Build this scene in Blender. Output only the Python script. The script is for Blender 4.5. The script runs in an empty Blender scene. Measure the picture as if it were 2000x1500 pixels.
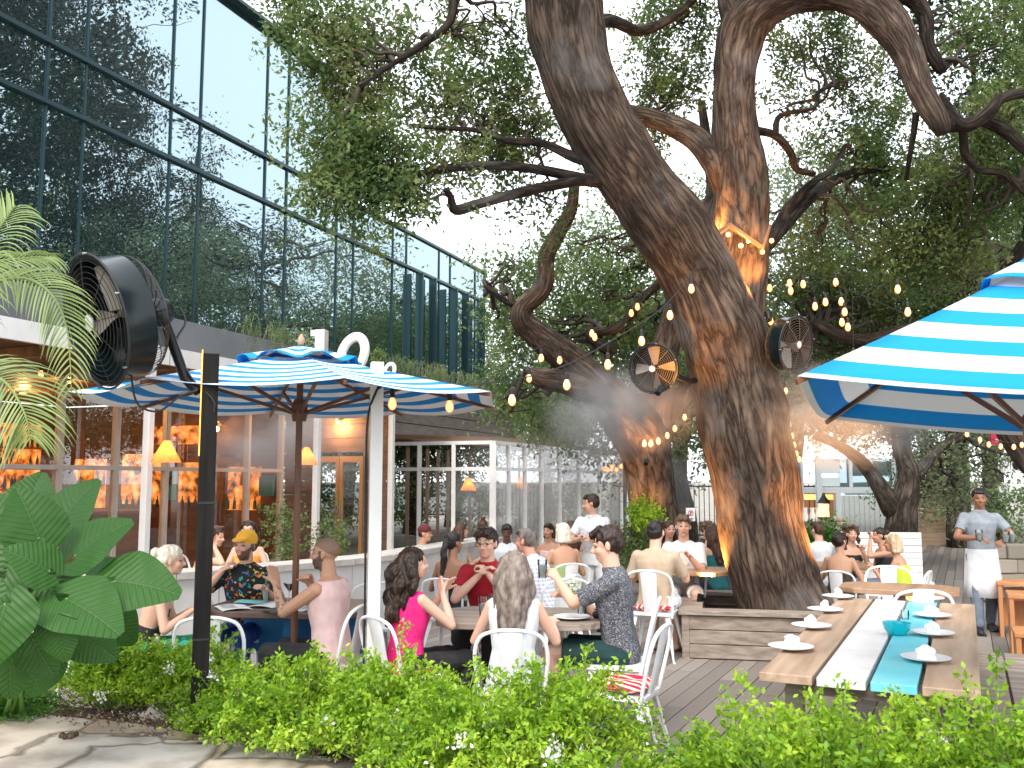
import bpy, math, random
import numpy as np
from mathutils import Vector, Matrix, Quaternion, noise
S = bpy.context.scene
C = S.collection
R = math.radians
rnd = random.Random(7)
# ---------------------------------------------------------------- camera
CAMZ = 1.72; F = 1800.0; PITCH = math.atan(188/1800)
cd = bpy.data.cameras.new("camera"); cam = bpy.data.objects.new("camera", cd); C.objects.link(cam)
cam.location = (0, 0, CAMZ); cam.rotation_euler = (math.pi/2+PITCH, 0, 0)
cd.sensor_width = 36; cd.lens = 36*F/2000; cd.clip_end = 3000; cd.clip_start = .05
cd.dof.use_dof = True; cd.dof.focus_distance = 7.6; cd.dof.aperture_fstop = 5.6
S.camera = cam
# ---------------------------------------------------------------- world, sun, exposure
SUN_EL, SUN_AZ = 48, 200
w = bpy.data.worlds.new("World"); S.world = w; w.use_nodes = True
nt = w.node_tree; bg = nt.nodes['Background']
sky = nt.nodes.new('ShaderNodeTexSky'); sky.sky_type = 'NISHITA'; sky.sun_disc = False
sky.sun_elevation = R(SUN_EL); sky.sun_rotation = R(SUN_AZ); sky.dust_density = 4; sky.air_density = 1.2
hs = nt.nodes.new('ShaderNodeMix'); hs.data_type = 'RGBA'; hs.inputs[0].default_value = .72
hs.inputs[7].default_value = (13, 13.4, 14, 1)        # thin bright overcast veil over the blue
nt.links.new(sky.outputs[0], hs.inputs[6]); nt.links.new(hs.outputs[2], bg.inputs[0]); bg.inputs[1].default_value = .15
sl = bpy.data.lights.new("sun", 'SUN'); sl.energy = 1.7; sl.angle = R(24); sl.color = (1, .93, .84)
so = bpy.data.objects.new("sun", sl); C.objects.link(so)
so.rotation_euler = Vector((math.sin(R(SUN_AZ))*math.cos(R(SUN_EL)), math.cos(R(SUN_AZ))*math.cos(R(SUN_EL)), math.sin(R(SUN_EL)))).to_track_quat('Z', 'Y').to_euler()
S.view_settings.view_transform = 'Standard'; S.view_settings.look = 'None'; S.view_settings.exposure = 0.63
S.view_settings.gamma = 1

# ---------------------------------------------------------------- helpers
def P(px, py, Y):
    u = (px-1000)/F; v = (750-py)/F
    dy = math.cos(PITCH)-v*math.sin(PITCH); dz = math.sin(PITCH)+v*math.cos(PITCH)
    t = Y/dy
    return Vector((u*t, Y, CAMZ+dz*t))
def PZ(px, py, z):
    u = (px-1000)/F; v = (750-py)/F
    dy = math.cos(PITCH)-v*math.sin(PITCH); dz = math.sin(PITCH)+v*math.cos(PITCH)
    t = (z-CAMZ)/dz
    return Vector((u*t, dy*t, z))
def tag(o, label=None, cat=None, group=None, kind=None):
    if label: o['label'] = label
    if cat: o['category'] = cat
    if group: o['group'] = group
    if kind: o['kind'] = kind
    return o
def thing(name, label, cat, loc=(0, 0, 0), rz=0, group=None):
    o = bpy.data.objects.new(name, None); C.objects.link(o); o.empty_display_size = .1
    o.location = loc; o.rotation_euler = (0, 0, rz)
    return tag(o, label, cat, group)
def copy_tree(o, parent=None):
    c = o.copy(); C.objects.link(c)
    if parent: c.parent = parent
    for ch in [x for x in C.objects if x.parent == o]: copy_tree(ch, c)
    return c
class MB:
    def __init__(s): s.v = []; s.f = []; s.m = []; s.uv = []; s.hasuv = False
    def add(s, vs, fs, m=0, uvs=None):
        n = len(s.v); s.v += [tuple(a) for a in vs]
        for i, f in enumerate(fs):
            s.f.append(tuple(n+j for j in f)); s.m.append(m)
            if uvs is not None: s.uv += uvs[i]; s.hasuv = True
            else: s.uv += [(0, 0)]*len(f)
        return s
    def box(s, c, d, rot=None, m=0, taper=1.0):
        x, y, z = d[0]/2, d[1]/2, d[2]/2; c = Vector(c)
        vs = [Vector((a*x*(taper if e < 0 else 1), b*y*(taper if e < 0 else 1), e*z)) for e in (-1, 1) for a, b in ((-1, -1), (1, -1), (1, 1), (-1, 1))]
        if rot is not None:
            M = rot if isinstance(rot, Matrix) else Matrix.Rotation(rot, 3, 'Z')
            vs = [M @ q for q in vs]
        return s.add([q+c for q in vs], [(0, 3, 2, 1), (4, 5, 6, 7), (0, 1, 5, 4), (1, 2, 6, 5), (2, 3, 7, 6), (3, 0, 4, 7)], m)
    def beam(s, a, b, w, h, m=0):
        a = Vector(a); b = Vector(b); d = b-a; q = d.to_track_quat('Y', 'Z').to_matrix()
        return s.box((a+b)/2, (w, d.length, h), q, m)
    def tube(s, pts, rad, n=8, m=0, cap=True, uv=False, wob=0, closed=False, flat=1.0, up=None):
        pts = [Vector(p) for p in pts]; k = len(pts)
        if not hasattr(rad, '__len__'): rad = [rad]*k
        T = []
        for i in range(k):
            a = pts[(i-1) % k] if closed else pts[max(i-1, 0)]; b = pts[(i+1) % k] if closed else pts[min(i+1, k-1)]
            d = (b-a); T.append(d.normalized() if d.length > 1e-9 else Vector((0, 0, 1)))
        ref = Vector(up) if up is not None else (Vector((0, 1, 0)) if abs(T[0].y) < .9 else Vector((1, 0, 0)))
        vs = []; L = 0; Ls = []
        u = (ref-T[0]*ref.dot(T[0])).normalized()
        for i in range(k):
            u = (u-T[i]*u.dot(T[i])).normalized(); w_ = T[i].cross(u)
            if i: L += (pts[i]-pts[i-1]).length
            Ls.append(L)
            for j in range(n):
                a = 2*math.pi*j/n; r = rad[i]
                q = pts[i]+(u*math.cos(a)+w_*math.sin(a)*flat)*r
                if wob:
                    nn = noise.noise(q*1.7)*.9+noise.noise(q*5)*.5
                    q = q+(q-pts[i]).normalized()*nn*wob*r
                vs.append(q)
        fs = []; uvs = []
        for i in range(k if closed else k-1):
            for j in range(n):
                a = i*n+j; b = i*n+(j+1) % n; i2 = (i+1) % k
                fs.append((a, b, i2*n+(j+1) % n, i2*n+j))
                c = 2*math.pi*sum(rad)/k if k > 3 else 2*math.pi*rad[0]
                u0, u1 = j/n*c, (j+1)/n*c; v0 = Ls[i]; v1 = Ls[i+1] if i+1 < k else L+.01
                uvs.append([(u0, v0), (u1, v0), (u1, v1), (u0, v1)])
        if cap and not closed:
            fs.append(tuple(range(n-1, -1, -1))); uvs.append([(0, 0)]*n)
            fs.append(tuple((k-1)*n+j for j in range(n))); uvs.append([(0, 0)]*n)
        return s.add(vs, fs, m, uvs if uv else None)
    def lathe(s, prof, n=24, M=None, m=0, ang=2*math.pi):
        M = M or Matrix(); vs = []
        for r, z in prof:
            for j in range(n): a = ang*j/n; vs.append(M @ Vector((r*math.cos(a), r*math.sin(a), z)))
        fs = [(i*n+j, i*n+(j+1) % n, (i+1)*n+(j+1) % n, (i+1)*n+j) for i in range(len(prof)-1) for j in range(n)]
        if prof[0][0] > 1e-5: fs.append(tuple(range(n-1, -1, -1)))
        if prof[-1][0] > 1e-5: fs.append(tuple((len(prof)-1)*n+j for j in range(n)))
        return s.add(vs, fs, m)
    def ell(s, c, r, n=12, M=None, m=0, k=8):
        c = Vector(c); r = (r,)*3 if not hasattr(r, '__len__') else r
        vs = []; M = M or Matrix.Identity(3)
        for i in range(k+1):
            t = math.pi*i/k
            for j in range(n):
                a = 2*math.pi*j/n
                vs.append(c+M @ Vector((r[0]*math.sin(t)*math.cos(a), r[1]*math.sin(t)*math.sin(a), -r[2]*math.cos(t))))
        fs = [(i*n+j, i*n+(j+1) % n, (i+1)*n+(j+1) % n, (i+1)*n+j) for i in range(k) for j in range(n)]
        return s.add(vs, fs, m)
    def cap(s, a, b, ra, rb, n=10, m=0):
        a = Vector(a); b = Vector(b); d = b-a; L = max(d.length, 1e-6); d = d/L
        pts = []; rs = []
        for t in (0.02, .3, .6, .85): pts.append(a-d*ra*math.cos(t*math.pi/2)); rs.append(ra*math.sin(t*math.pi/2))
        pts += [a, b]; rs += [ra, rb]
        for t in (.85, .6, .3, .02): pts.append(b+d*rb*math.cos(t*math.pi/2)); rs.append(rb*math.sin(t*math.pi/2))
        return s.tube(pts, rs, n, m)
    def mesh(s, name, mats, smooth=True):
        me = bpy.data.meshes.new(name)
        me.from_pydata(s.v, [], s.f)
        for q in (mats if isinstance(mats, (list, tuple)) else [mats]): me.materials.append(q)
        me.polygons.foreach_set('material_index', s.m)
        if s.hasuv:
            l = me.uv_layers.new(name='UVMap'); l.data.foreach_set('uv', np.array(s.uv, dtype=np.float32).ravel())
        me.polygons.foreach_set('use_smooth', [smooth]*len(s.f)); me.update()
        return me
    def build(s, name, mats, parent=None, smooth=False, world=False, bevel=0, auto=True):
        if world and parent is not None:
            L = parent.location; rz = Matrix.Rotation(-parent.rotation_euler.z, 3, 'Z')
            s.v = [tuple(rz @ (Vector(q)-L)) for q in s.v]
        me = s.mesh(name, mats, smooth)
        if smooth and auto: me.set_sharp_from_angle(angle=R(40))
        o = bpy.data.objects.new(name, me); C.objects.link(o)
        if parent: o.parent = parent
        if bevel:
            b = o.modifiers.new('bevel', 'BEVEL'); b.width = bevel; b.segments = 2; b.limit_method = 'ANGLE'
        return o
def crom(pts, k=6):
    """Catmull-Rom through tuples of any length"""
    A = [np.array(p, float) for p in pts]; A = [2*A[0]-A[1]]+A+[2*A[-1]-A[-2]]; out = []
    for i in range(1, len(A)-2):
        for j in range(k):
            t = j/k
            out.append(.5*((2*A[i])+(-A[i-1]+A[i+1])*t+(2*A[i-1]-5*A[i]+4*A[i+1]-A[i+2])*t*t+(-A[i-1]+3*A[i]-3*A[i+1]+A[i+2])*t**3))
    out.append(A[-2]); return out

# ---------------------------------------------------------------- materials
MATS = {}
def mat(n, c, r=.6, m=0, c2=None, sc=8, bump=0, bsc=None, st=(1, 1, 1), emit=None, es=0, trans=0, island=False, spec=.5, det=5, lo=.35, hi=.65, uv=False, fac=1, coat=0):
    if n in MATS: return MATS[n]
    a = bpy.data.materials.new(n); a.use_nodes = True; t = a.node_tree; N = t.nodes; L = t.links
    p = N['Principled BSDF']; p.inputs['Base Color'].default_value = (*c, 1); p.inputs['Roughness'].default_value = r
    p.inputs['Metallic'].default_value = m; p.inputs['Specular IOR Level'].default_value = spec
    if coat: p.inputs['Coat Weight'].default_value = coat; p.inputs['Coat Roughness'].default_value = .08
    if emit: p.inputs['Emission Color'].default_value = (*emit, 1); p.inputs['Emission Strength'].default_value = es
    a.diffuse_color = (*c, 1)
    tc = N.new('ShaderNodeTexCoord'); mp = N.new('ShaderNodeMapping'); mp.inputs['Scale'].default_value = st
    L.new(tc.outputs['UV' if uv else 'Object'], mp.inputs['Vector'])
    col = None
    if c2:
        rp = N.new('ShaderNodeValToRGB'); rp.color_ramp.elements[0].color = (*c, 1); rp.color_ramp.elements[1].color = (*c2, 1)
        if island:
            g = N.new('ShaderNodeNewGeometry'); L.new(g.outputs['Random Per Island'], rp.inputs[0])
        else:
            nz = N.new('ShaderNodeTexNoise'); nz.inputs['Scale'].default_value = sc; nz.inputs['Detail'].default_value = det
            L.new(mp.outputs[0], nz.inputs['Vector']); L.new(nz.outputs[0], rp.inputs[0])
            rp.color_ramp.elements[0].position = lo; rp.color_ramp.elements[1].position = hi
        L.new(rp.outputs[0], p.inputs['Base Color']); col = rp
    if bump:
        nb = N.new('ShaderNodeTexNoise'); nb.inputs['Scale'].default_value = bsc or sc*3; nb.inputs['Detail'].default_value = 6
        L.new(mp.outputs[0], nb.inputs['Vector']); bp = N.new('ShaderNodeBump'); bp.inputs['Strength'].default_value = bump
        bp.inputs['Distance'].default_value = .01; L.new(nb.outputs[0], bp.inputs['Height']); L.new(bp.outputs[0], p.inputs['Normal'])
    if trans:
        tr = N.new('ShaderNodeBsdfTranslucent'); mx = N.new('ShaderNodeMixShader'); mx.inputs[0].default_value = trans
        if col: L.new(col.outputs[0], tr.inputs[0])
        else: tr.inputs[0].default_value = (*c, 1)
        L.new(p.outputs[0], mx.inputs[1]); L.new(tr.outputs[0], mx.inputs[2]); L.new(mx.outputs[0], N['Material Output'].inputs[0])
    MATS[n] = a; return a
def nodes(a): return a.node_tree.nodes, a.node_tree.links, a.node_tree.nodes['Principled BSDF']
def lib_bark(name, ca, cb, su=11, sv=2.6):
    a = mat(name, ca, .9, spec=.2); N, L, p = nodes(a)
    tc = N.new('ShaderNodeTexCoord'); mp = N.new('ShaderNodeMapping'); mp.inputs['Scale'].default_value = (su, sv, 1)
    L.new(tc.outputs['UV'], mp.inputs[0])
    nz = N.new('ShaderNodeTexNoise'); nz.inputs['Scale'].default_value = 1.1; nz.inputs['Detail'].default_value = 4
    L.new(mp.outputs[0], nz.inputs['Vector'])
    ad = N.new('ShaderNodeMixRGB'); ad.blend_type = 'LINEAR_LIGHT'; ad.inputs[0].default_value = .55
    L.new(mp.outputs[0], ad.inputs[1]); L.new(nz.outputs['Color'], ad.inputs[2])
    rn = N.new('ShaderNodeTexNoise'); rn.inputs['Scale'].default_value = 1; rn.inputs['Detail'].default_value = 7; rn.inputs['Roughness'].default_value = .58; rn.inputs['Distortion'].default_value = .35
    L.new(mp.outputs[0], rn.inputs['Vector']); rs_ = N.new('ShaderNodeMath'); rs_.operation = 'SUBTRACT'; rs_.inputs[1].default_value = .5; L.new(rn.outputs[0], rs_.inputs[0])
    ra_ = N.new('ShaderNodeMath'); ra_.operation = 'ABSOLUTE'; L.new(rs_.outputs[0], ra_.inputs[0]); vo = N.new('ShaderNodeMath'); vo.operation = 'MULTIPLY'; vo.inputs[1].default_value = 2.2; L.new(ra_.outputs[0], vo.inputs[0])
    r1 = N.new('ShaderNodeValToRGB'); r1.color_ramp.elements[0].color = (*[q*.3 for q in ca], 1); r1.color_ramp.elements[1].color = (*cb, 1)
    r1.color_ramp.elements[1].position = .42; e = r1.color_ramp.elements.new(.12); e.color = (*ca, 1)
    L.new(vo.outputs[0], r1.inputs[0])
    n2 = N.new('ShaderNodeTexNoise'); n2.inputs['Scale'].default_value = 3; n2.inputs['Detail'].default_value = 8; L.new(tc.outputs['Object'], n2.inputs['Vector'])
    mx = N.new('ShaderNodeMixRGB'); mx.blend_type = 'MULTIPLY'; mx.inputs[0].default_value = .75
    r2 = N.new('ShaderNodeValToRGB'); r2.color_ramp.elements[0].position = .3; r2.color_ramp.elements[1].position = .62
    r2.color_ramp.elements[0].color = (.35, .33, .32, 1); r2.color_ramp.elements[1].color = (1.25, 1.2, 1.15, 1)
    L.new(n2.outputs[0], r2.inputs[0]); L.new(r1.outputs[0], mx.inputs[1]); L.new(r2.outputs[0], mx.inputs[2]); L.new(mx.outputs[0], p.inputs['Base Color'])
    b = N.new('ShaderNodeBump'); b.inputs['Strength'].default_value = 1; b.inputs['Distance'].default_value = .03
    mm = N.new('ShaderNodeMath'); mm.operation = 'MINIMUM'; mm.inputs[1].default_value = .3; L.new(vo.outputs[0], mm.inputs[0])
    ma = N.new('ShaderNodeMath'); ma.operation = 'MULTIPLY_ADD'; ma.inputs[1].default_value = .12; L.new(n2.outputs[0], ma.inputs[0]); L.new(mm.outputs[0], ma.inputs[2])
    n3 = N.new('ShaderNodeTexNoise'); n3.inputs['Scale'].default_value = 1.4; n3.inputs['Detail'].default_value = 5; L.new(tc.outputs['Object'], n3.inputs['Vector'])
    r3 = N.new('ShaderNodeValToRGB'); r3.color_ramp.elements[0].position = .55; r3.color_ramp.elements[1].position = .66; r3.color_ramp.elements[0].color = (0, 0, 0, 1); r3.color_ramp.elements[1].color = (.3, .3, .3, 1); L.new(n3.outputs[0], r3.inputs[0])
    m4 = N.new('ShaderNodeMixRGB'); m4.inputs[2].default_value = (*[q*1.15+.02 for q in cb[:1]*3], 1); L.new(r3.outputs[0], m4.inputs[0]); L.new(mx.outputs[0], m4.inputs[1]); L.new(m4.outputs[0], p.inputs['Base Color'])
    mp2 = N.new('ShaderNodeMapping'); mp2.inputs['Scale'].default_value = (su*.3, sv*.25, 1); L.new(tc.outputs['UV'], mp2.inputs[0]); n4 = N.new('ShaderNodeTexNoise'); n4.inputs['Scale'].default_value = 1; n4.inputs['Detail'].default_value = 6; L.new(mp2.outputs[0], n4.inputs['Vector'])
    m5 = N.new('ShaderNodeMath'); m5.operation = 'MULTIPLY_ADD'; m5.inputs[1].default_value = 1.3; L.new(n4.outputs[0], m5.inputs[0]); L.new(ma.outputs[0], m5.inputs[2])
    L.new(m5.outputs[0], b.inputs['Height']); L.new(b.outputs[0], p.inputs['Normal'])
    return a
bark = lib_bark('oak_bark', (.075, .053, .04), (.155, .116, .088), 13, 1.9)
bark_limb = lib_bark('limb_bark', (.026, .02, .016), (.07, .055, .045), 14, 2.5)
bark2 = lib_bark('far_bark', (.07, .055, .045), (.15, .125, .1), 11, 1.8)
def lib_leaf(name, cs, tr=.35, rough=.55, lit=.0):
    a = mat(name, cs[0], rough, trans=tr, spec=.35); N, L, p = nodes(a)
    g = N.new('ShaderNodeNewGeometry'); rp = N.new('ShaderNodeValToRGB'); E = rp.color_ramp.elements
    E[0].color = (*cs[0], 1); E[1].color = (*cs[-1], 1)
    for i, q in enumerate(cs[1:-1]): e = E.new((i+1)/(len(cs)-1)); e.color = (*q, 1)
    tc = N.new('ShaderNodeTexCoord'); nz = N.new('ShaderNodeTexNoise'); nz.inputs['Scale'].default_value = 1.3; nz.inputs['Detail'].default_value = 2
    L.new(tc.outputs['Object'], nz.inputs['Vector'])
    m1 = N.new('ShaderNodeMath'); m1.operation = 'MULTIPLY_ADD'; m1.inputs[1].default_value = .55; L.new(g.outputs['Random Per Island'], m1.inputs[0])
    m2 = N.new('ShaderNodeMath'); m2.operation = 'MULTIPLY_ADD'; m2.inputs[1].default_value = 1.5; m2.inputs[2].default_value = -.5
    L.new(nz.outputs[0], m2.inputs[0]); L.new(m2.outputs[0], m1.inputs[2]); L.new(m1.outputs[0], rp.inputs[0])
    L.new(rp.outputs[0], p.inputs['Base Color'])
    for q in N:
        if q.type == 'BSDF_TRANSLUCENT': L.new(rp.outputs[0], q.inputs[0])
    return a
leaf_oak = lib_leaf('oak_leaf', [(.045, .09, .03), (.09, .16, .045), (.17, .23, .07), (.26, .26, .11)], .48)
leaf_silhouette = lib_leaf('silhouette_leaf', [(.008, .022, .012), (.018, .04, .018), (.035, .065, .025)], .12)  # darkened leaf copy: paints backlit silhouettes into the facade reflections
leaf_mid = lib_leaf('live_oak_leaf', [(.06, .12, .05), (.12, .2, .07), (.2, .29, .1), (.3, .35, .16)], .48)
leaf_hazed = lib_leaf('hazed_leaf', [(.14, .2, .1), (.22, .29, .15), (.32, .38, .22)], .5)  # lightened leaf copy: haze over the far crowns painted into their colour
leaf_hedge = lib_leaf('shrub_leaf', [(.06, .17, .015), (.18, .36, .02), (.36, .54, .035), (.52, .66, .08)], .4, .4)
leaf_dark = lib_leaf('groundcover_leaf', [(.02, .09, .012), (.05, .2, .02), (.11, .32, .04)], .35, .5)
leaf_palm = lib_leaf('palm_leaflet', [(.13, .2, .06), (.25, .34, .11), (.42, .5, .2)], .35, .4)
white_paint = mat('white_paint', (.82, .82, .80), .35, c2=(.7, .69, .66), sc=3, lo=.3, hi=.9, bump=.05)
white_metal = mat('white_enamel', (.84, .85, .86), .28, c2=(.74, .75, .76), sc=5, lo=.45, hi=.8)
black_metal = mat('black_metal', (.008, .009, .01), .35, spec=.25)
bark_twig = mat('twig_bark', (.028, .02, .015), .9, c2=(.06, .045, .035), sc=5)
black_rough = mat('black_rubber', (.015, .015, .016), .6)
wood_dark = mat('dark_wood', (.12, .045, .022), .45, c2=(.2, .085, .04), sc=5, st=(1, 1, .15), bump=.1)
wood_mid = mat('table_wood', (.3, .17, .095), .5, c2=(.45, .29, .18), sc=6, st=(1, .15, 1), bump=.2)
wood_grey = mat('weathered_wood', (.2, .155, .12), .8, c2=(.36, .3, .25), sc=4, st=(.4, 6, 6), bump=.3)
wood_soffit = mat('soffit_wood', (.16, .075, .035), .5, c2=(.27, .14, .07), sc=3, st=(1, 8, 1))
cream_paint = mat('cream_frame', (.72, .67, .62), .45, c2=(.62, .57, .52), sc=4)
plaster = mat('white_plaster', (.72, .71, .69), .8, c2=(.6, .59, .57), sc=3, bump=.1)
stone_cap = mat('stone_cap', (.42, .4, .37), .8, c2=(.55, .52, .48), sc=6, bump=.2)
grey_metal = mat('grey_panel', (.1, .105, .115), .5, c2=(.14, .145, .155), sc=1.2, bump=.03)
siding_mat = mat('brown_siding', (.075, .062, .055), .6, c2=(.125, .1, .085), sc=3, st=(1, 1, 6), bump=.1)
teal_mull = mat('teal_mullion', (.03, .065, .075), .35, m=.5)
def lib_bulb(name, es):
    a = mat(name, (1, .6, .3), .3, emit=(1, .5, .16), es=es); N, L, p = nodes(a); lw = N.new('ShaderNodeLayerWeight'); lw.inputs[0].default_value = .5
    rp = N.new('ShaderNodeValToRGB'); rp.color_ramp.elements[0].color = (1, .5, .17, 1); rp.color_ramp.elements[0].position = .1; rp.color_ramp.elements[1].color = (.9, .17, .012, 1); rp.color_ramp.elements[1].position = .6
    L.new(lw.outputs['Facing'], rp.inputs[0]); L.new(rp.outputs[0], p.inputs['Emission Color']); return a
bulb_mat = lib_bulb('bulb_glow', 1.6); bulb_far = lib_bulb('bulb_glow_far', 1.8)
steel = mat('steel', (.5, .5, .5), .3, m=1)
rattan = mat('rattan', (.75, .42, .14), .7, c2=(.55, .27, .07), sc=20, st=(1, 1, 5), trans=.55)
fabric_blue = mat('blue_panel', (.02, .2, .5), .5, c2=(.03, .25, .58), sc=3)
def lib_glass(name, tint, refl, ref=(1, 1, 1)):
    a = bpy.data.materials.new(name); a.use_nodes = True; N = a.node_tree.nodes; L = a.node_tree.links
    N.remove(N['Principled BSDF'])
    tr = N.new('ShaderNodeBsdfTransparent'); tr.inputs[0].default_value = (*tint, 1)
    gl = N.new('ShaderNodeBsdfGlossy'); gl.inputs[0].default_value = (*ref, 1); gl.inputs['Roughness'].default_value = .01
    fr = N.new('ShaderNodeFresnel'); fr.inputs[0].default_value = 1.5
    ma = N.new('ShaderNodeMath'); ma.operation = 'ADD'; ma.inputs[1].default_value = refl; ma.use_clamp = True
    mx = N.new('ShaderNodeMixShader'); L.new(fr.outputs[0], ma.inputs[0]); L.new(ma.outputs[0], mx.inputs[0])
    L.new(tr.outputs[0], mx.inputs[1]); L.new(gl.outputs[0], mx.inputs[2]); L.new(mx.outputs[0], N['Material Output'].inputs[0])
    a.diffuse_color = (*tint, 1); MATS[name] = a; return a
pane_glass = lib_glass('window_glass', (.9, .93, .93), .12)
clear_glass = lib_glass('clear_glass', (.95, .97, .97), .06)
def facade_glass():
    a = bpy.data.materials.new('teal_glass'); a.use_nodes = True; N = a.node_tree.nodes; L = a.node_tree.links; p = N['Principled BSDF']
    p.inputs['Base Color'].default_value = (.005, .018, .022, 1); p.inputs['Roughness'].default_value = .3
    gl = N.new('ShaderNodeBsdfGlossy'); gl.inputs[0].default_value = (.56, .72, .76, 1); gl.inputs['Roughness'].default_value = .004
    tc = N.new('ShaderNodeTexCoord'); nz = N.new('ShaderNodeTexNoise'); nz.inputs['Scale'].default_value = .5; nz.inputs['Detail'].default_value = 1
    L.new(tc.outputs['Object'], nz.inputs['Vector']); b = N.new('ShaderNodeBump'); b.inputs['Strength'].default_value = .16; b.inputs['Distance'].default_value = .12
    L.new(nz.outputs[0], b.inputs['Height']); L.new(b.outputs[0], gl.inputs['Normal'])
    mx = N.new('ShaderNodeMixShader'); mx.inputs[0].default_value = .52
    L.new(p.outputs[0], mx.inputs[1]); L.new(gl.outputs[0], mx.inputs[2]); L.new(mx.outputs[0], N['Material Output'].inputs[0])
    return a
teal_glass = facade_glass()
def stripe_mat(name, n, ca, cb, tr=.35):
    a = mat(name, ca, .75, trans=tr, spec=.2); N, L, p = nodes(a)
    tc = N.new('ShaderNodeTexCoord'); sx = N.new('ShaderNodeSeparateXYZ'); L.new(tc.outputs['UV'], sx.inputs[0])
    m1 = N.new('ShaderNodeMath'); m1.operation = 'MULTIPLY'; m1.inputs[1].default_value = n; L.new(sx.outputs[1], m1.inputs[0])
    m2 = N.new('ShaderNodeMath'); m2.operation = 'FRACT'; L.new(m1.outputs[0], m2.inputs[0])
    rp = N.new('ShaderNodeValToRGB'); rp.color_ramp.interpolation = 'CONSTANT'; rp.color_ramp.elements[0].color = (*ca, 1)
    rp.color_ramp.elements[1].color = (*cb, 1); rp.color_ramp.elements[1].position = .48; L.new(m2.outputs[0], rp.inputs[0])
    L.new(rp.outputs[0], p.inputs['Base Color'])
    nz = N.new('ShaderNodeTexNoise'); nz.inputs['Scale'].default_value = 5; L.new(tc.outputs['Object'], nz.inputs['Vector'])
    b = N.new('ShaderNodeBump'); b.inputs['Strength'].default_value = .25; b.inputs['Distance'].default_value = .03
    L.new(nz.outputs[0], b.inputs['Height']); L.new(b.outputs[0], p.inputs['Normal'])
    for q in N:
        if q.type == 'BSDF_TRANSLUCENT': L.new(rp.outputs[0], q.inputs[0])
    return a
# ---------------------------------------------------------------- fast leaf meshes
rng = np.random.default_rng(11)
def leaf_mesh(name, pos, size, material, flat=.0, aspect=.5, jitter=.35, axis=None):
    n = len(pos); s = size*(1+jitter*rng.uniform(-1, 1, (n, 1)))
    d = rng.normal(size=(n, 3)) if axis is None else axis+rng.normal(size=(n, 3))*.45
    d /= np.linalg.norm(d, axis=1, keepdims=True)
    nn = rng.normal(size=(n, 3)); nn[:, 2] += flat
    w_ = np.cross(d, nn); w_ /= np.linalg.norm(w_, axis=1, keepdims=True)+1e-9
    up = np.cross(w_, d)
    v = np.empty((n, 4, 3)); v[:, 0] = pos; v[:, 1] = pos+d*s*.5+w_*s*aspect*.5+up*s*.08; v[:, 2] = pos+d*s; v[:, 3] = pos+d*s*.5-w_*s*aspect*.5+up*s*.08
    me = bpy.data.meshes.new(name); me.vertices.add(n*4); me.vertices.foreach_set('co', v.astype(np.float32).ravel())
    me.loops.add(n*4); me.loops.foreach_set('vertex_index', np.arange(n*4, dtype=np.int32))
    me.polygons.add(n); me.polygons.foreach_set('loop_start', np.arange(0, n*4, 4, dtype=np.int32)); me.update(calc_edges=True)
    for q in (material if isinstance(material, list) else [material]): me.materials.append(q)
    return me
def link(me, name, parent=None):
    o = bpy.data.objects.new(name, me); C.objects.link(o)
    if parent: o.parent = parent
    return o
def twigs(blobs, per, tw_len=.55, spread=.07, mb=None, tr=.006, steps=7, droop=-.05):
    """blobs: (centre, radii, number of twigs) -> leaf positions; twigs go into mb"""
    out = []
    for c, r, n in blobs:
        c = np.array(c); r = np.array(r)
        for i in range(n):
            q = rng.normal(size=3); q /= np.linalg.norm(q); q *= rng.uniform(.15, 1)**.6
            p0 = c+q*r*.75; d = q/np.linalg.norm(q)*.6+rng.normal(size=3)*.5; d[2] += droop; d /= np.linalg.norm(d)
            L = tw_len*rng.uniform(.6, 1.3); pts = [p0]
            for k in range(steps):
                d = d+rng.normal(size=3)*.25; d /= np.linalg.norm(d); pts.append(pts[-1]+d*L/steps)
            pts = np.array(pts)
            if mb is not None and i % 2 == 0: mb.tube([pts[j] for j in (0, 2, 4, steps)], [tr, tr*.8, tr*.6, tr*.3], 3, cap=False)
            t = rng.uniform(.5, steps, per); a = t.astype(int).clip(0, steps-1); f = (t-a)[:, None]
            out.append(pts[a]*(1-f)+pts[a+1]*f+rng.normal(size=(per, 3))*spread)
    return np.concatenate(out)
MIST = 1
# ================================================================ SETTING
U = Vector((.365, .931, 0)); Nn = Vector((.931, -.365, 0)); FB = Vector((-7.2, 13, 0))
def fp(k, off, z): return FB+U*k+Nn*off+Vector((0, 0, z))
ANG_F = math.atan2(-.365, .931)      # rotation so that local X = Nn, local Y = U
RF = Matrix.Rotation(ANG_F, 3, 'Z')
def fbox(mb, k0, k1, o0, o1, z0, z1, m=0): return mb.box(fp((k0+k1)/2, (o0+o1)/2, (z0+z1)/2), (o1-o0, k1-k0, z1-z0), RF, m)
TD = Vector((.44, .898, 0)); PD = Vector((.898, -.44, 0)); ANG_T = math.atan2(-.44, .898); RT = Matrix.Rotation(ANG_T, 3, 'Z')
asph = mat('ground_soil', (.2, .18, .15), .95, c2=(.3, .28, .24), sc=1.5, bump=.2)
g = MB().add([(-400, -60, -.07), (400, -60, -.07), (400, 900, -.07), (-400, 900, -.07)], [(0, 1, 2, 3)])
tag(g.build('ground', asph), kind='structure')
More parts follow.
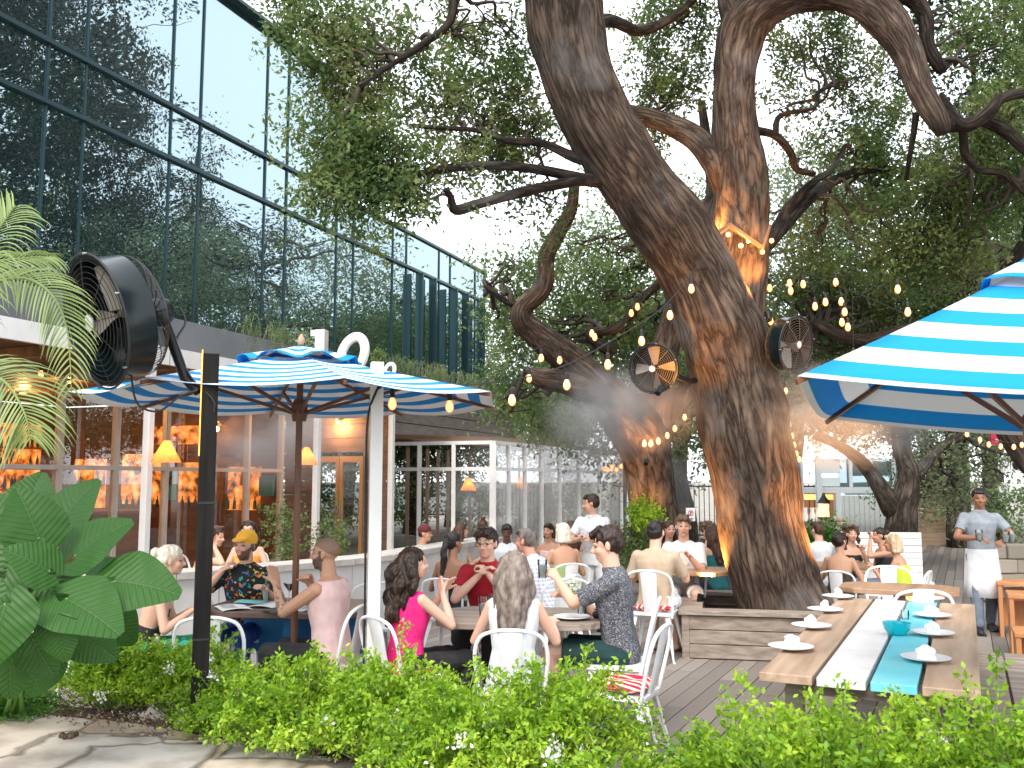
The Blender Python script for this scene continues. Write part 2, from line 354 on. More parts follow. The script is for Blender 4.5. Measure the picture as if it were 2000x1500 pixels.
# deck boards
dm = mat("deck_boards", (.15, .13, .115), .75, c2=(.28, .245, .215), island=True, bump=.3, sc=3, bsc=9)
d = MB(); O = Vector((.05, 5.15, 0))
for i in range(-46, 62):
    t0 = 0
    while t0 < 24:
        L = rnd.uniform(2.4, 3.8); c = O+PD*(i*.145)+TD*(t0+L/2)
        d.box((c.x, c.y, -.02+rnd.uniform(-.0015, .0015)), (.137, L-.006, .04), RT); t0 += L
tag(d.build('deck', dm), kind='structure')
# raised bed with mulch
mulch = mat('mulch', (.03, .018, .012), .95, c2=(.14, .085, .055), sc=28, bump=.9, bsc=60, det=8)
E0 = Vector((-3.4, 6.3, 0)); ED = Vector((.919, -.394, 0)); EN = Vector((.394, .919, 0))   # front edge line of the deck
m = MB(); nx, ny = 150, 36
for j in range(ny+1):
    for i in range(nx+1):
        s = -6+19*i/nx; t = -4.2+4.7*(j/ny)**.6; q = E0+ED*s+EN*t
        z = .30 if t < .0 else .30-.30*min(1, t/.35)
        z += .03*max(0, 1-abs(t+.15)/.3)+.03*noise.noise(q*2.2)+.018*noise.noise(q*9)-.02
        if t < -.45 and s < 4.4: z -= .12
        m.v.append((q.x, q.y, z))
m.f = [(j*(nx+1)+i, j*(nx+1)+i+1, (j+1)*(nx+1)+i+1, (j+1)*(nx+1)+i) for j in range(ny) for i in range(nx)]; m.m = [0]*len(m.f); m.uv = [(0, 0)]*4*len(m.f)
tag(m.build('planting_bed', mulch, smooth=True), kind='structure')
# chips of bark mulch and pebbles
mc = MB()
for i in range(2600):
    s = rnd.uniform(.2, 4.2); t = rnd.uniform(-.42, .1)
    q = E0+ED*s+EN*t; L = rnd.uniform(.005, .016)
    mc.ell((q.x, q.y, .295+rnd.uniform(-.01, .05)), (L, L*rnd.uniform(.3, .8), L*.35), 5, Matrix.Rotation(rnd.uniform(0, 6), 3, Vector((rnd.random(), rnd.random(), 1)).normalized()), 0, 3)
tag(mc.build('bark_chips', mat('bark_chip', (.05, .028, .018), .9, c2=(.4, .3, .22), island=True)), 'loose bark chips and pale pebbles scattered over the dark mulch', 'mulch', kind='stuff')
# flagstone pavement
pm = mat('flagstone', (.36, .33, .29), .85, bump=.25, sc=3); N_, L_, p_ = nodes(pm)
tc = N_.new('ShaderNodeTexCoord'); vo = N_.new('ShaderNodeTexVoronoi'); vo.inputs['Scale'].default_value = 1.5; vo.feature = 'F1'; vo.distance = 'CHEBYCHEV'
ve = N_.new('ShaderNodeTexVoronoi'); ve.inputs['Scale'].default_value = 1.5; ve.feature = 'F2'; ve.distance = 'CHEBYCHEV'
wn = N_.new('ShaderNodeTexNoise'); wn.inputs['Scale'].default_value = 4; wn.inputs['Detail'].default_value = 6
mpn = N_.new('ShaderNodeMixRGB'); mpn.blend_type = 'LINEAR_LIGHT'; mpn.inputs[0].default_value = .06
L_.new(tc.outputs['Object'], mpn.inputs[1]); L_.new(tc.outputs['Object'], wn.inputs['Vector']); L_.new(wn.outputs['Color'], mpn.inputs[2])
L_.new(mpn.outputs[0], vo.inputs['Vector']); L_.new(mpn.outputs[0], ve.inputs['Vector'])
sb = N_.new('ShaderNodeMath'); sb.operation = 'SUBTRACT'; L_.new(ve.outputs[0], sb.inputs[0]); L_.new(vo.outputs[0], sb.inputs[1])
jr = N_.new('ShaderNodeValToRGB'); jr.color_ramp.elements[0].color = (.3, .28, .25, 1); jr.color_ramp.elements[1].position = .05; jr.color_ramp.elements[1].color = (1, 1, 1, 1); L_.new(sb.outputs[0], jr.inputs[0])
cr = N_.new('ShaderNodeValToRGB'); cr.color_ramp.elements[0].color = (.46, .43, .38, 1); cr.color_ramp.elements[1].color = (.36, .27, .2, 1)
e = cr.color_ramp.elements.new(.4); e.color = (.34, .33, .32, 1); e = cr.color_ramp.elements.new(.7); e.color = (.5, .45, .38, 1)
sx = N_.new('ShaderNodeSeparateXYZ'); L_.new(vo.outputs['Color'], sx.inputs[0]); L_.new(sx.outputs[0], cr.inputs[0])
mm = N_.new('ShaderNodeMixRGB'); mm.blend_type = 'MULTIPLY'; mm.inputs[0].default_value = 1; L_.new(cr.outputs[0], mm.inputs[1]); L_.new(jr.outputs[0], mm.inputs[2])
m3 = N_.new('ShaderNodeMixRGB'); m3.blend_type = 'MULTIPLY'; m3.inputs[0].default_value = .7; L_.new(mm.outputs[0], m3.inputs[1])
r3 = N_.new('ShaderNodeValToRGB'); r3.color_ramp.elements[0].position = .35; r3.color_ramp.elements[0].color = (.55, .5, .45, 1); r3.color_ramp.elements[1].position = .6; r3.color_ramp.elements[1].color = (1.15, 1.12, 1.1, 1)
L_.new(wn.outputs[0], r3.inputs[0]); L_.new(r3.outputs[0], m3.inputs[2]); L_.new(m3.outputs[0], p_.inputs['Base Color'])
pv = MB(); e0 = PZ(-500, 1395, .3); e1 = PZ(130, 1405, .3); e2 = PZ(560, 1472, .3); e3 = PZ(720, 1500, .3); e4 = PZ(1100, 1590, .3)
edge = crom([tuple(q) for q in (e0, e1, e2, e3, e4)], 14); top = []; bot = []
for i, q in enumerate(edge):
    j = .03*noise.noise(Vector((i*.9, 0, 0))); top.append((q[0]+j, q[1]+j, .315))
back = [(q[0]-1.0, q[1]-4.5, .315) for q in edge]; n = len(top)
pv.add(top+back, [(i, i+1, n+i+1, n+i) for i in range(n-1)])
pv.add(top+[(x, y, .2) for x, y, z in top], [(i+1, i, n+i, n+i+1) for i in range(n-1)])
tag(pv.build('pavement', pm), kind='structure')
dirt = thing('soil_clump', 'small clump of dark soil lying on the flagstone pavement', 'soil', PZ(135, 1440, .315))
c_ = MB()
for i in range(26): a = rnd.uniform(0, 6.3); r = rnd.uniform(0, .045); c_.ell((r*math.cos(a), r*math.sin(a), .012), rnd.uniform(.006, .018), 6, None, 0, 4)
c_.build('clump', mulch, dirt)
# ------------------------------------------------------------ glass office building
b = thing('glass_building', 'dark teal mirrored glass office building above the restaurant', 'building', fp(0, -4, 0))
ZR = [(4.5, 7.4), (7.4, 8.35), (8.35, 11.1)]
Ys = [8.4, 9.1, 10.9, 11.6, 13.4, 14.07, 15.85, 16.56, 18.4, 19.1, 20.95, 21.65, 23.45, 24.15, 26.0, 26.7, 28.4, 29.1]
ks = [-7.5]+[(y-13)/.931 for y in Ys if (y-13)/.931 > -7.4]
mu = MB()
for (z0, z1) in ZR:
    for i in range(len(ks)-1):
        if z0 == 8.35 and ks[i] > 8.5:
            pn = MB(); pn.add([fp(ks[i]+.02, 0, 8.4), fp(ks[i+1]-.02, 0, 8.4), fp(ks[i+1]-.02, 0, 9.3), fp(ks[i]+.02, 0, 9.3)], [(0, 1, 2, 3)]); pn.build('parapet_pane', clear_glass, b, world=True); continue
        a, c = ks[i]+.02, ks[i+1]-.02; pn = MB(); w1 = rnd.uniform(-.006, .006); w2 = rnd.uniform(-.004, .004)
        pn.add([fp(a, w1, z0+.04), fp(c, -w1, z0+.04), fp(c, -w1+w2, z1-.04), fp(a, w1+w2, z1-.04)], [(0, 1, 2, 3)])
        pn.build('window_pane', teal_glass, b, world=True)
    for k in ks:
        if z0 == 8.35 and k > 9.4: continue
        fbox(mu, k-.014, k+.014, -.05, .03, z0+.05, z1-.05)
for z in (4.5, 7.4, 8.35, 11.1): fbox(mu, -7.6, ks[-1]+.05 if z != 11.1 else ks[11]+.05, -.06, .07 if z != 11.1 else .2, z-.035, z+.035)
mu.build('window_frame', teal_mull, b, world=True)
bd = MB(); fbox(bd, -7.5, ks[-1]-.02, -12, -.12, 4.3, 8.3); fbox(bd, -7.5, ks[11]-.02, -12, -.12, 8.31, 11.05); bd.build('wall', mat('dark_core', (.02, .035, .04), .4), b, world=True)
gp = MB()
for j in range(5):
    a = -1.2+j*-2.3; gp.add([fp(ks[-1]+.02, a-.03, 4.55), fp(ks[-1]+.02, a-2.2, 4.55), fp(ks[-1]+.02, a-2.2, 8.3), fp(ks[-1]+.02, a-.03, 8.3)], [(0, 1, 2, 3)])
gp.build('end_glass', teal_glass, b, world=True)
# vertical glass fins by the corner
fn = MB()
for k in (12.4, 13.2, 14.6, 15.4, 16.5): fbox(fn, k, k+.05, .07, .3, 4.6, 7.3)
fn.build('glass_fin', mat('fin', (.03, .07, .08), .2, m=.5), b, world=True)
# ------------------------------------------------------------ restaurant under it
rs = thing('restaurant', 'single storey restaurant with cream window frames and white eave under the glass block', 'restaurant', fp(0, -2, 0))
q = MB(); fbox(q, -8, 9.2, -.3, .42, 3.72, 4.47)
for k in np.arange(-7, 9, 2.4): fbox(q, k-.006, k+.006, .42, .424, 3.74, 4.45)
q.build('parapet', grey_metal, rs, world=True)
q = MB(); fbox(q, -8, 9.2, .42, .47, 3.66, 3.72); q.build('parapet_trim', black_metal, rs, world=True)
q = MB()
for i in range(5): fbox(q, 9.21, 16.9, -1.5, 1.2, 2.78+i*.29, 2.78+i*.29+.27)
q.build('upper_siding', siding_mat, rs, world=True)
q = MB(); fbox(q, -8, 8.6, .1, 2.62, 3.42, 3.5); fbox(q, -8, 8.6, 2.62, 2.68, 3.26, 3.5); fbox(q, 8.6, 8.66, .1, 2.68, 3.26, 3.5); q.build('eave', white_paint, rs, world=True)
q = MB()
for i in range(17): fbox(q, -8, 8.58, .1+i*.148, .1+i*.148+.143, 3.385, 3.415)
for k in np.arange(-7.5, 8.5, 1.6): fbox(q, k, k+.09, .1, 2.6, 3.24, 3.38)
q.build('soffit', wood_soffit, rs, world=True)
# glazing
mk = [-5.6, -4.5, -3.4, -2.3, -1.2, -.1, 1.0, 2.12, 3.26, 4.4, 5.5, 6.6]
q = MB()
for k in mk: fbox(q, k-.035, k+.035, -.06, .06, 0, 3.38)
for i in range(len(mk)-1):
    a, c = mk[i]+.035, mk[i+1]-.035
    fbox(q, a, c, -.05, .05, 1.88, 1.95); fbox(q, a, c, -.05, .05, .0, .12); fbox(q, a, c, -.05, .05, 3.28, 3.38)
q.build('window_frame', cream_paint, rs, world=True)
for i in range(len(mk)-1):
    for z0, z1 in ((.12, 1.88), (1.95, 3.28)):
        a, c = mk[i]+.036, mk[i+1]-.036; pn = MB(); w_ = rnd.uniform(-.01, .01)
        pn.add([fp(a, w_, z0), fp(c, -w_, z0), fp(c, -w_, z1), fp(a, w_, z1)], [(0, 1, 2, 3)]); pn.build('window_pane', pane_glass, rs, world=True)
# interior
q = MB(); fbox(q, -8, 7, -6.1, -6, 0, 3.4); fbox(q, 6.68, 6.8, -6, -.1, 0, 3.4); fbox(q, -8.1, -8, -6, 0, 0, 3.4)
q.build('inner_wall', mat('inner_wall', (.16, .07, .035), .6, c2=(.3, .14, .06), sc=2, st=(1, 1, 3)), rs, world=True)
q = MB(); fbox(q, -8, 6.68, -6, .1, 3.42, 3.48); q.build('inner_ceiling', wood_soffit, rs, world=True)
q = MB(); fbox(q, -8, 6.68, -6, -.06, -.02, .02); q.build('inner_floor', mat('inner_floor', (.15, .09, .06), .4), rs, world=True)
am = mat('painted_amber_glow', (1, .4, .1), .5, emit=(1, .3, .05), es=.9); N_, L_, p_ = nodes(am); tc = N_.new('ShaderNodeTexCoord'); nz = N_.new('ShaderNodeTexNoise'); nz.inputs['Scale'].default_value = 4.5; nz.inputs['Detail'].default_value = 4  # glow of lamp-lit shelves painted as noisy amber emission
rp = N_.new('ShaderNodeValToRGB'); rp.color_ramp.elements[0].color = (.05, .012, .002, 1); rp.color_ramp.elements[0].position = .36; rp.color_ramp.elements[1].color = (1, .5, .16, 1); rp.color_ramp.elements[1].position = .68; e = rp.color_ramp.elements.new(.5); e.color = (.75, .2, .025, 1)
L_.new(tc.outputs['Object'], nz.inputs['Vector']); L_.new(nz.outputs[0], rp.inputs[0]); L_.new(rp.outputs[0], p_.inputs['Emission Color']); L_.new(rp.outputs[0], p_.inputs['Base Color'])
ib = thing('bar_counter', 'wooden bar counter with painted amber glow behind the restaurant windows', 'bar', fp(1, -3.2, 0))
q = MB(); fbox(q, -3, 6, -3.5, -2.9, 0, 1.05); fbox(q, -3.05, 6.05, -3.55, -2.8, 1.05, 1.11); q.build('counter', wood_mid, ib, world=True)
q = MB()
for z in (1.5, 1.95, 2.4): fbox(q, -3, 6, -5.9, -5.6, z, z+.04)
q.build('shelf', wood_mid, ib, world=True)
q = MB()
for z in (1.5, 1.95, 2.4):
    for k in np.arange(-2.9, 5.9, .13):
        if rnd.random() < .75: q.lathe([(.034, 0), (.034, .17), (.012, .22), (.012, .28)], 6, Matrix.Translation(fp(k, -5.74+rnd.uniform(-.06, .06), z+.042)))
q.build('bottles', mat('bottles', (.25, .1, .02), .15, c2=(.1, .3, .28), island=True, trans=.4), ib, world=True); C.objects[-1]['kind'] = 'stuff'
bp_ = []
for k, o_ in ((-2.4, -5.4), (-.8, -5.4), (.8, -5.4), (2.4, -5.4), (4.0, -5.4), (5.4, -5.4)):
    q = MB(); fbox(q, k-.55, k+.55, -5.98, -5.94, 1.25, 2.95); q.build('emissive_panel', mat('painted_amber_glow', (1, .5, .15), .5, emit=(1, .26, .035), es=.75), ib, world=True)  # emissive panel standing in for the lamp-lit back wall
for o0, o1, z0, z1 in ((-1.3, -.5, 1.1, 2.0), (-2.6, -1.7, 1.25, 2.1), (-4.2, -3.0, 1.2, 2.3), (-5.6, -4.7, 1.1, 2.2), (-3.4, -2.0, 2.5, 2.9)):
    q = MB(); fbox(q, 6.58, 6.64, o0, o1, z0, z1); q.build('emissive_panel', mat('painted_amber_glow', (1, .5, .15), .5, emit=(1, .26, .035), es=.75), ib, world=True)
q = MB(); fbox(q, 6.5, 6.56, -2.95, -2.65, 1.3, 2.0); fbox(q, 6.5, 6.56, -.45, -.1, 1.4, 1.8); q.build('blue_wall_art', mat('cafe_blue', (.08, .45, .65), .5), ib, world=True)  # blue wall art on the inner end wall, not glowing
q = MB()
for o_ in np.arange(-5.6, -.4, .17): q.lathe([(.035, 0), (.035, .16), (.012, .2), (.012, .27)], 6, Matrix.Translation(fp(6.45, o_, 1.12+.5*(rnd.random() < .4))))
q.build('bottles', MATS['bottles'], ib, world=True); C.objects[-1]['kind'] = 'stuff'
def plight(name, loc, e, col=(1, .48, .16), r=.05, parent=None, spot=None, aim=None, blend=.6):
    l = bpy.data.lights.new(name, 'SPOT' if spot else 'POINT'); l.energy = e; l.color = col; l.shadow_soft_size = r
    o = bpy.data.objects.new(name, l); C.objects.link(o); o.location = loc
    if spot: l.spot_size = R(spot); l.spot_blend = blend; o.rotation_euler = (Vector(aim)-Vector(loc)).to_track_quat('-Z', 'Y').to_euler()
    if parent: o.parent = parent; o.location = Vector(loc)-parent.location
    return o
def ceiling_lamp(loc, lab):
    t = thing('ceiling_lamp', lab, 'lamp', loc, group='round lamps on the wood ceiling')
    MB().lathe([(.0, -.03), (.06, -.025), (.07, 0)], 14).build('globe', bulb_far, t, smooth=True); MB().lathe([(.085, 0), (.085, .03)], 14).build('mount', black_metal, t)
    return t
for i, (k, o_) in enumerate(((-2, -1.2), (0, -1.6), (2.2, -1.2), (4.4, -1.8), (-1, -3.6), (1.4, -3.8), (3.4, -3.6), (5.6, -3.2))):
    t = ceiling_lamp(fp(k, o_, 3.38), 'small round warm lamp on the restaurant ceiling inside the windows')
    if i % 2 == 0: plight('lamp_light', fp(k, o_, 3.2), 40, parent=t)
# entrance wall facing the patio
q = MB()
for i in range(12):
    z = i*.285
    for o0, o1 in ((.1, .86), (1.98, 2.55)):
        if z < 2.2: fbox(q, 6.62, 6.74, o0, o1, z, z+.277)
    if z >= 2.2 or False: fbox(q, 6.62, 6.74, .1, 2.55, z, min(z+.277, 3.38))
q.build('entrance_siding', mat('warm_siding', (.13, .085, .06), .6, c2=(.2, .135, .1), sc=3, st=(1, 1, 6)), rs, world=True)
for o0 in (.88, 1.43):
    q = MB(); w_ = .53
    fbox(q, 6.58, 6.64, o0, o0+.07, 0, 2.2); fbox(q, 6.58, 6.64, o0+w_-.07, o0+w_, 0, 2.2); fbox(q, 6.58, 6.64, o0+.07, o0+w_-.07, 2.08, 2.2); fbox(q, 6.58, 6.64, o0+.07, o0+w_-.07, 0, .2)
    do = q.build('door', mat('door_wood', (.5, .27, .1), .45, c2=(.62, .36, .16), sc=3, st=(1, 1, .2)), rs, world=True)
    h = MB(); fbox(h, 6.55, 6.57, o0+(w_-.05 if o0 < 1 else .02), o0+(w_-.02 if o0 < 1 else .05), .85, 1.25); ho = h.build('handle', steel, None); ho.data.transform(Matrix.Translation(-rs.location)); ho.parent = do
    g_ = MB(); g_.add([fp(6.61, o0+.07, .2), fp(6.61, o0+w_-.07, .2), fp(6.61, o0+w_-.07, 2.08), fp(6.61, o0+.07, 2.08)], [(0, 1, 2, 3)]); go = g_.build('pane', pane_glass, None); go.data.transform(Matrix.Translation(-rs.location)); go.parent = do
ws = thing('wall_lamp', 'shallow wall lamp glowing above the double entrance doors', 'lamp', fp(6.5, 1.42, 2.95))
MB().lathe([(.05, -.04), (.11, 0), (.05, .03)], 12).build('shade', black_metal, ws); MB().ell((0, 0, -.05), .04).build('bulb', bulb_mat, ws); plight('lamp_light', fp(6.4, 1.42, 2.8), 45, parent=ws)
# eave posts
for i, px in enumerate((290, 620, 765)):
    Yv = {290: 12.06, 620: 15.7, 765: 18.1}[px]; X = (px-1000)/1800*Yv
    t = thing('eave_post', ['white square post holding the eave nearest the palm', 'white square post holding the eave beside the entrance doors', 'white square post holding the eave behind the string light post'][i], 'post', (X, Yv, 0), 0, 'white posts under the restaurant eave')
    MB().box((0, 0, 1.63), (.1, .1, 3.26), RF).build('shaft', white_paint, t, bevel=.006); MB().box((0, 0, .04), (.17, .17, .08), RF).build('base', white_paint, t, bevel=.006)
# low plastered wall with bench cap
wl = thing('low_wall', 'low white plastered wall with a stone cap beside the dining tables', 'wall', (-2.8, 8.7, 0))
pts = [Vector(p) for p in crom([(-6.0, 6.6, 0), (-4.5, 7.45, 0), (-2.8, 8.75, 0), (-1.62, 10.2, 0), (-1.15, 11.4, 0), (-.3, 13.6, 0)], 5)]
q = MB(); q2 = MB()
for i in range(len(pts)-1):
    a, c = pts[i], pts[i+1]; a2 = a+(a-c).normalized()*-.0
    q.beam(a+Vector((0, 0, .42)), c+Vector((0, 0, .42)), .3, .84); q2.beam(a+Vector((0, 0, .87)), c+Vector((0, 0, .87)), .4, .06)
q.build('wall_body', plaster, wl, world=True); q2.build('cap', stone_cap, wl, world=True)
# ------------------------------------------------------------ conservatory with white frame
cv = thing('conservatory', 'white framed glass conservatory projecting from the restaurant under mist', 'conservatory', (-.39, 20, 0))
CC = Vector((-.42, 20.3, 0)); q = MB(); sg = mat('white_frame', (.86, .85, .84), .35); roof = MB(); gl = []
def cvp(a, o, z): return CC+U*a-Nn*o+Vector((0, 0, z))
fo = [0, .95, 1.8, 2.5, 3.2, 3.9]; ra = [0, .95, 2.0, 3.2, 4.6, 6.3, 8.4, 11]
for o_ in fo: q.beam(cvp(0, o_, 0), cvp(0, o_, 2.52), .09 if o_ else .14, .09 if o_ else .14)
for a in ra[1:]: q.beam(cvp(a, 0, 0), cvp(a, 0, 2.52), .1, .1)
for z in (1.97, 2.55):
    q.beam(cvp(0, 0, z), cvp(0, 3.9, z), .08, .08); q.beam(cvp(.04, 0, z+.002), cvp(11, 0, z+.002), .08, .08)
q.build('frame', sg, cv, world=True)
q = MB()
for a in ra[1:]+[1.5, 2.6]: q.beam(cvp(a, 2.6, 0), cvp(a, 2.6, 2.5), .08, .08)
for a in ra: q.beam(cvp(a, 0.05, 2.62), cvp(a, 3.85, 2.78), .06, .1)
q.build('rafter', mat('brown_frame', (.25, .15, .1), .5), cv, world=True)
q = MB(); q.add([cvp(-.1, -.15, 2.66), cvp(-.1, 4, 2.83), cvp(11, 4, 2.83), cvp(11, -.15, 2.66)], [(0, 1, 2, 3)]); q.build('roof_glass', lib_glass('roof_glass', (.75, .8, .8), .1), cv, world=True)
for i in range(len(ra)-1):
    g_ = MB(); a, c = ra[i]+.04, ra[i+1]-.04; g_.add([cvp(a, 0, .1), cvp(c, 0, .1), cvp(c, 0, 2.5), cvp(a, 0, 2.5)], [(0, 1, 2, 3)]); g_.build('pane', lib_glass('haze_glass', (.8, .82, .82), .12), cv, world=True)
# ------------------------------------------------------------ rattan pendant lamps
def pendant(loc, s, zt, lab, e=12):
    t = thing('pendant_lamp', lab, 'pendant lamp', loc, group='rattan cone pendant lamps')
    MB().lathe([(.19*s, 0), (.185*s, .012*s), (.045*s, .27*s), (.03*s, .28*s)], 24).build('lamp_shade', rattan, t, smooth=True)
    MB().ell((0, 0, .07*s), .03*s).build('bulb', bulb_mat, t, smooth=True)
    MB().tube([(0, 0, .28*s), (0, 0, zt-loc[2])], .004, 5).build('cord', black_metal, t)
    plight('lamp_light', Vector(loc)+Vector((0, 0, .1*s)), e, parent=t); return t
pendant(P(324, 903, 11.9), 1.0, 3.38, 'rattan cone pendant lamp hanging under the eave by the palm', 5)
pendant(P(598, 908, 14.6), 1.0, 3.38, 'rattan cone pendant lamp hanging behind the left parasol pole', 5)
pendant(P(915, 958, 22.0), 1.05, 2.65, 'rattan cone pendant lamp inside the conservatory left of the corner post', 5)
pendant(P(1020, 953, 23.0), 1.0, 2.65, 'rattan cone pendant lamp inside the conservatory right of the corner post', 5)
# ------------------------------------------------------------ roof letters
def letter(px, py, Yv, h, kind, lab):
    t = thing('rooftop_character', lab, 'sign letter', P(px, py, Yv), -R(12)); q = MB()
    if kind == '1':
        q.box((.02, 0, h/2), (.16*h/.55, .16, h)); q.box((-.09*h/.55, 0, h*.9), (.1*h/.55, .155, h*.18)); q.build('block', mat('letter_white', (.75, .72, .72), .5, c2=(.62, .58, .58), sc=4), t, bevel=.004)
    else:
        pts = [(h*.3*math.cos(a), 0, h*.5+h*.44*math.sin(a)) for a in np.linspace(0, 2*math.pi, 40, endpoint=False)]
        tl = R(12); pts = [(x*math.cos(tl)+z*math.sin(tl), y, z*math.cos(tl)) for x, y, z in pts]
        q.tube(pts, h*.075, 8, closed=True, flat=1.6); q.build('ring', white_metal, t, smooth=True)
    return t
letter(625, 712, 14.2, .54, '1', 'white block digit one standing on the restaurant eave')
letter(680, 733, 13.6, .62, '0', 'large tilted white digit zero standing on the restaurant eave')
letter(757, 742, 13.2, .25, 'o', 'small white ring standing on the eave beside the white post')
tp = thing('potted_plant', 'small round green bush on the eave behind the digit zero', 'plant', P(738, 712, 16))
q_ = twigs([((0, 0, .12), (.12, .12, .16), 60)], 12, .1, .03); link(leaf_mesh('foliage', q_, .05, leaf_mid), 'foliage', tp)
MB().lathe([(.06, -.12), (.08, 0)], 12).build('pot', siding_mat, tp)
# roof edge trailing plants
def trailing(k0, k1, off, z, n, lab):
    t = thing('trailing_plant', lab, 'plant', fp((k0+k1)/2, off, z), group='plants trailing over the roof edge'); mb = MB(); ps = []
    for i in range(n):
        k = rnd.uniform(k0, k1); p = fp(k, off+rnd.uniform(-.1, .05), z); d = Nn*rnd.uniform(.02, .22)+U*rnd.uniform(-.3, .3); h = rnd.uniform(.1, .45); dr = rnd.uniform(.2, .75)
        pt = [p, p+d*.5+Vector((0, 0, h)), p+d+Vector((0, 0, h*.4)), p+d*1.15+Vector((0, 0, -dr))]
        pt = crom([tuple(a) for a in pt], 5); mb.tube(pt, [.007*(1-i2/len(pt)*.8) for i2 in range(len(pt))], 3, cap=False)
        for a in pt[4:]: ps += [np.array(a)+rng.normal(size=3)*.03 for _ in range(2)]
    mb.build('stem', mat('dry_stem', (.2, .22, .12), .8), t, world=True)
    link(leaf_mesh('foliage', np.array(ps)-np.array(t.location), .06, leaf_mid, aspect=.35), 'foliage', t)
trailing(4.6, 7.4, .35, 4.45, 60, 'wispy dry grass trailing over the grey parapet above the eave')
trailing(9.2, 12.4, 1.15, 4.22, 90, 'green plants hanging over the brown siding left part')
trailing(12.6, 15.4, 1.15, 4.22, 70, 'small green plants along the brown siding top near the corner')
# ------------------------------------------------------------ far building at right
fbk = thing('cafe_building', 'low glass fronted building with steel beam behind the oak trunk', 'building', P(1650, 940, 24))
def pbox(mb, x0, x1, y0, y1, Yv, th=.15, m=0):
    a = P(x0, y1, Yv); c = P(x1, y0, Yv); return mb.box(((a.x+c.x)/2, Yv+th/2, (a.z+c.z)/2), (c.x-a.x, th, c.z-a.z), None, m)
q = MB(); pbox(q, 1540, 1770, 952, 963, 24, .3); pbox(q, 1738, 1750, 963, 1060, 24, .2); pbox(q, 1636, 1642, 963, 1060, 24, .2)
pbox(q, 1560, 1568, 893, 1045, 23.4, .12); pbox(q, 1597, 1604, 893, 1000, 23.4, .12); q.build('steel_frame', mat('pale_steel', (.5, .56, .58), .4), fbk, world=True)
q = MB(); pbox(q, 1642, 1740, 963, 1060, 24.1, .03); q.build('window_pane', lib_glass('cafe_glass', (.55, .65, .65), .3), fbk, world=True)
q = MB(); pbox(q, 1500, 1640, 963, 1060, 26, .1); q.build('inner_wall', mat('cafe_wood', (.35, .16, .07), .6), fbk, world=True)
q = MB(); pbox(q, 1560, 1630, 966, 976, 24.6, .3); q.build('emissive_panel', mat('lit_strip', (1, .5, .15), .5, emit=(1, .42, .12), es=1.3), fbk, world=True)
q = MB(); pbox(q, 1640, 1800, 895, 951, 24.4, .1); q.build('upper_window', teal_glass, fbk, world=True)
q = MB()
for x in (1660, 1700, 1745): pbox(q, x, x+4, 895, 951, 24.3, .08)
q.build('upper_frame', mat('pale_steel', (.5, .56, .58), .4), fbk, world=True)
q = MB(); pbox(q, 1600, 1640, 895, 925, 24.2, .1); pbox(q, 1600, 1640, 932, 950, 24.2, .1); q.build('balcony_panel', mat('pale_steel', (.5, .56, .58), .4), fbk, world=True)
q = MB(); pbox(q, 1546, 1563, 895, 945, 23.2, .06); q.build('awning', mat('awning_blue', (.02, .25, .55), .6), fbk, world=True)
q = MB()
for i in range(22): pbox(q, 1745, 1870, 890+i*8, 897+i*8, 25, .08)
q.build('slat_wall', mat('slat_wood', (.26, .17, .1), .7, c2=(.36, .25, .16), island=True), fbk, world=True)
sc_ = thing('stone_counter', 'rough stone and wood service counter behind the oak trunk', 'counter', P(1620, 1060, 19)); sc_.location.z = 0
q = MB(); pbox(q, 1570, 1628, 1018, 1040, 19, .5); q.build('counter', wood_grey, sc_, world=True, bevel=.01)
q = MB()
for i in range(4):
    for j in range(3): pbox(q, 1628+j*10+(i % 2)*3, 1637+j*10+(i % 2)*3, 1010+i*9, 1018+i*9, 18.8+rnd.uniform(-.03, .03), .5)
q.build('stone_pier', mat('limestone', (.4, .35, .28), .85, c2=(.55, .48, .38), island=True, bump=.4), sc_, world=True, bevel=.02)
ln = thing('table_lantern', 'black lantern with a lit glass jar on the stone counter', 'lantern', P(1610, 1012, 18.6))
MB().lathe([(.13, 0), (.13, .02), (.13, .02)], 12).lathe([(.14, .3), (.05, .42), (.02, .5)], 12).build('cage', black_metal, ln); MB().lathe([(.1, .03), (.1, .28)], 12).build('jar', mat('jar_glow', (1, .6, .3), .4, emit=(1, .5, .2), es=1.5), ln)
wj = thing('white_pitchers', 'white pitchers grouped on the stone counter left of the lantern', 'pitcher', P(1585, 1018, 18.7))
for x in (-.12, 0.02, .13): MB().lathe([(.05, 0), (.06, .1), (.04, .2), (.05, .27)], 12, Matrix.Translation((x, 0, 0))).build('pitcher', white_paint, wj, smooth=True)
# fence at the back
fe = thing('metal_fence', 'thin black vertical bar fence behind the second oak', 'fence', (2, 26, 0)); q = MB()
for i in range(62): x = 3+i*.14; q.box((x, 26, .8), (.02, .02, 1.6))
q.box((7.3, 26, 1.55), (8.7, .04, .04)); q.box((7.3, 26, .2), (8.7, .04, .04)); q.build('bars', black_metal, fe, world=True)
# pale buildings beyond, far left behind the conservatory
hb = thing('distant_building', 'pale distant building seen through the conservatory glass', 'building', (0, 48, 0)); q = MB(); q.box((-9, 50, .8), (22, 4, 1.6)); q.build('wall', mat('pale_wall', (.3, .33, .33), .7), hb, world=True)
for i in range(9): MB().box((-18+i*2.2, 47.97, 1.1), (1.5, .06, .4)).build('window', teal_glass, hb, world=True)
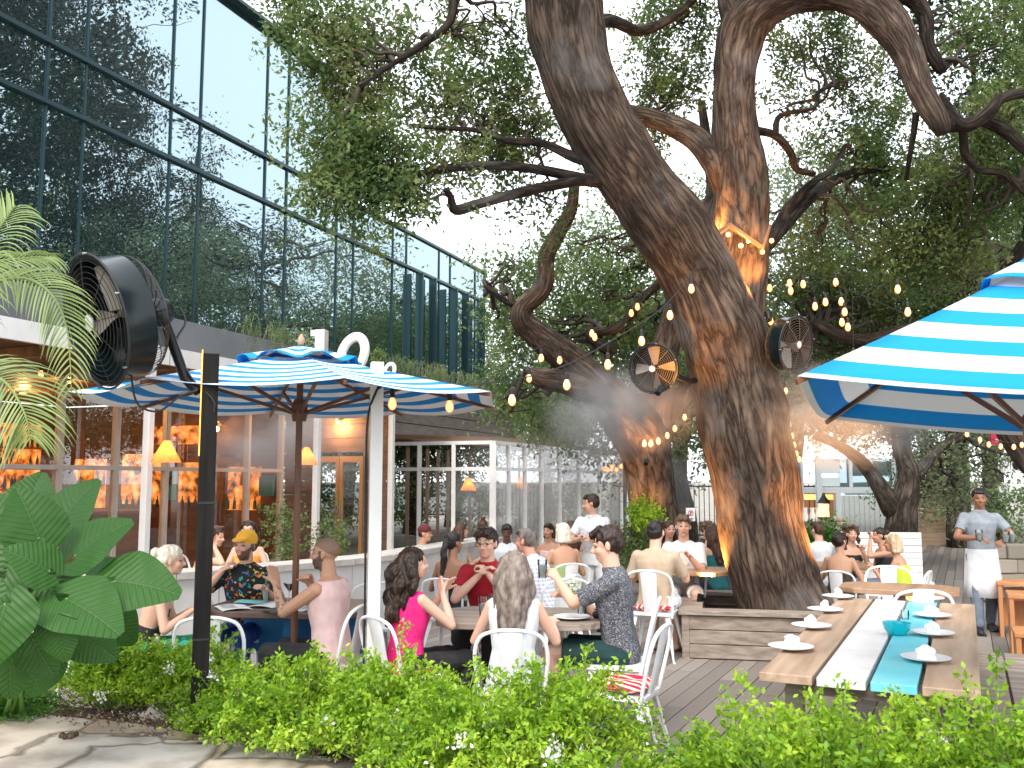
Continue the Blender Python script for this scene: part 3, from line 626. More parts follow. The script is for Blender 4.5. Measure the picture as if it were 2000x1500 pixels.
# signs
def sign(x0, x1, y0, y1, Yv, m, lab, post=None, nm='sign'):
    c = P((x0+x1)/2, (y0+y1)/2, Yv); t = thing(nm, lab, 'sign', c); a = P(x0, y1, Yv)-c; b_ = P(x1, y0, Yv)-c
    MB().box((0, 0, 0), (b_.x-a.x, .03, b_.z-a.z)).build('panel', m, t, bevel=.004)
    if post: MB().box((post, .05, (-c.z)/2+a.z/2), (.05, .05, c.z+a.z)).build('post', black_metal, t)
    return t, (b_.x-a.x)/2, (b_.z-a.z)/2
t, hx, hz = sign(1935, 1979, 830, 868, 14, mat('sign_red', (.6, .01, .06), .5), 'small red sign with a white left arrow hanging at right', None, 'arrow_sign')
wm = mat('sign_white', (.85, .85, .85), .5)
q = MB(); q.box((0.02, -.02, .035), (.15, .01, .022)); q.beam((-.06, -.02, .035), (-.01, -.02, .075), .012, .022); q.beam((-.06, -.021, .035), (-.01, -.021, -.005), .012, .022); q.build('arrow', wm, t)
q = MB()
for i in range(6): q.box((-.1+i*.038, -.02, -.085+.006*(i % 2)), (.024, .01, .036-.012*(i % 2)))
q.build('lettering', wm, t)
t, hx, hz = sign(1340, 1357, 992, 1018, 13, wm, 'small white no parking sign on a post between the oaks', .001, 'parking_sign')
q = MB(); q.tube([(.035*math.cos(a), -.02, .02+.035*math.sin(a)) for a in np.linspace(0, 6.2832, 18, endpoint=False)], .005, 5, closed=True)
q.beam((-.025, -.02, -.005), (.025, -.02, .045), .006, .006); q.box((0, -.018, .02), (.008, .006, .05), None, 1); q.box((.012, -.018, .032), (.016, .006, .008), None, 1)
q.box((0, -.018, -.055), (.07, .005, .01), None, 1); q.box((0, -.018, -.075), (.05, .005, .01), None, 1)
q.build('symbol', [mat('sign_red', (.6, .01, .06), .5), black_metal], t)
t, hx, hz = sign(1950, 2100, 884, 925, 20, wm, 'upper white notice board with dark marks at the right edge', .4, 'notice_board')
q = MB(); q.ell((-.45, -.03, -.02), (.1, .01, .13)); q.ell((-.2, -.03, .05), (.03, .01, .03)); q.ell((-.05, -.03, -.05), (.05, .01, .03)); q.build('mark', black_metal, t)
sign(1950, 2100, 942, 980, 19.6, wm, 'lower plain white notice board at the right edge', .45, 'notice_board')
# ================================================================ TREES
def limbs(mb, spec, n=10, wob=.1, k=5, uvs=True):
    """spec: list of limbs, each a list of (px, py, radius px, depth)"""
    out = []
    for L in spec:
        A = crom([(*P(x, y, Y), r*Y/1800) for x, y, r, Y in L], k)
        rr = [max(a[3], .004) for a in A]; nn = n if max(rr) > .12 else (8 if max(rr) > .05 else 5)
        mb.tube([a[:3] for a in A], rr, nn if max(rr) < .3 else n*3, uv=uvs, wob=wob if max(rr) > .05 else wob*1.5)
        out.append([np.array(a[:3]) for a in A])
    return out
def wiggle(mb, a, b, r, seg=7, amp=.12):
    a = np.array(a); b = np.array(b); L = np.linalg.norm(b-a); pts = []
    for i in range(seg+1):
        t = i/seg; q = a*(1-t)+b*t+(rng.normal(size=3)*amp*L*.5*math.sin(math.pi*min(1, t+.1)) if 0 < i else 0); pts.append(q)
    A = crom([tuple(p) for p in pts], 3); mb.tube([x for x in A], [r*(1-.75*i/len(A)) for i in range(len(A))], 5, uv=True); return A
def px_blob(x, y, rx, ry, Y, n, dy=None):
    c = P(x, y, Y); return (tuple(c), (rx*Y/1800, (dy or (rx+ry)/2*1.1)*Y/1800, ry*Y/1800), n)
def connect(mb, blobs, nodes_, r=.03, per=2):
    nodes_ = np.array(nodes_)
    for c, rr, n in blobs:
        for _ in range(per):
            tgt = np.array(c)+rng.normal(size=3)*np.array(rr)*.35
            d = np.linalg.norm(nodes_-np.array(c), axis=1)+rng.uniform(0, .8, len(nodes_)); s = nodes_[int(np.argmin(d))]
            A = wiggle(mb, s, tgt, r*rng.uniform(.6, 1.2))
            for q in range(3):
                s2 = A[int(len(A)*rng.uniform(.35, .95))]; t2 = np.array(c)+rng.normal(size=3)*np.array(rr)*.6
                wiggle(mb, s2, t2, r*.4, 6, .16)
def tree(name, label, base, spec, blobs, leafm, lsize, per=45, barkm=None, tw=.5, spread=.07, r=.03, wob=.1, con=2, aspect=.45, tr=.005, n=12, extra=()):
    t = thing(name, label, 'tree', base); mb = MB(); L = limbs(mb, [l for l in spec if max(a[2]*a[3]/1800 for a in l) > .14], n=n, wob=wob); tk = mb.build('trunk', barkm or bark, t, smooth=True, world=True, auto=False)
    for l in [l for l in spec if max(a[2]*a[3]/1800 for a in l) <= .14]:
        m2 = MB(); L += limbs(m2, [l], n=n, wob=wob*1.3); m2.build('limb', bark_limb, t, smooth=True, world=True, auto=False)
    br = MB(); nodes_ = [q for l in L[1:] for q in l[len(l)//3:]]+[q for q in L[0][-3:]]; connect(br, list(blobs), nodes_, r, con)
    ps = twigs(blobs, per, tw, spread, br, tr)
    bo = br.build('branches', bark_twig, t, smooth=True, world=True, auto=False)
    link(leaf_mesh('crown', ps-np.array(base), lsize, leafm, aspect=aspect), 'crown', t)
    return t
random.seed(3)
B = PZ(1528, 1195, .42); base = (B.x, 9.7, .3)
D = 9.6
spec = [
 [(1532, 1215, 96, 9.7), (1528, 1180, 86, 9.7), (1508, 1120, 80, 9.7), (1490, 1040, 80, 9.7), (1476, 950, 84, 9.7), (1455, 850, 86, 9.65), (1435, 750, 86, 9.6), (1412, 660, 84, 9.5), (1385, 590, 80, 9.4), (1352, 520, 76, 9.3), (1300, 435, 73, 9.1), (1232, 335, 70, 8.9), (1168, 240, 71, 8.7), (1128, 150, 74, 8.6), (1108, 60, 80, 8.5), (1098, -20, 82, 8.4), (1085, -130, 70, 8.2), (1040, -260, 55, 8.0), (960, -380, 40, 7.8)],
 [(1430, 690, 62, 9.75), (1440, 610, 56, 9.8), (1446, 520, 54, 9.85), (1448, 430, 55, 9.9), (1446, 340, 52, 9.9), (1436, 250, 44, 9.9), (1434, 170, 42, 9.9), (1440, 100, 44, 9.9), (1462, 40, 48, 9.8), (1520, -5, 44, 9.6), (1610, -15, 36, 9.4), (1690, 5, 36, 9.2), (1740, 50, 37, 9.1), (1775, 110, 31, 9.0), (1800, 180, 25, 8.9), (1832, 235, 22, 8.8), (1843, 262, 14, 8.8)],
 [(1455, 60, 40, 9.8), (1440, -40, 44, 9.9), (1450, -160, 40, 10), (1500, -300, 30, 10.2)],
 [(1445, 450, 30, 9.95), (1420, 360, 32, 9.9), (1385, 300, 26, 10.0), (1345, 262, 23, 10.2), (1290, 236, 20, 10.4), (1225, 222, 18, 10.6), (1160, 215, 14, 10.8), (1080, 190, 10, 11)],
 [(1650, 0, 22, 9.3), (1690, -5, 24, 9.2), (1770, -10, 22, 9.3), (1805, 30, 17, 9.3), (1812, 90, 14, 9.3), (1835, 130, 13, 9.3), (1845, 140, 8, 9.3)],
 [(1835, 190, 12, 9.0), (1880, 245, 13, 8.9), (1930, 220, 14, 8.8), (1960, 190, 12, 8.8), (2040, 175, 10, 8.7)],
 [(1835, 245, 16, 8.9), (1880, 245, 13, 9.0), (1920, 235, 13, 9.0), (1970, 260, 14, 9.0), (2000, 290, 12, 9.0), (2060, 330, 12, 9.1)],
 [(1880, 250, 8, 9.0), (1885, 300, 8, 9.2), (1910, 330, 7, 9.2), (1960, 340, 8, 9.2), (2010, 380, 9, 9.2)],
 [(1790, 220, 8, 9.0), (1785, 260, 7, 9.1), (1775, 320, 6, 9.3), (1770, 350, 5, 9.5)],
 [(1445, 560, 22, 9.9), (1475, 500, 20, 10.0), (1520, 450, 18, 10.3), (1565, 400, 15, 10.6), (1610, 365, 12, 10.9), (1660, 340, 9, 11.2), (1720, 330, 7, 11.5), (1790, 335, 5, 12)],
 [(1510, 455, 11, 10.3), (1545, 400, 10, 10.4), (1590, 355, 8, 10.5), (1625, 330, 6, 10.6), (1650, 285, 5, 10.8)],
 [(1430, 250, 10, 9.9), (1474, 255, 9, 9.9), (1515, 265, 8, 10), (1545, 300, 8, 10.1), (1555, 330, 7, 10.2), (1590, 340, 6, 10.3)],
 [(1515, 265, 7, 10), (1525, 225, 6, 10), (1590, 210, 5, 10), (1600, 180, 4, 10.2), (1640, 160, 3, 10.4)],
 [(1215, 352, 15, 8.9), (1150, 352, 14, 8.8), (1075, 335, 11, 8.7), (1000, 325, 10, 8.6), (920, 324, 10, 8.5), (850, 332, 8, 8.4), (790, 350, 6, 8.3)],
 [(1215, 350, 15, 8.9), (1150, 350, 14, 8.8), (1080, 362, 11, 8.7), (1000, 380, 11, 8.6), (935, 398, 11, 8.5), (890, 410, 11, 8.5), (880, 385, 7, 8.4), (870, 370, 5, 8.3)],
 [(1190, 322, 13, 8.9), (1125, 308, 12, 8.8), (1060, 280, 8, 8.7), (990, 275, 7, 8.6), (935, 255, 6, 8.5), (860, 250, 5, 8.4), (800, 245, 5, 8.3)],
 [(1090, -30, 22, 8.4), (1015, -35, 20, 8.3), (900, -60, 15, 8.1), (880, 40, 9, 8.1), (820, 90, 7, 8.1), (760, 130, 5, 8.1), (700, 170, 5, 8.1)],
 [(1120, 60, 16, 8.7), (1190, 40, 14, 9.2), (1250, 60, 11, 9.8), (1320, 30, 9, 10), (1370, -20, 8, 10.2)],
 [(1420, 700, 22, 9.9), (1380, 470, 26, 11.2), (1395, 380, 17, 11.4), (1385, 310, 12, 11.5), (1370, 200, 8, 11.7)],
 [(1520, -5, 30, 9.6), (1640, -120, 24, 9.9), (1800, -220, 18, 10.2), (2000, -260, 12, 10.5)]]
bl = [px_blob(*a) for a in [
 (640, 60, 90, 80, 8.6, 50), (690, 170, 90, 70, 8.6, 52), (650, 290, 70, 70, 8.6, 46), (740, 290, 90, 70, 8.5, 48), (780, 90, 90, 90, 8.7, 26), (860, 200, 80, 60, 8.8, 34), (690, 350, 70, 50, 8.5, 30), (640, 400, 35, 35, 8.5, 12), (790, 370, 60, 45, 8.4, 16), (880, 330, 70, 25, 8.5, 10),
 (960, 110, 70, 50, 9.2, 14), (960, 200, 70, 45, 9.2, 30), (1020, 260, 60, 45, 9.4, 24), (1000, 60, 60, 60, 9.2, 8), (590, 20, 70, 60, 8.6, 24), (900, 60, 60, 60, 9, 12), (1050, 400, 60, 40, 9.5, 10), (760, 390, 50, 30, 8.4, 10), (930, 300, 90, 40, 9.3, 22),
 (1270, 60, 70, 60, 10.5, 22), (1300, 160, 70, 60, 10.6, 24), (1260, 300, 50, 60, 11, 14), (1350, 60, 50, 60, 10.6, 18), (1350, 170, 45, 50, 10.8, 14), (1310, 0, 70, 40, 10.4, 16),
 (1540, 70, 50, 50, 10.6, 20), (1620, 90, 60, 60, 10.8, 26), (1680, 170, 60, 50, 10.9, 16), (1560, 190, 60, 60, 11, 14), (1640, 270, 70, 50, 11.2, 22), (1720, 330, 80, 60, 11.6, 40), (1730, 260, 60, 40, 11.4, 24), (1560, 480, 50, 40, 11.5, 12), (1620, 420, 60, 50, 11.4, 12), (1700, 420, 80, 50, 11.8, 26),
 (1900, 60, 70, 70, 9.6, 18), (1970, 120, 60, 70, 9.6, 32), (1940, 230, 60, 70, 9.5, 34), (1860, 330, 70, 60, 9.8, 34), (1960, 350, 60, 60, 9.6, 32), (1800, 420, 80, 50, 10.2, 36), (1900, 440, 90, 50, 10.2, 40), (1830, 510, 100, 40, 10.6, 36), (1980, 30, 60, 50, 9.6, 20), (2060, 250, 60, 160, 9.6, 30), (1750, 480, 70, 40, 10.6, 24),
 (1300, -330, 200, 90, 11, 50), (1500, -420, 200, 90, 13, 50), (1100, -330, 200, 90, 12, 46), (1800, -380, 200, 90, 12.5, 50), (1350, -200, 200, 80, 14, 46), (1650, -230, 200, 80, 14.5, 46), (1000, -520, 220, 90, 11, 40), (1700, -560, 220, 90, 11, 44), (1700, -130, 160, 90, 10.2, 40), (1400, -150, 160, 90, 10.2, 40), (1050, -180, 160, 90, 9, 30), (1950, -150, 120, 90, 10.2, 30), (1550, -350, 200, 100, 11.5, 40), (1150, -380, 200, 100, 10, 26)]]
oak = tree('oak_tree', 'large leaning oak with deeply furrowed trunk growing out of the wooden planter', base, spec, bl, leaf_oak, .062, per=66, r=.022, n=14, wob=.13)
# second oak
spec2 = [
 [(1292, 1130, 58, 14.2), (1284, 1060, 48, 14.2), (1275, 980, 46, 14.2), (1264, 900, 48, 14.2), (1245, 840, 54, 14.1), (1200, 790, 46, 14), (1150, 740, 38, 13.9), (1095, 690, 32, 13.8), (1050, 655, 27, 13.7), (1018, 625, 22, 13.6), (1025, 598, 19, 13.6), (1062, 560, 18, 13.5), (1068, 500, 17, 13.4), (1090, 455, 16, 13.3), (1115, 410, 13, 13.2), (1122, 360, 11, 13.0)],
 [(1272, 900, 40, 14.2), (1280, 800, 33, 14.2), (1292, 720, 30, 14.3), (1308, 650, 26, 14.4), (1320, 580, 22, 14.6), (1290, 500, 16, 14.8), (1260, 430, 12, 15)],
 [(1210, 800, 34, 14.0), (1160, 765, 28, 13.8), (1100, 745, 24, 13.7), (1055, 738, 20, 13.6), (1032, 728, 12, 13.6)],
 [(1290, 850, 26, 14.3), (1330, 780, 20, 14.6), (1370, 720, 16, 14.9)],
 [(1200, 690, 14, 14.1), (1150, 655, 9, 14.1), (1210, 640, 9, 14.2), (1245, 595, 8, 14.4), (1290, 550, 8, 14.6)],
 [(1030, 600, 8, 13.6), (990, 590, 6, 13.6), (950, 560, 5, 13.6)]]
bl2 = [px_blob(*a) for a in [(1000, 500, 50, 40, 15, 12), (1060, 600, 50, 60, 15, 30), (990, 560, 50, 60, 15.5, 34), (1150, 560, 60, 60, 15, 40), (1230, 540, 50, 60, 15.4, 36), (1180, 650, 70, 50, 15.2, 40), (1260, 640, 60, 50, 15.2, 36), (1010, 670, 50, 60, 15.5, 36), (1100, 490, 40, 40, 14.8, 8), (1180, 470, 50, 40, 15, 14), (1010, 780, 50, 60, 16, 40), (1100, 800, 60, 50, 16, 40), (1160, 860, 60, 40, 16, 26), (1340, 800, 30, 90, 15.6, 30), (1250, 720, 60, 40, 15.5, 20), (1350, 460, 30, 40, 15.2, 12), (1330, 400, 50, 40, 15.6, 12), (1220, 420, 60, 50, 15.6, 14), (1120, 250, 100, 90, 15.5, 10)]]
tree('oak_tree', 'second oak forking low behind the main trunk with a lit limb', P(1290, 1130, 14.2), spec2, bl2, leaf_mid, .085, per=48, tw=.8, spread=.12, r=.04)
# small dark tree between
tree('oak_tree', 'thin dark tree trunk between the two big oaks', P(1345, 1080, 17), [[(1345, 1080, 22, 17), (1340, 1000, 19, 17), (1325, 930, 17, 17), (1330, 860, 15, 17), (1345, 780, 12, 17), (1340, 700, 9, 17)], [(1330, 880, 12, 17), (1300, 800, 9, 17), (1270, 760, 7, 17)]],
     [px_blob(*a) for a in [(1340, 780, 60, 80, 17.5, 30), (1300, 700, 60, 60, 17.5, 20), (1350, 880, 40, 40, 17.5, 14), (1380, 650, 60, 90, 17.5, 20)]], leaf_mid, .1, per=36, tw=.9, spread=.15, barkm=bark2)
# tree at the right behind the bar
tree('oak_tree', 'forked oak with pale foliage in front of the slatted wall at right', P(1755, 1080, 18), [[(1758, 1090, 34, 18), (1760, 1030, 30, 18), (1765, 985, 26, 18), (1775, 930, 20, 18), (1760, 870, 17, 18), (1755, 800, 14, 18), (1760, 720, 10, 18)], [(1745, 1000, 20, 18), (1715, 945, 16, 18), (1680, 900, 13, 18), (1635, 868, 10, 18), (1590, 850, 8, 18)], [(1770, 980, 16, 18), (1790, 930, 14, 18), (1830, 880, 10, 18), (1880, 850, 8, 18)]],
     [px_blob(*a) for a in [(1850, 900, 80, 60, 18.5, 44), (1900, 800, 80, 70, 18.5, 44), (1820, 800, 70, 60, 18.5, 34), (1800, 960, 60, 40, 18.5, 22), (1880, 970, 60, 40, 18.2, 24), (1650, 820, 60, 40, 19, 18), (1720, 760, 80, 50, 19, 26), (1600, 780, 50, 60, 19, 22), (1730, 860, 40, 50, 19, 12), (1640, 760, 60, 50, 20, 26), (1780, 820, 70, 50, 20, 26), (1700, 810, 60, 40, 20.5, 22), (1950, 900, 50, 60, 18.5, 20)]], leaf_hazed, .09, per=40, tw=.8, spread=.14, barkm=bark2, r=.04)
# big dark limb crossing on the right
tree('oak_tree', 'dark oak at the right edge whose long limb passes over the striped umbrella', P(2080, 1080, 12), [[(2130, 1100, 60, 12), (2080, 960, 48, 12), (2010, 880, 34, 12), (1975, 830, 32, 12), (1930, 740, 28, 12), (1850, 660, 24, 12), (1760, 655, 20, 12.1), (1700, 668, 17, 12.2), (1640, 655, 13, 12.3), (1590, 630, 9, 12.4)], [(1990, 850, 30, 12), (2040, 740, 28, 11.8), (2010, 600, 22, 11.5), (1960, 545, 17, 11.3), (1890, 540, 14, 11.2), (1830, 500, 10, 11.2), (1760, 490, 8, 11.2), (1690, 520, 6, 11.2)], [(1960, 545, 18, 11.3), (1985, 500, 13, 11.2), (2010, 440, 12, 11.1), (1985, 350, 11, 11)]],
     [px_blob(*a) for a in [(1700, 560, 80, 50, 13, 46), (1620, 560, 60, 50, 13, 34), (1560, 600, 50, 40, 13, 26), (1650, 640, 70, 40, 13.5, 40), (1750, 610, 60, 40, 13, 34), (1830, 580, 70, 50, 13, 36), (1580, 520, 50, 30, 13, 20), (1900, 600, 80, 50, 13, 34), (1530, 680, 30, 40, 14, 14), (1640, 720, 60, 50, 14, 30), (1950, 500, 60, 50, 13, 30), (1590, 760, 50, 50, 14, 24), (2050, 600, 60, 120, 13, 26)]], leaf_oak, .075, per=50, tw=.7, spread=.1, r=.035)
# background trees (also what the mirrored facade sees)
def bgtree(i, x, y, h, r, leafm, lab, ls=.16, nb=9, dens=44, per=34):
    spec = []; t = thing('oak_tree', lab, 'tree', (x, y, 0), group='background trees'); mb = MB(); br = MB(); rr = np.random.default_rng(i)
    trunk = crom([(0, 0, 0, .32), (.1, .1, h*.2, .27), (rr.uniform(-.4, .4), .2, h*.42, .2), (rr.uniform(-.8, .8), 0, h*.7, .12), (0, 0, h*.92, .04)], 5)
    mb.tube([a[:3] for a in trunk], [a[3] for a in trunk], 9, uv=True, wob=.15); mb.build('trunk', bark2, t, smooth=True, auto=False)
    blobs = []
    for k in range(nb):
        a = rr.uniform(0, 6.28); q = rr.uniform(.2, 1)**.7*r; z = h*rr.uniform(.38, .92); blobs.append(((q*math.cos(a), q*math.sin(a), z), (r*.36, r*.36, h*.12), dens))
    connect(br, blobs, [np.array(a[:3]) for a in trunk[5:]], .07, 1); ps = twigs(blobs, per, 1.2, .22, br, .012)
    br.build('branches', bark_twig, t, smooth=True, auto=False); link(leaf_mesh('crown', ps, ls, leafm), 'crown', t)
for i, a in enumerate([(-6.5, 36, 6.5, 3.2, leaf_mid, 'low bushy tree seen through the conservatory front', .13, 16), (-3.2, 29.5, 5.5, 2.2, leaf_mid, 'small leafy tree just behind the conservatory', .11, 14), (1.2, 36, 7, 3.4, leaf_hazed, 'pale tree beyond the misted conservatory side', .14, 14), (-2.2, 34, 8.2, 3.6, leaf_mid, 'rounded tree behind the corner of the glass building', .14, 14), (3.5, 31, 8.5, 4.2, leaf_mid, 'bushy tree behind the misted conservatory', .14, 16),
                       (9, 30, 9, 4.6, leaf_hazed, 'pale tree behind the thin dark trunk', .15, 15), (15, 33, 9.5, 5, leaf_hazed, 'pale green tree beyond the cafe roof', .16, 15), (21, 31, 10, 5, leaf_mid, 'dense tree beyond the notice boards', .16, 15),
                       (17, 24, 12, 4.6, leaf_hazed, 'tall tree rising behind the striped umbrella', .13, 14), (11.5, 24, 11.5, 4.2, leaf_hazed, 'tall tree whose crown fills the sky right of the oak', .11, 12), (6.5, 26, 11, 4, leaf_hazed, 'tall pale oak standing behind the fork of the main trunk', .13, 8),
                       (24, 16, 16, 5, leaf_silhouette, 'tall tree outside the right of the patio', .16, 14), (16, 10, 21, 5.5, leaf_silhouette, 'tall oak beside the right side of the patio', .2, 20),
                       (14.5, 16.5, 25, 6, leaf_silhouette, 'very tall oak right of the patio', .2, 24), (21, 21, 30, 7.5, leaf_silhouette, 'tallest dark oak beyond the right edge', .22, 30), (26, 25, 23, 6, leaf_silhouette, 'tall broad oak far outside the right edge', .17, 20), (14, 27, 17, 5, leaf_silhouette, 'tall oak rising behind the cafe roof', .14, 16), (22, 30, 18, 6, leaf_silhouette, 'tall dark tree behind the notice boards', .17, 16),
                       (-9, 42, 9, 4, leaf_mid, 'far tree behind the restaurant', .16, 12), (30, 36, 12, 6, leaf_hazed, 'distant pale tree at the far right', .2, 14)]):
    bgtree(i+5, *a)
for i, (x_, y_) in enumerate(((-5.5, 27), (-3.6, 32), (-1.2, 33), (.8, 33.5), (2.6, 34))):
    ps = twigs([((0, 0, .9), (1.2, .8, .8), 60)], 30, .7, .16); t = thing('bush', ['round bush seen through the left conservatory bay', 'second bush behind the conservatory', 'third bush behind the conservatory corner', 'fourth bush in the mist behind the conservatory', 'fifth bush by the far end of the conservatory'][i], 'bush', (x_, y_, 0), group='bushes behind the conservatory'); link(leaf_mesh('foliage', ps, .13, leaf_mid), 'foliage', t)
    MB().tube([(0, 0, 0), (.05, 0, .9)], [.05, .02], 6).build('stem', bark2, t)
# ivy and bushes by the second tree
def bush(px, py, Y, rx, rz, n, lm, ls, lab, cat='bush', name='bush', z0=None, group=None):
    c = P(px, py, Y); t = thing(name, lab, cat, c, group=group)
    mb = MB(); ps = twigs([((0, 0, 0), (rx, rx*.8, rz), n)], 30, rx*.8, ls*.8, mb, .004, droop=.2)
    mb.build('stems', bark2, t); link(leaf_mesh('foliage', ps, ls, lm), 'foliage', t); return t
bush(1257, 1005, 12.6, .22, .16, 50, leaf_hedge, .05, 'bright green leafy sprout at the foot of the second oak')
bush(1235, 1075, 12.8, .3, .35, 60, leaf_mid, .06, 'dark green bush below the second oak')
bush(1610, 1070, 17, .5, .35, 50, leaf_dark, .08, 'low bush below the stone counter')
bush(555, 1040, 13.5, .35, .5, 30, leaf_mid, .06, 'airy shrub against the entrance siding')
bush(640, 1045, 15, .35, .5, 30, leaf_mid, .06, 'airy shrub beside the double doors')
bush(1990, 1010, 17, .6, .6, 40, leaf_mid, .08, 'green bush behind the notice boards')
# ------------------------------------------------------------ hedge of flowering shrubs
ib_ = MB()
white_petal = mat('white_petal', (.85, .85, .82), .6, trans=.3)
def shrub(s, t_, h, w, lm, lab, n=95, per=60, flowers=3, ls=.027, grp='flowering shrubs in front of the deck'):
    q = E0+ED*s+EN*t_; t = thing('flowering_shrub' if flowers else 'low_shrub', lab, 'shrub', (q.x, q.y, .25), group=grp); mb = MB(); P_ = []; tips = []
    for i in range(n):
        a = rnd.uniform(0, 6.283); r = math.sqrt(rnd.random())*w; bx, by = r*math.cos(a)*.6, r*math.sin(a)*.45
        hh = h*(1-.45*(r/w)**2)*rnd.uniform(.6, 1.08)*(1.25 if rnd.random() < .06 else 1); ex, ey = bx+r*math.cos(a)*.7+rnd.gauss(0, .06), by+r*math.sin(a)*.55+rnd.gauss(0, .06)
        pts = [(bx*.6, by*.6, 0), (bx+(ex-bx)*.2, by+(ey-by)*.2, hh*.5), (bx+(ex-bx)*.65, by+(ey-by)*.65, hh*.86), (ex, ey, hh*(.98 if r < w*.7 else .75))]
        A = np.array(crom(pts, 4)); mb.tube(A[::2], [.003]*len(A[::2]), 3, cap=False)
        k = per; f = rng.uniform(.25, 1, k)**.7*(len(A)-1.001); i0 = f.astype(int); fr = (f-i0)[:, None]
        P_.append(A[i0]*(1-fr)+A[i0+1]*fr+rng.normal(size=(k, 3))*.016); tips.append(A[-1])
    mb.build('stems', mat('green_stem', (.16, .25, .05), .7), t)
    link(leaf_mesh('foliage', np.concatenate(P_), ls, lm, flat=.6, aspect=.5), 'foliage', t)
    if flowers:
        fl = []
        for i in range(flowers):
            c = np.array(rnd.choice(tips)); d_ = rng.normal(size=(34, 3))*.02+c+np.array([0, -.03, .0]); fl.append(d_)
        for f_ in fl: link(leaf_mesh('flower_cluster', f_, .02, white_petal, aspect=.8), 'flower_cluster', t)
    return t
SH = [(-1.1, -.6, 0.50, 0.50, leaf_dark, 'dark feathery shrub cut by the left edge', 0), (-.4, -.7, 0.34, 0.50, leaf_dark, 'dark feathery shrub at the far left corner below the big leaves', 0), (.0, -.72, 0.34, 0.40, leaf_dark, 'lowest dark feathery shrub touching the pavement at left', 0), (.3, -.75, 0.34, 0.50, leaf_dark, 'dark feathery shrub second from the left corner', 0),
 (.95, -.45, 0.62, 0.42, leaf_hedge, 'leafy shrub left of the black post', 2), (1.4, -.35, 0.60, 0.38, leaf_hedge, 'leafy shrub just behind the black post', 2), (2.05, -.5, 0.54, 0.40, leaf_hedge, 'low leafy shrub right of the black post', 5),
 (2.55, -.6, 0.66, 0.46, leaf_hedge, 'leafy shrub in front of the man in pink', 5), (3.1, -.5, 0.70, 0.45, leaf_hedge, 'tall leafy shrub in front of the woman in magenta', 3), (3.6, -.8, 0.66, 0.48, leaf_hedge, 'leafy shrub below the woman in magenta with flowers near the pavement', 5),
 (3.95, -.45, 0.74, 0.45, leaf_hedge, 'tall leafy shrub in front of the round backed centre chair', 2), (4.5, -.85, 0.47, 0.50, leaf_hedge, 'wide flowering shrub at the bottom centre', 6), (5.0, -.55, 0.65, 0.46, leaf_hedge, 'leafy shrub in front of the empty chair with red cushion', 3),
 (5.35, -.95, 0.73, 0.52, leaf_hedge, 'low flowering shrub right of bottom centre', 6), (5.8, -.7, 0.76, 0.49, leaf_hedge, 'leafy shrub left of the long table end', 3), (6.3, -.85, 0.78, 0.49, leaf_hedge, 'leafy shrub at the near left corner of the long table', 4),
 (6.8, -1.0, 0.78, 0.50, leaf_hedge, 'leafy shrub in front of the long table end', 4), (7.25, -1.1, 0.76, 0.50, leaf_hedge, 'leafy shrub in front of the blue table board', 4), (7.7, -1.2, 0.76, 0.50, leaf_hedge, 'leafy shrub at the bottom right near the table corner', 4), (8.15, -1.25, 0.78, 0.50, leaf_hedge, 'rightmost leafy shrub at the bottom corner', 3)]
for s, t_, h, w_, lm, lab, fl in SH: shrub(s, t_+(.34 if s < 4.2 else .15)+(.22 if .9 < s < 1.6 else .14 if 1.6 < s < 2.2 else 0), h-(.13 if s < 5.2 else .04), w_*.88, lm, lab, flowers=fl, n=150 if lm is leaf_dark else 175, ls=.02 if lm is leaf_dark else .03)
# ------------------------------------------------------------ elephant ear plant
ear = mat('elephant_ear', (.035, .16, .015), .45, trans=.25, spec=.35); N_, L_, p_ = nodes(ear)
tc = N_.new('ShaderNodeTexCoord'); sx = N_.new('ShaderNodeSeparateXYZ'); L_.new(tc.outputs['UV'], sx.inputs[0])
ab = N_.new('ShaderNodeMath'); ab.operation = 'ABSOLUTE'; L_.new(sx.outputs[0], ab.inputs[0])
v1 = N_.new('ShaderNodeMath'); v1.operation = 'MULTIPLY_ADD'; v1.inputs[1].default_value = -.62; L_.new(ab.outputs[0], v1.inputs[0]); L_.new(sx.outputs[1], v1.inputs[2])
v2 = N_.new('ShaderNodeMath'); v2.operation = 'MULTIPLY'; v2.inputs[1].default_value = 9; L_.new(v1.outputs[0], v2.inputs[0])
v3 = N_.new('ShaderNodeMath'); v3.operation = 'PINGPONG'; v3.inputs[1].default_value = .5; L_.new(v2.outputs[0], v3.inputs[0])
mn = N_.new('ShaderNodeMath'); mn.operation = 'MULTIPLY'; mn.inputs[1].default_value = 6; L_.new(ab.outputs[0], mn.inputs[0])
mi = N_.new('ShaderNodeMath'); mi.operation = 'MINIMUM'; L_.new(v3.outputs[0], mi.inputs[0]); L_.new(mn.outputs[0], mi.inputs[1])
rp = N_.new('ShaderNodeValToRGB'); rp.color_ramp.elements[0].color = (.12, .27, .05, 1); rp.color_ramp.elements[1].color = (.022, .11, .01, 1); rp.color_ramp.elements[1].position = .06; e = rp.color_ramp.elements.new(.45); e.color = (.045, .17, .015, 1)
L_.new(mi.outputs[0], rp.inputs[0])
oi = N_.new('ShaderNodeNewGeometry'); hv = N_.new('ShaderNodeHueSaturation'); mr = N_.new('ShaderNodeMath'); mr.operation = 'MULTIPLY_ADD'; mr.inputs[1].default_value = .6; mr.inputs[2].default_value = .3
L_.new(oi.outputs['Random Per Island'], mr.inputs[0]); L_.new(mr.outputs[0], hv.inputs['Value']); L_.new(rp.outputs[0], hv.inputs['Color']); L_.new(hv.outputs[0], p_.inputs['Base Color'])
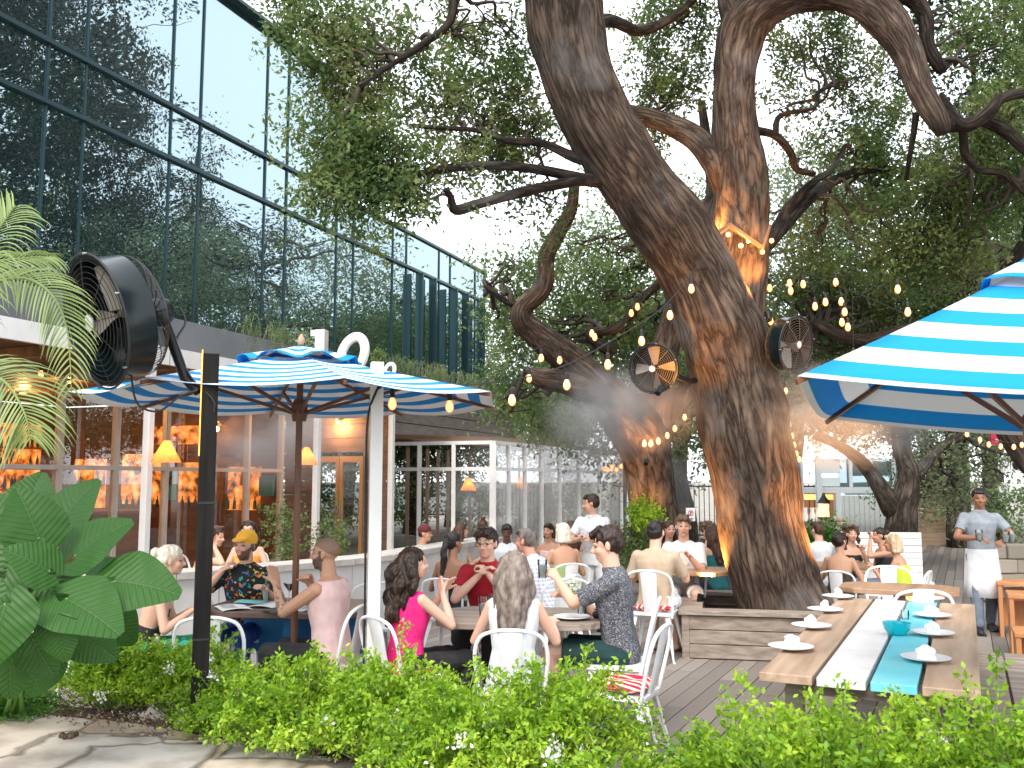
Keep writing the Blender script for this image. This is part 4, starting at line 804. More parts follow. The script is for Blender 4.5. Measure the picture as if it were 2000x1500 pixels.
for q in N_:
    if q.type == 'BSDF_TRANSLUCENT': L_.new(hv.outputs[0], q.inputs[0])
bp = N_.new('ShaderNodeBump'); bp.inputs['Strength'].default_value = .6; bp.inputs['Distance'].default_value = .008; bp.invert = False; L_.new(mi.outputs[0], bp.inputs['Height']); L_.new(bp.outputs[0], p_.inputs['Normal'])
ROOT = P(10, 1330, 5.75); ep = thing('elephant_ear_plant', 'large elephant ear plant with broad veined leaves at the left', 'plant', (ROOT.x, ROOT.y, .28))
def ear_leaf(px, py, Y, L, tipdir, nrm, wfac=.62, droop=.25, fold=.22):
    """heart leaf: attach point at px,py ; tipdir, nrm world vectors"""
    c = P(px, py, Y); t_ = Vector(tipdir).normalized(); nn = Vector(nrm); nn = (nn-t_*nn.dot(t_)).normalized(); s_ = t_.cross(nn); mb = MB()
    nu, nv = 12, 22; vs = []; uvs = []
    for j in range(nv+1):
        v = -.34+1.34*j/nv
        wd = wfac*(math.sin(math.pi*min(1, max(0, (v+.36)/1.42))**.8))**.75*(1 if v > 0 else 1)
        wd = max(wd*(1-.25*max(0, v)), .002)
        for i in range(nu+1):
            x = -1+2*i/nu; gap = max(0, -v)*.5*(1-abs(x))      # heart notch
            y = v+gap*.9; X = x*wd
            z = -fold*abs(X)**1.0*-.6-droop*max(0, y)**2-.12*(X*X)+.02*math.sin(y*16+abs(X)*9)*abs(X)
            vs.append(c+(s_*X+t_*y+nn*z)*L*.75); uvs.append((X, y))
    fs = []; fu = []
    for j in range(nv):
        for i in range(nu):
            a = j*(nu+1)+i; f = (a, a+1, a+nu+2, a+nu+1)
            if j < 5 and i in (5, 6): continue
            fs.append(f); fu.append([uvs[q] for q in f])
    mb.add(vs, fs, 0, fu); mb.build('leaf', ear, ep, smooth=True, world=True, auto=False)
    st = MB(); r0 = Vector((ROOT.x+rnd.uniform(-.12, .12), ROOT.y+rnd.uniform(-.1, .1), .28)); mid = (r0+c)/2+Vector((0, 0, .12))+(c-r0)*.1
    A = crom([tuple(r0), tuple(mid), tuple(c)], 6); st.tube(A, [.014-.009*i/len(A) for i in range(len(A))], 7); st.build('stalk', mat('ear_stalk', (.13, .28, .05), .4), ep, smooth=True, world=True)
for a in [(75, 1050, 4.6, .36, (-.3, -.1, .8), (.6, -.8, .2)), (120, 1020, 5.0, .38, (.4, .2, .85), (-.3, -.9, .3)), (148, 1085, 4.7, .4, (.7, .1, .65), (-.4, -.8, .5)), (225, 1135, 4.6, .42, (.95, -.1, -.05), (-.1, -.7, .7)), (130, 1170, 4.4, .42, (.9, -.3, -.3), (.1, -.6, .8)),
          (30, 1105, 4.5, .38, (-.5, -.3, -.5), (.2, -.9, .4)), (10, 1180, 4.2, .36, (-.1, -.3, -.9), (.2, -.9, .3)), (112, 1222, 4.3, .22, (.25, -.1, -.9), (.1, -.95, .1)), (5, 1040, 4.9, .36, (-.5, 0, .8), (.4, -.9, .2)), (60, 1130, 4.9, .36, (.3, .2, -.6), (-.2, -.7, .6)),
          (170, 1125, 5.2, .36, (.8, .3, .3), (-.3, -.6, .8)), (-20, 1240, 4.3, .36, (-.4, -.2, -.8), (.3, -.9, .3)), (210, 1200, 5.1, .3, (.5, .2, -.7), (-.2, -.8, .5)), (50, 1000, 5.2, .34, (.1, .3, .9), (.2, -.9, .2)), (95, 1115, 4.4, .28, (-.3, -.3, .3), (.1, -.8, .7)),
          (60, 1240, 4.5, .3, (.5, -.2, -.7), (0, -.9, .4)), (160, 1240, 4.8, .28, (.8, 0, -.5), (0, -.8, .5)), (20, 1270, 4.6, .3, (.1, -.2, -.8), (.1, -.9, .3)), (90, 1280, 4.9, .3, (-.3, -.1, -.8), (.1, -.9, .3)), (40, 1060, 5.0, .36, (.3, .1, .5), (-.1, -.8, .5)), (100, 1150, 4.8, .34, (.4, -.1, -.5), (-.1, -.8, .6)), (0, 1130, 4.4, .34, (-.2, -.2, -.6), (.2, -.8, .5))]: ear_leaf(*a)
# ------------------------------------------------------------ palm
pt = thing('palm', 'palm with long arching fronds reaching in from the left edge', 'palm', (-3.6, 4.8, .25))
def frond(ctrl, n, ll, tw=0, sgn=(1, -1)):
    A = [Vector(a) for a in crom([tuple(P(*c)) for c in ctrl], 12)]; mb = MB(); mb.tube(A, [.014*(1-.85*i/len(A)) for i in range(len(A))], 6)
    m_ = len(A)
    for i in range(n):
        f = (.12+.88*i/n)*(m_-1.01); k = int(f); p = A[k].lerp(A[k+1], f-k); d_ = (A[k+1]-A[k]).normalized(); side = d_.cross(Vector((0, -.75, .66))).normalized()
        for sg_ in sgn:
            L = ll*math.sin(math.pi*(.12+.84*i/n))**.6*rnd.uniform(.85, 1.1); q0 = (side*sg_*.8+d_*.75+Vector((0, 0, .12))).normalized()
            pts = [p]; dd = q0.copy()
            for s in range(6): dd = (dd+Vector((0, 0, -.11-.03*s))+Vector((rnd.gauss(0, .02), rnd.gauss(0, .02), 0))).normalized(); pts.append(pts[-1]+dd*L/6)
            wv = dd.cross(Vector((0, -1, 0.3))).normalized(); w_ = .0055; vs = []
            for s, q in enumerate(pts): ww = w_*(1-(s/6)**2*.95)*(.6 if s == 0 else 1); vs += [q-wv*ww, q+wv*ww]
            mb.add(vs, [(2*s, 2*s+1, 2*s+3, 2*s+2) for s in range(6)])
    mb.build('frond', leaf_palm, pt, smooth=True, world=True, auto=False)
frond([(-170, 760, 4.7), (-90, 600, 4.6), (20, 545, 4.5), (90, 565, 4.4), (130, 640, 4.4), (140, 770, 4.4)], 42, .27)
frond([(-150, 800, 4.6), (-60, 600, 4.5), (-20, 480, 4.4), (30, 400, 4.4)], 34, .4)
frond([(-160, 820, 4.6), (-80, 740, 4.4), (0, 740, 4.3), (45, 800, 4.2), (60, 860, 4.2)], 34, .34)
frond([(-160, 760, 4.7), (-100, 560, 4.6), (-50, 520, 4.6), (40, 505, 4.7), (110, 500, 4.8)], 32, .3)
MB().tube([(0, 0, 0), (.05, .05, .8), (.0, .1, 1.6)], [.14, .12, .1], 10, uv=True, wob=.1).build('trunk', bark2, pt, smooth=True)
# ------------------------------------------------------------ planter box
pa = PZ(1331, 1192, .46); e1_ = Vector((.978, -.205, 0)); e2_ = Vector((.205, .978, 0)); ap = math.atan2(-.205, .978); RP = Matrix.Rotation(ap, 3, 'Z')
pl = thing('planter_box', 'weathered grey wooden planter box around the main oak', 'planter', (pa.x, pa.y, 0))
W_, Dp = 2.3, 1.75
def plb(mb, x0, x1, y0, y1, z0, z1): c = pa+e1_*((x0+x1)/2)+e2_*((y0+y1)/2); mb.box((c.x, c.y, (z0+z1)/2), (x1-x0, y1-y0, z1-z0), RP)
q = MB()
for i in range(3):
    z0 = .01+i*.136
    plb(q, .07, W_-.07, 0.012, .045, z0, z0+.128); plb(q, .012, .045, .07, Dp-.07, z0, z0+.128); plb(q, W_-.045, W_-.012, .07, Dp-.07, z0, z0+.128); plb(q, .07, W_-.07, Dp-.045, Dp-.012, z0, z0+.128)
for x in (0, W_-.07):
    for y in (0, Dp-.07): plb(q, x, x+.07, y, y+.07, 0, .42)
q.build('side_boards', wood_grey, pl, world=True, bevel=.004)
q = MB(); plb(q, -.03, W_+.03, -.03, .2, .421, .462); plb(q, -.03, W_+.03, Dp-.2, Dp+.03, .421, .462); plb(q, -.03, .2, .202, Dp-.202, .421, .462); plb(q, W_-.2, W_+.03, .202, Dp-.202, .421, .462)
q.build('rim', wood_grey, pl, world=True, bevel=.004)
q = MB(); plb(q, .05, W_-.05, .05, Dp-.05, .25, .3); q.build('soil', mulch, pl, world=True)
def uplight(loc, aim, e, lab, spot=85, lens=True):
    t = thing('uplight', lab, 'uplight', loc, group='amber uplights at the trees'); d_ = (Vector(aim)-Vector(loc)).normalized(); M = d_.to_track_quat('Z', 'Y').to_matrix().to_4x4()
    MB().lathe([(.0, -.07), (.03, -.07), (.035, .02), (.03, .02), (.0, 0.0)], 12, M).build('housing', black_metal, t)
    if lens: MB().lathe([(.0, .01), (.028, .01)], 12, M).build('lens', bulb_mat, t)
    plight('lamp_light', Vector(loc)+d_*.05, e, (1, .42, .1), .03, t, spot, aim)
uplight((1.97, 9.8, .52), (2.33, 9.85, 1.9), 330, 'amber uplight at the left foot of the main oak', 75)
uplight((3.6, 9.25, .52), (3.05, 9.6, 1.9), 420, 'amber uplight at the right foot of the main oak', 75)
uplight(tuple(P(1500, 615, 8.95)), tuple(P(1450, 410, 9.75)), 300, 'amber uplight in the fork of the main oak', 50, False)
uplight(tuple(P(1405, 470, 9.6)), tuple(P(1330, 250, 10.2)), 90, 'amber uplight behind the wooden light frame', 80, False)
uplight(tuple(P(1262, 900, 12.9)), tuple(P(1275, 780, 14)), 170, 'amber uplight against the lit limb of the second oak', 70, False)
uplight(tuple(P(1235, 1060, 13.4)), tuple(P(1262, 930, 14)), 90, 'amber uplight at the foot of the second oak', 70)
uplight(tuple(P(1290, 760, 8.7)), tuple(P(1385, 620, 9.4)), 35, 'amber uplight left of the upper main trunk', 90, False)
# ================================================================ FURNITURE AND FITTINGS
cush_mat = mat('cushion_red', (.5, .02, .05), .8, bump=.1, sc=4); N_, L_, p_ = nodes(cush_mat)
tc = N_.new('ShaderNodeTexCoord'); mp = N_.new('ShaderNodeMapping'); mp.inputs['Rotation'].default_value = (.2, .3, .4)
wv = N_.new('ShaderNodeTexWave'); wv.inputs['Scale'].default_value = 5; wv.inputs['Distortion'].default_value = 9; wv.inputs['Detail'].default_value = 1; L_.new(tc.outputs['Object'], mp.inputs[0]); L_.new(mp.outputs[0], wv.inputs['Vector'])
rp = N_.new('ShaderNodeValToRGB'); rp.color_ramp.interpolation = 'CONSTANT'; rp.color_ramp.elements[0].color = (.5, .012, .05, 1); rp.color_ramp.elements[1].color = (.85, .35, .03, 1); rp.color_ramp.elements[1].position = .62
e = rp.color_ramp.elements.new(.78); e.color = (.82, .78, .72, 1); L_.new(wv.outputs[0], rp.inputs[0]); L_.new(rp.outputs[0], p_.inputs['Base Color'])
CHM = {}
def chair(loc, rz, lab, cushion=False, s=1.0, group='white metal cafe chairs'):
    t = thing('cafe_chair', lab, 'chair', loc, rz, group); t.scale = (s, s, s)
    def part(key, mk, m, **k):
        if key not in CHM: o = mk().build(key.split('|')[0], m, t, **k); CHM[key] = o
        else: o = CHM[key].copy(); C.objects.link(o); o.parent = t
        return o
    def seat():
        q = MB(); pts = []
        for z in (.445, .44, .415): pts.append([((.2-(.012 if z > .441 else 0))*sx_, (.19-(.012 if z > .441 else 0))*sy_-.0, z) for sx_, sy_ in ((-1, -.85), (-.8, -1), (.8, -1), (1, -.85), (.95, .9), (.8, 1), (-.8, 1), (-.95, .9))])
        q.v = [p for r_ in pts for p in r_]
        q.f = [tuple(range(8))[::-1] if 0 else tuple(range(7, -1, -1))]+[(i, (i+1) % 8, 8+(i+1) % 8, 8+i) for i in range(8)]+[(8+i, 8+(i+1) % 8, 16+(i+1) % 8, 16+i) for i in range(8)]+[tuple(16+i for i in range(8))]
        q.m = [0]*len(q.f); q.uv = [(0, 0)]*sum(len(f) for f in q.f); return q
    part('seat', seat, white_metal, bevel=.003)
    def hoop():
        q = MB(); A = crom([(-.2, -.165, .4), (-.215, -.2, .55), (-.225, -.235, .7), (-.19, -.262, .8), (-.1, -.275, .838), (0, -.278, .845), (.1, -.275, .838), (.19, -.262, .8), (.225, -.235, .7), (.215, -.2, .55), (.2, -.165, .4)], 6)
        q.tube(A, .0125, 8); return q
    part('back_hoop', hoop, white_metal, smooth=True)
    def splat():
        q = MB(); n = 8; vs = []
        for i in range(n+1):
            z = .43+.405*i/n; y = -.175-.1*(i/n)**.9; w_ = .062+.018*(i/n)
            for x, dy in ((-w_, .008), (-w_*.82, -.003), (0, -.006), (w_*.82, -.003), (w_, .008)): vs.append((x, y+dy, z))
        vs2 = [(x, y-.004, z) for x, y, z in vs]; fs = []
        for i in range(n):
            for j in range(4): a = i*5+j; fs.append((a, a+1, a+6, a+5)); fs.append((45+a, 45+a+5, 45+a+6, 45+a+1))
        q.add(vs+vs2, fs); return q
    part('splat', splat, white_metal, smooth=True)
    for i, (sx_, sy_) in enumerate(((-1, -1), (1, -1), (-1, 1), (1, 1))):
        def leg(sx_=sx_, sy_=sy_):
            q = MB(); a = Vector((sx_*.175, sy_*.16, .43)); b_ = Vector((sx_*.235, sy_*.235 if sy_ > 0 else -.26, 0)); d_ = b_-a
            vs = []
            for f, w_ in ((0, .05), (.08, .045), (.9, .016), (1, .014)):
                c = a+d_*f
                for dx, dy in ((0, 0), (-sx_*w_, 0), (-sx_*w_, -sy_*.004), (-sx_*.004, -sy_*.004), (-sx_*.004, -sy_*w_), (0, -sy_*w_)): vs.append(c+Vector((dx, dy, 0)))
            q.add(vs, [(k*6+j, k*6+(j+1) % 6, (k+1)*6+(j+1) % 6, (k+1)*6+j) for k in range(3) for j in range(6)]+[(18, 19, 20, 21, 22, 23)]); q.lathe([(.012, 0), (.012, .015)], 8, Matrix.Translation(b_)); return q
        part('leg|%d' % i, leg, white_metal)
    if cushion:
        def cu():
            q = MB(); n = 10; vs = []
            for s_ in (1, -1):
                for j in range(n+1):
                    for i in range(n+1):
                        x = -1+2*i/n; y = -1+2*j/n; h = (max(0, (1-x**4)*(1-y**4)))**.45; vs.append((x*.19*(1-.04*y*y), y*.18*(1-.04*x*x), .485+s_*.032*h+(.004*math.sin(7*x+3*y)*h)))
            N2 = (n+1)**2; fs = []
            for j in range(n):
                for i in range(n): a = j*(n+1)+i; fs.append((a, a+1, a+n+2, a+n+1)); fs.append((N2+a, N2+a+n+1, N2+a+n+2, N2+a+1))
            q.add(vs, fs); return q
        part('cushion', cu, cush_mat, smooth=True)
    return t
def rect_table(loc, rz, w_, dpt, lab, h=.75, m=None, round_=0, grp=None, blue=False):
    t = thing('dining_table', lab, 'table', loc, rz, grp); q = MB(); m = m or wood_mid
    ch = .14; pts = [(-w_/2+ch, -dpt/2), (w_/2-ch, -dpt/2), (w_/2, -dpt/2+ch), (w_/2, dpt/2-ch), (w_/2-ch, dpt/2), (-w_/2+ch, dpt/2), (-w_/2, dpt/2-ch), (-w_/2, -dpt/2+ch)]
    vs = [(x, y, h-.045) for x, y in pts]+[(x, y, h) for x, y in pts]; q.add(vs, [tuple(range(7, -1, -1)), tuple(range(8, 16))]+[(i, (i+1) % 8, 8+(i+1) % 8, 8+i) for i in range(8)]); q.build('tabletop', m, t, bevel=.006)
    q = MB(); q.box((0, 0, .38), (.1, .1, .66)); q.build('pedestal', m if not blue else fabric_blue, t)
    q = MB(); q.box((0, 0, .03), (w_*.6, .1, .06)); q.box((0, 0, .025), (.1, dpt*.65, .05)); q.build('foot', m, t)
    if blue: MB().box((0, dpt*.28, .5), (w_*.8, .02, .3)).build('panel', fabric_blue, t)
    return t
T1 = Vector((-1.72, 7.35, 0)); rect_table(T1, -.15, 1.25, .85, 'dark wood dining table under the left striped parasol, menus spread on top', m=mat('dark_top', (.1, .06, .045), .45, c2=(.17, .11, .08), sc=4), blue=True)
T2 = Vector((.07, 6.82, 0)); rect_table(T2, -.12, 1.15, .86, 'eight sided wooden table where four friends sit in the middle', m=wood_grey)
T3 = Vector((1.95, 10.3, 0)); rect_table(T3, -.3, .9, .7, 'brown wooden table left of the planter between two young men')
T4 = Vector((3.75, 10.9, 0)); rect_table(T4, -.3, .8, .7, 'small dark table between the women right of the oak trunk')
T5 = Vector((3.55, 8.6, 0)); rect_table(T5, ANG_T, 1.0, .65, 'brown empty table left of the waiter with white chairs')
T6 = Vector((-.1, 10.6, 0)); rect_table(T6, -.2, 1.0, .75, 'wooden table of the diners behind the man in red')
T7 = Vector((2.55, 12.2, 0)); rect_table(T7, -.3, .9, .7, 'far table behind the oak with the woman in a teal top')
# chairs
ch_ = [((-1.95, 6.3), 0, 'empty white chair at the near side of the menu table beside the black post', False), ((-3.2, 7.2), -70, 'white chair with curved back behind the elephant ear leaves', False), ((.68, 5.82), 66, 'empty white chair with red patterned cushion in the foreground', True),
 ((3.35, 7.75), -14, 'empty white chair at the near side of the brown table by the waiter', True), ((3.75, 9.3), 160, 'empty white chair at the far side of the brown table', False),
 ((.4, 8.6), 20, 'white chair between the plaid shirt man and the patterned shirt man', False), ((-1.25, 8.3), 20, 'white chair with blue pad beside the white post', False)]
for (x, y), a, lab, cu in ch_: chair((x, y, 0), R(a), lab, cu)
# long painted table
pts4 = [PZ(1480, 1312, .75), PZ(1910, 1368, .75), PZ(1885, 1172, .75), PZ(1640, 1162, .75)]
lc = sum(pts4, Vector())/4; A0 = pts4[0]; ax = PD; ay = TD; W_ = 1.02; L_t = 3.35
A0 = Vector((pts4[0].x, pts4[0].y, .75)); lt = thing('long_table', 'long communal table of wood, white and turquoise painted boards laid with plates', 'table', (A0+ax*W_/2+ay*L_t/2-Vector((0, 0, .75))), ANG_T)
wd1 = mat('warm_plank', (.36, .24, .16), .5, c2=(.52, .38, .27), sc=2.5, st=(6, .5, 6), bump=.15)
cols = [(wd1, .27), (mat('plank_white', (.78, .76, .74), .5, c2=(.62, .6, .58), sc=4, lo=.4, hi=.8), .24), (mat('plank_turquoise', (.1, .52, .62), .45, c2=(.22, .62, .68), sc=3), .22), (wd1, .26)]
x = -W_/2
for i, (m, w_) in enumerate(cols):
    MB().box((x+w_/2, 0, .727), (w_-.012, L_t, .045)).build('board', m, lt, bevel=.004); x += w_+.01
MB().box((0, 0, .66), (.8, L_t-.3, .06)).build('underframe', wood_grey, lt)
for sx_ in (-1, 1):
    for sy_ in (-1, 1): MB().box((sx_*.38, sy_*(L_t/2-.3), .315), (.09, .09, .63)).build('leg', wood_grey, lt)
def onlong(u, v, z=.75): return lt.location+ax*u+ay*v+Vector((0, 0, z))
def plate(loc, lab, i):
    t = thing('plate', lab, 'plate', loc, rnd.uniform(0, 6), 'white plates along the long table')
    MB().lathe([(0, .004), (.06, .005), (.085, .012), (.125, .022), (.128, .026), (.125, .027), (.085, .018), (.06, .011), (0, .01)], 32).build('rim', white_metal, t, smooth=True)
    n = thing('napkin', lab.replace('plate', 'folded napkin on the plate').replace('round white', 'white'), 'napkin', Vector(loc)+Vector((0, 0, .012)), rnd.uniform(0, 6), 'napkins on the plates'); q = MB()
    pr = [(.045, 0), (.04, .02), (.022, .045), (.028, .062), (.012, .075)]; q.lathe(pr, 14); q.v = [(a*(1+.35*math.sin(3*math.atan2(b, a))), b*(1+.25*math.sin(2*math.atan2(b, a)+1)), c) for a, b, c in q.v]; q.ell((.025, .01, .045), (.035, .022, .022)); q.ell((-.02, -.015, .04), (.022, .03, .02)); q.build('cloth', mat('linen', (.8, .8, .79), .8, bump=.2, sc=10), n, smooth=True)
pos = [(1545, 1268), (1585, 1226), (1612, 1194), (1637, 1168), (1808, 1290), (1822, 1240), (1820, 1205), (1812, 1172)]
nm = ['nearest', 'second', 'third', 'farthest', 'nearest', 'second', 'third', 'farthest']
for i, (px, py) in enumerate(pos):
    p = PZ(px, py, .755); plate((p.x, p.y, .751), 'round white plate, %s of the %s row on the long table' % (nm[i], 'left' if i < 4 else 'right'), i)
p = PZ(1752, 1238, .755); t = thing('bowl', 'bright turquoise bowl turned on the blue table board', 'bowl', (p.x, p.y, .752))
MB().lathe([(0, 0), (.05, 0), (.075, .03), (.085, .075), (.08, .075), (.07, .032), (.045, .008), (0, .008)], 32).build('shell', mat('turquoise_glaze', (0, .42, .5), .25), t, smooth=True)
def glass(loc, lab, h=.14, r=.034, water=True, grp='drinking glasses on the tables'):
    t = thing('drinking_glass', lab, 'glass', loc, 0, grp); MB().lathe([(r*.8, 0), (r, h), (r*.93, h), (r*.76, .008), (0, .008)], 16).build('cup', clear_glass, t, smooth=True)
    if water: MB().lathe([(0, .01), (r*.75, .01), (r*.88, h*.7), (0, h*.7)], 14).build('water', mat('iced_water', (.7, .76, .78), .1, trans=.5), t, smooth=True)
p = PZ(1768, 1208, .755); glass((p.x, p.y, .751), 'small clear glass behind the turquoise bowl on the long table', .06, .03, False)
# benches
bn = PZ(1903, 1271, .45); t = thing('bench', 'grey wooden bench of wide planks to the right of the long table', 'bench', (bn.x, bn.y, 0), ANG_T)
for i in range(4): MB().box((.09+i*.19, -1.4, .43), (.175, 2.8, .04)).build('plank', wood_grey, t, bevel=.004)
for y in (-.3, -2.4): MB().box((.4, y, .205), (.6, .08, .41)).build('leg', wood_grey, t)
t = thing('bench', 'white slatted high back bench behind the blonde woman in lime', 'bench', (4.75, 12.0, 0), R(-6))
for i in range(7): MB().box((0, .1, .5+i*.085), (1.05, .03, .078)).build('back_slat', white_paint, t)
MB().box((0, -.12, .44), (1.05, .42, .04)).build('seat', white_paint, t); MB().box((-.46, -.1, .21), (.06, .4, .42)).build('leg', white_paint, t); MB().box((.46, -.1, .21), (.06, .4, .42)).build('leg', white_paint, t)
for i, (px, Yv, lab) in enumerate(((1995, 9.2, 'orange brown wooden bar stool box behind the waiter'), (2010, 8.0, 'low orange brown wooden stool at the right edge'), (1970, 10.5, 'far orange brown wooden stool behind the waiter'))):
    t = thing('wooden_stool', lab, 'stool', ((px-1000)/1800*Yv, Yv, 0), R(-25)); m = mat('orange_wood', (.42, .17, .06), .5, c2=(.55, .26, .11), sc=3, st=(4, 4, .5)); h = (.62, .45, .6)[i]
    MB().box((0, 0, h-.02), (.42, .42, .04)).build('seat', m, t, bevel=.005)
    for sx_ in (-1, 1): MB().box((sx_*.18, 0, (h-.04)/2), (.04, .4, h-.04)).build('side', m, t)
    MB().box((0, .1, h*.5), (.32, .03, h*.7)).build('back_panel', m, t)
fw = thing('stone_wall', 'low rough limestone wall behind the waiter at right', 'wall', (6.6, 13.4, 0)); q = MB()
for j in range(4):
    x = .1
    while x < 2.5: L = rnd.uniform(.3, .6); q.box((x+L/2, rnd.uniform(-.02, .02), .11+j*.2), (L-.012, .35, .19)); x += L
q.build('stone', mat('limestone', (.4, .35, .28), .85, c2=(.55, .48, .38), island=True, bump=.4), fw, bevel=.015); C.objects[-1]['kind'] = 'stuff'
# things on tables
def menu(x, y, z, rz, lab, w_=.22, h=.3, col=0):
    t = thing('menu', lab, 'menu', (x, y, z), rz, 'menus spread on the tables'); ms = [mat('paper', (.75, .76, .76), .7), mat('menu_teal', (.18, .5, .52), .6), black_rough][col]
    q = MB(); n = 8; vs = [(-w_/2+w_*i/n, -h/2*(-1)**j, .004+.012*math.sin(i/n*3.14)) for j in range(2) for i in range(n+1)]; q.add(vs, [(i, i+1, n+2+i, n+1+i) for i in range(n)]); s_ = q.build('sheet', ms, t)
    s_.modifiers.new('thickness', 'SOLIDIFY').thickness = .002
    if col == 0:
        q = MB()
        for k in range(7): q.box((-.04+rnd.uniform(-.005, .005), -h*.36+k*h*.11, .018), (.1, .004, .001))
        q.build('lines', black_rough, t)
menu(-2.12, 7.15, .752, .5, 'open white menu at the left end of the table under the left parasol'); menu(-1.88, 7.3, .754, -.3, 'white menu in front of the man with the yellow cap'); menu(-1.6, 7.12, .752, .9, 'tilted white menu near the middle of the menu table')
menu(-1.4, 7.35, .756, .2, 'white menu with teal back near the bearded man'); menu(-2.05, 7.45, .757, 1.2, 'teal menu card at the left back of the menu table', .16, .26, 1); menu(-1.72, 7.0, .753, -.7, 'black menu folder at the near edge of the menu table', .18, .28, 2)
glass((-1.98, 7.55, .751), 'left water glass in front of the man with the yellow cap'); glass((-1.45, 7.6, .751), 'water glass beside the martini on the menu table')
def martini(x, y, z, lab, col=(.75, .45, .3)):
    t = thing('cocktail_glass', lab, 'glass', (x, y, z)); MB().lathe([(.035, 0), (.032, .004), (.005, .01), (.004, .08), (.05, .15), (.048, .15), (.003, .085), (0, .085)], 20).build('bowl', clear_glass, t, smooth=True)
    MB().lathe([(0, .088), (.035, .135), (0, .135)], 16).build('drink', mat('cocktail', col, .2, trans=.4), t, smooth=True)
martini(-1.78, 7.5, .751, 'martini glass with an orange drink on the menu table')
for x, y, lab in ((-.2, 6.62, 'left tall glass of iced water by the magenta woman'), (-.13, 6.78, 'second tall glass of iced water by the magenta woman'), (.5, 6.72, 'clear glass between the grey haired woman and the white bowl')): glass((x, y, .751), lab, .15, .036)
t = thing('bowl', 'white paper food basket with a blue base on the middle table', 'bowl', (.6, 6.85, .751)); MB().lathe([(0, 0), (.05, 0), (.09, .05), (.086, .05), (.046, .006), (0, .006)], 20).build('base', mat('blue_glaze', (.01, .08, .35), .3), t, smooth=True)
q = MB(); q.box((0, 0, .07), (.2, .14, .03), Matrix.Rotation(.3, 3, 'X')); q.build('paper', mat('paper', (.75, .76, .76), .7), t)
for x, y, lab in ((.42, 6.6, 'white oval plate in front of the grey haired woman on the right'), (-.0, 7.0, 'white plate in the middle of the four friends')):
    t = thing('plate', lab, 'plate', (x, y, .751)); MB().lathe([(0, .004), (.07, .005), (.13, .02), (.13, .024), (.07, .01), (0, .01)], 28).build('rim', white_metal, t, smooth=True)
t = thing('handbag', 'crumpled black pouch on the table by the man in the patterned shirt', 'bag', (.66, 6.66, .751)); q = MB()
for i in range(8): q.ell((rnd.uniform(-.06, .06), rnd.uniform(-.03, .03), .025), (.035, .03, .03), 8)
q.build('cloth', black_rough, t, smooth=True)
t = thing('flower_vase', 'small glass vase with white flowers between the two standing glasses', 'vase', (.48, 7.1, .751)); MB().lathe([(.025, 0), (.03, .05), (.015, .09), (.018, .11)], 14).build('vase', clear_glass, t, smooth=True)
link(leaf_mesh('flowers', np.array([0, 0, .2])+rng.normal(size=(60, 3))*.03, .03, [white_petal], aspect=.8), 'flowers', t); link(leaf_mesh('leaves', np.array([0, 0, .14])+rng.normal(size=(40, 3))*np.array([.03, .03, .04]), .035, leaf_hedge), 'leaves', t)
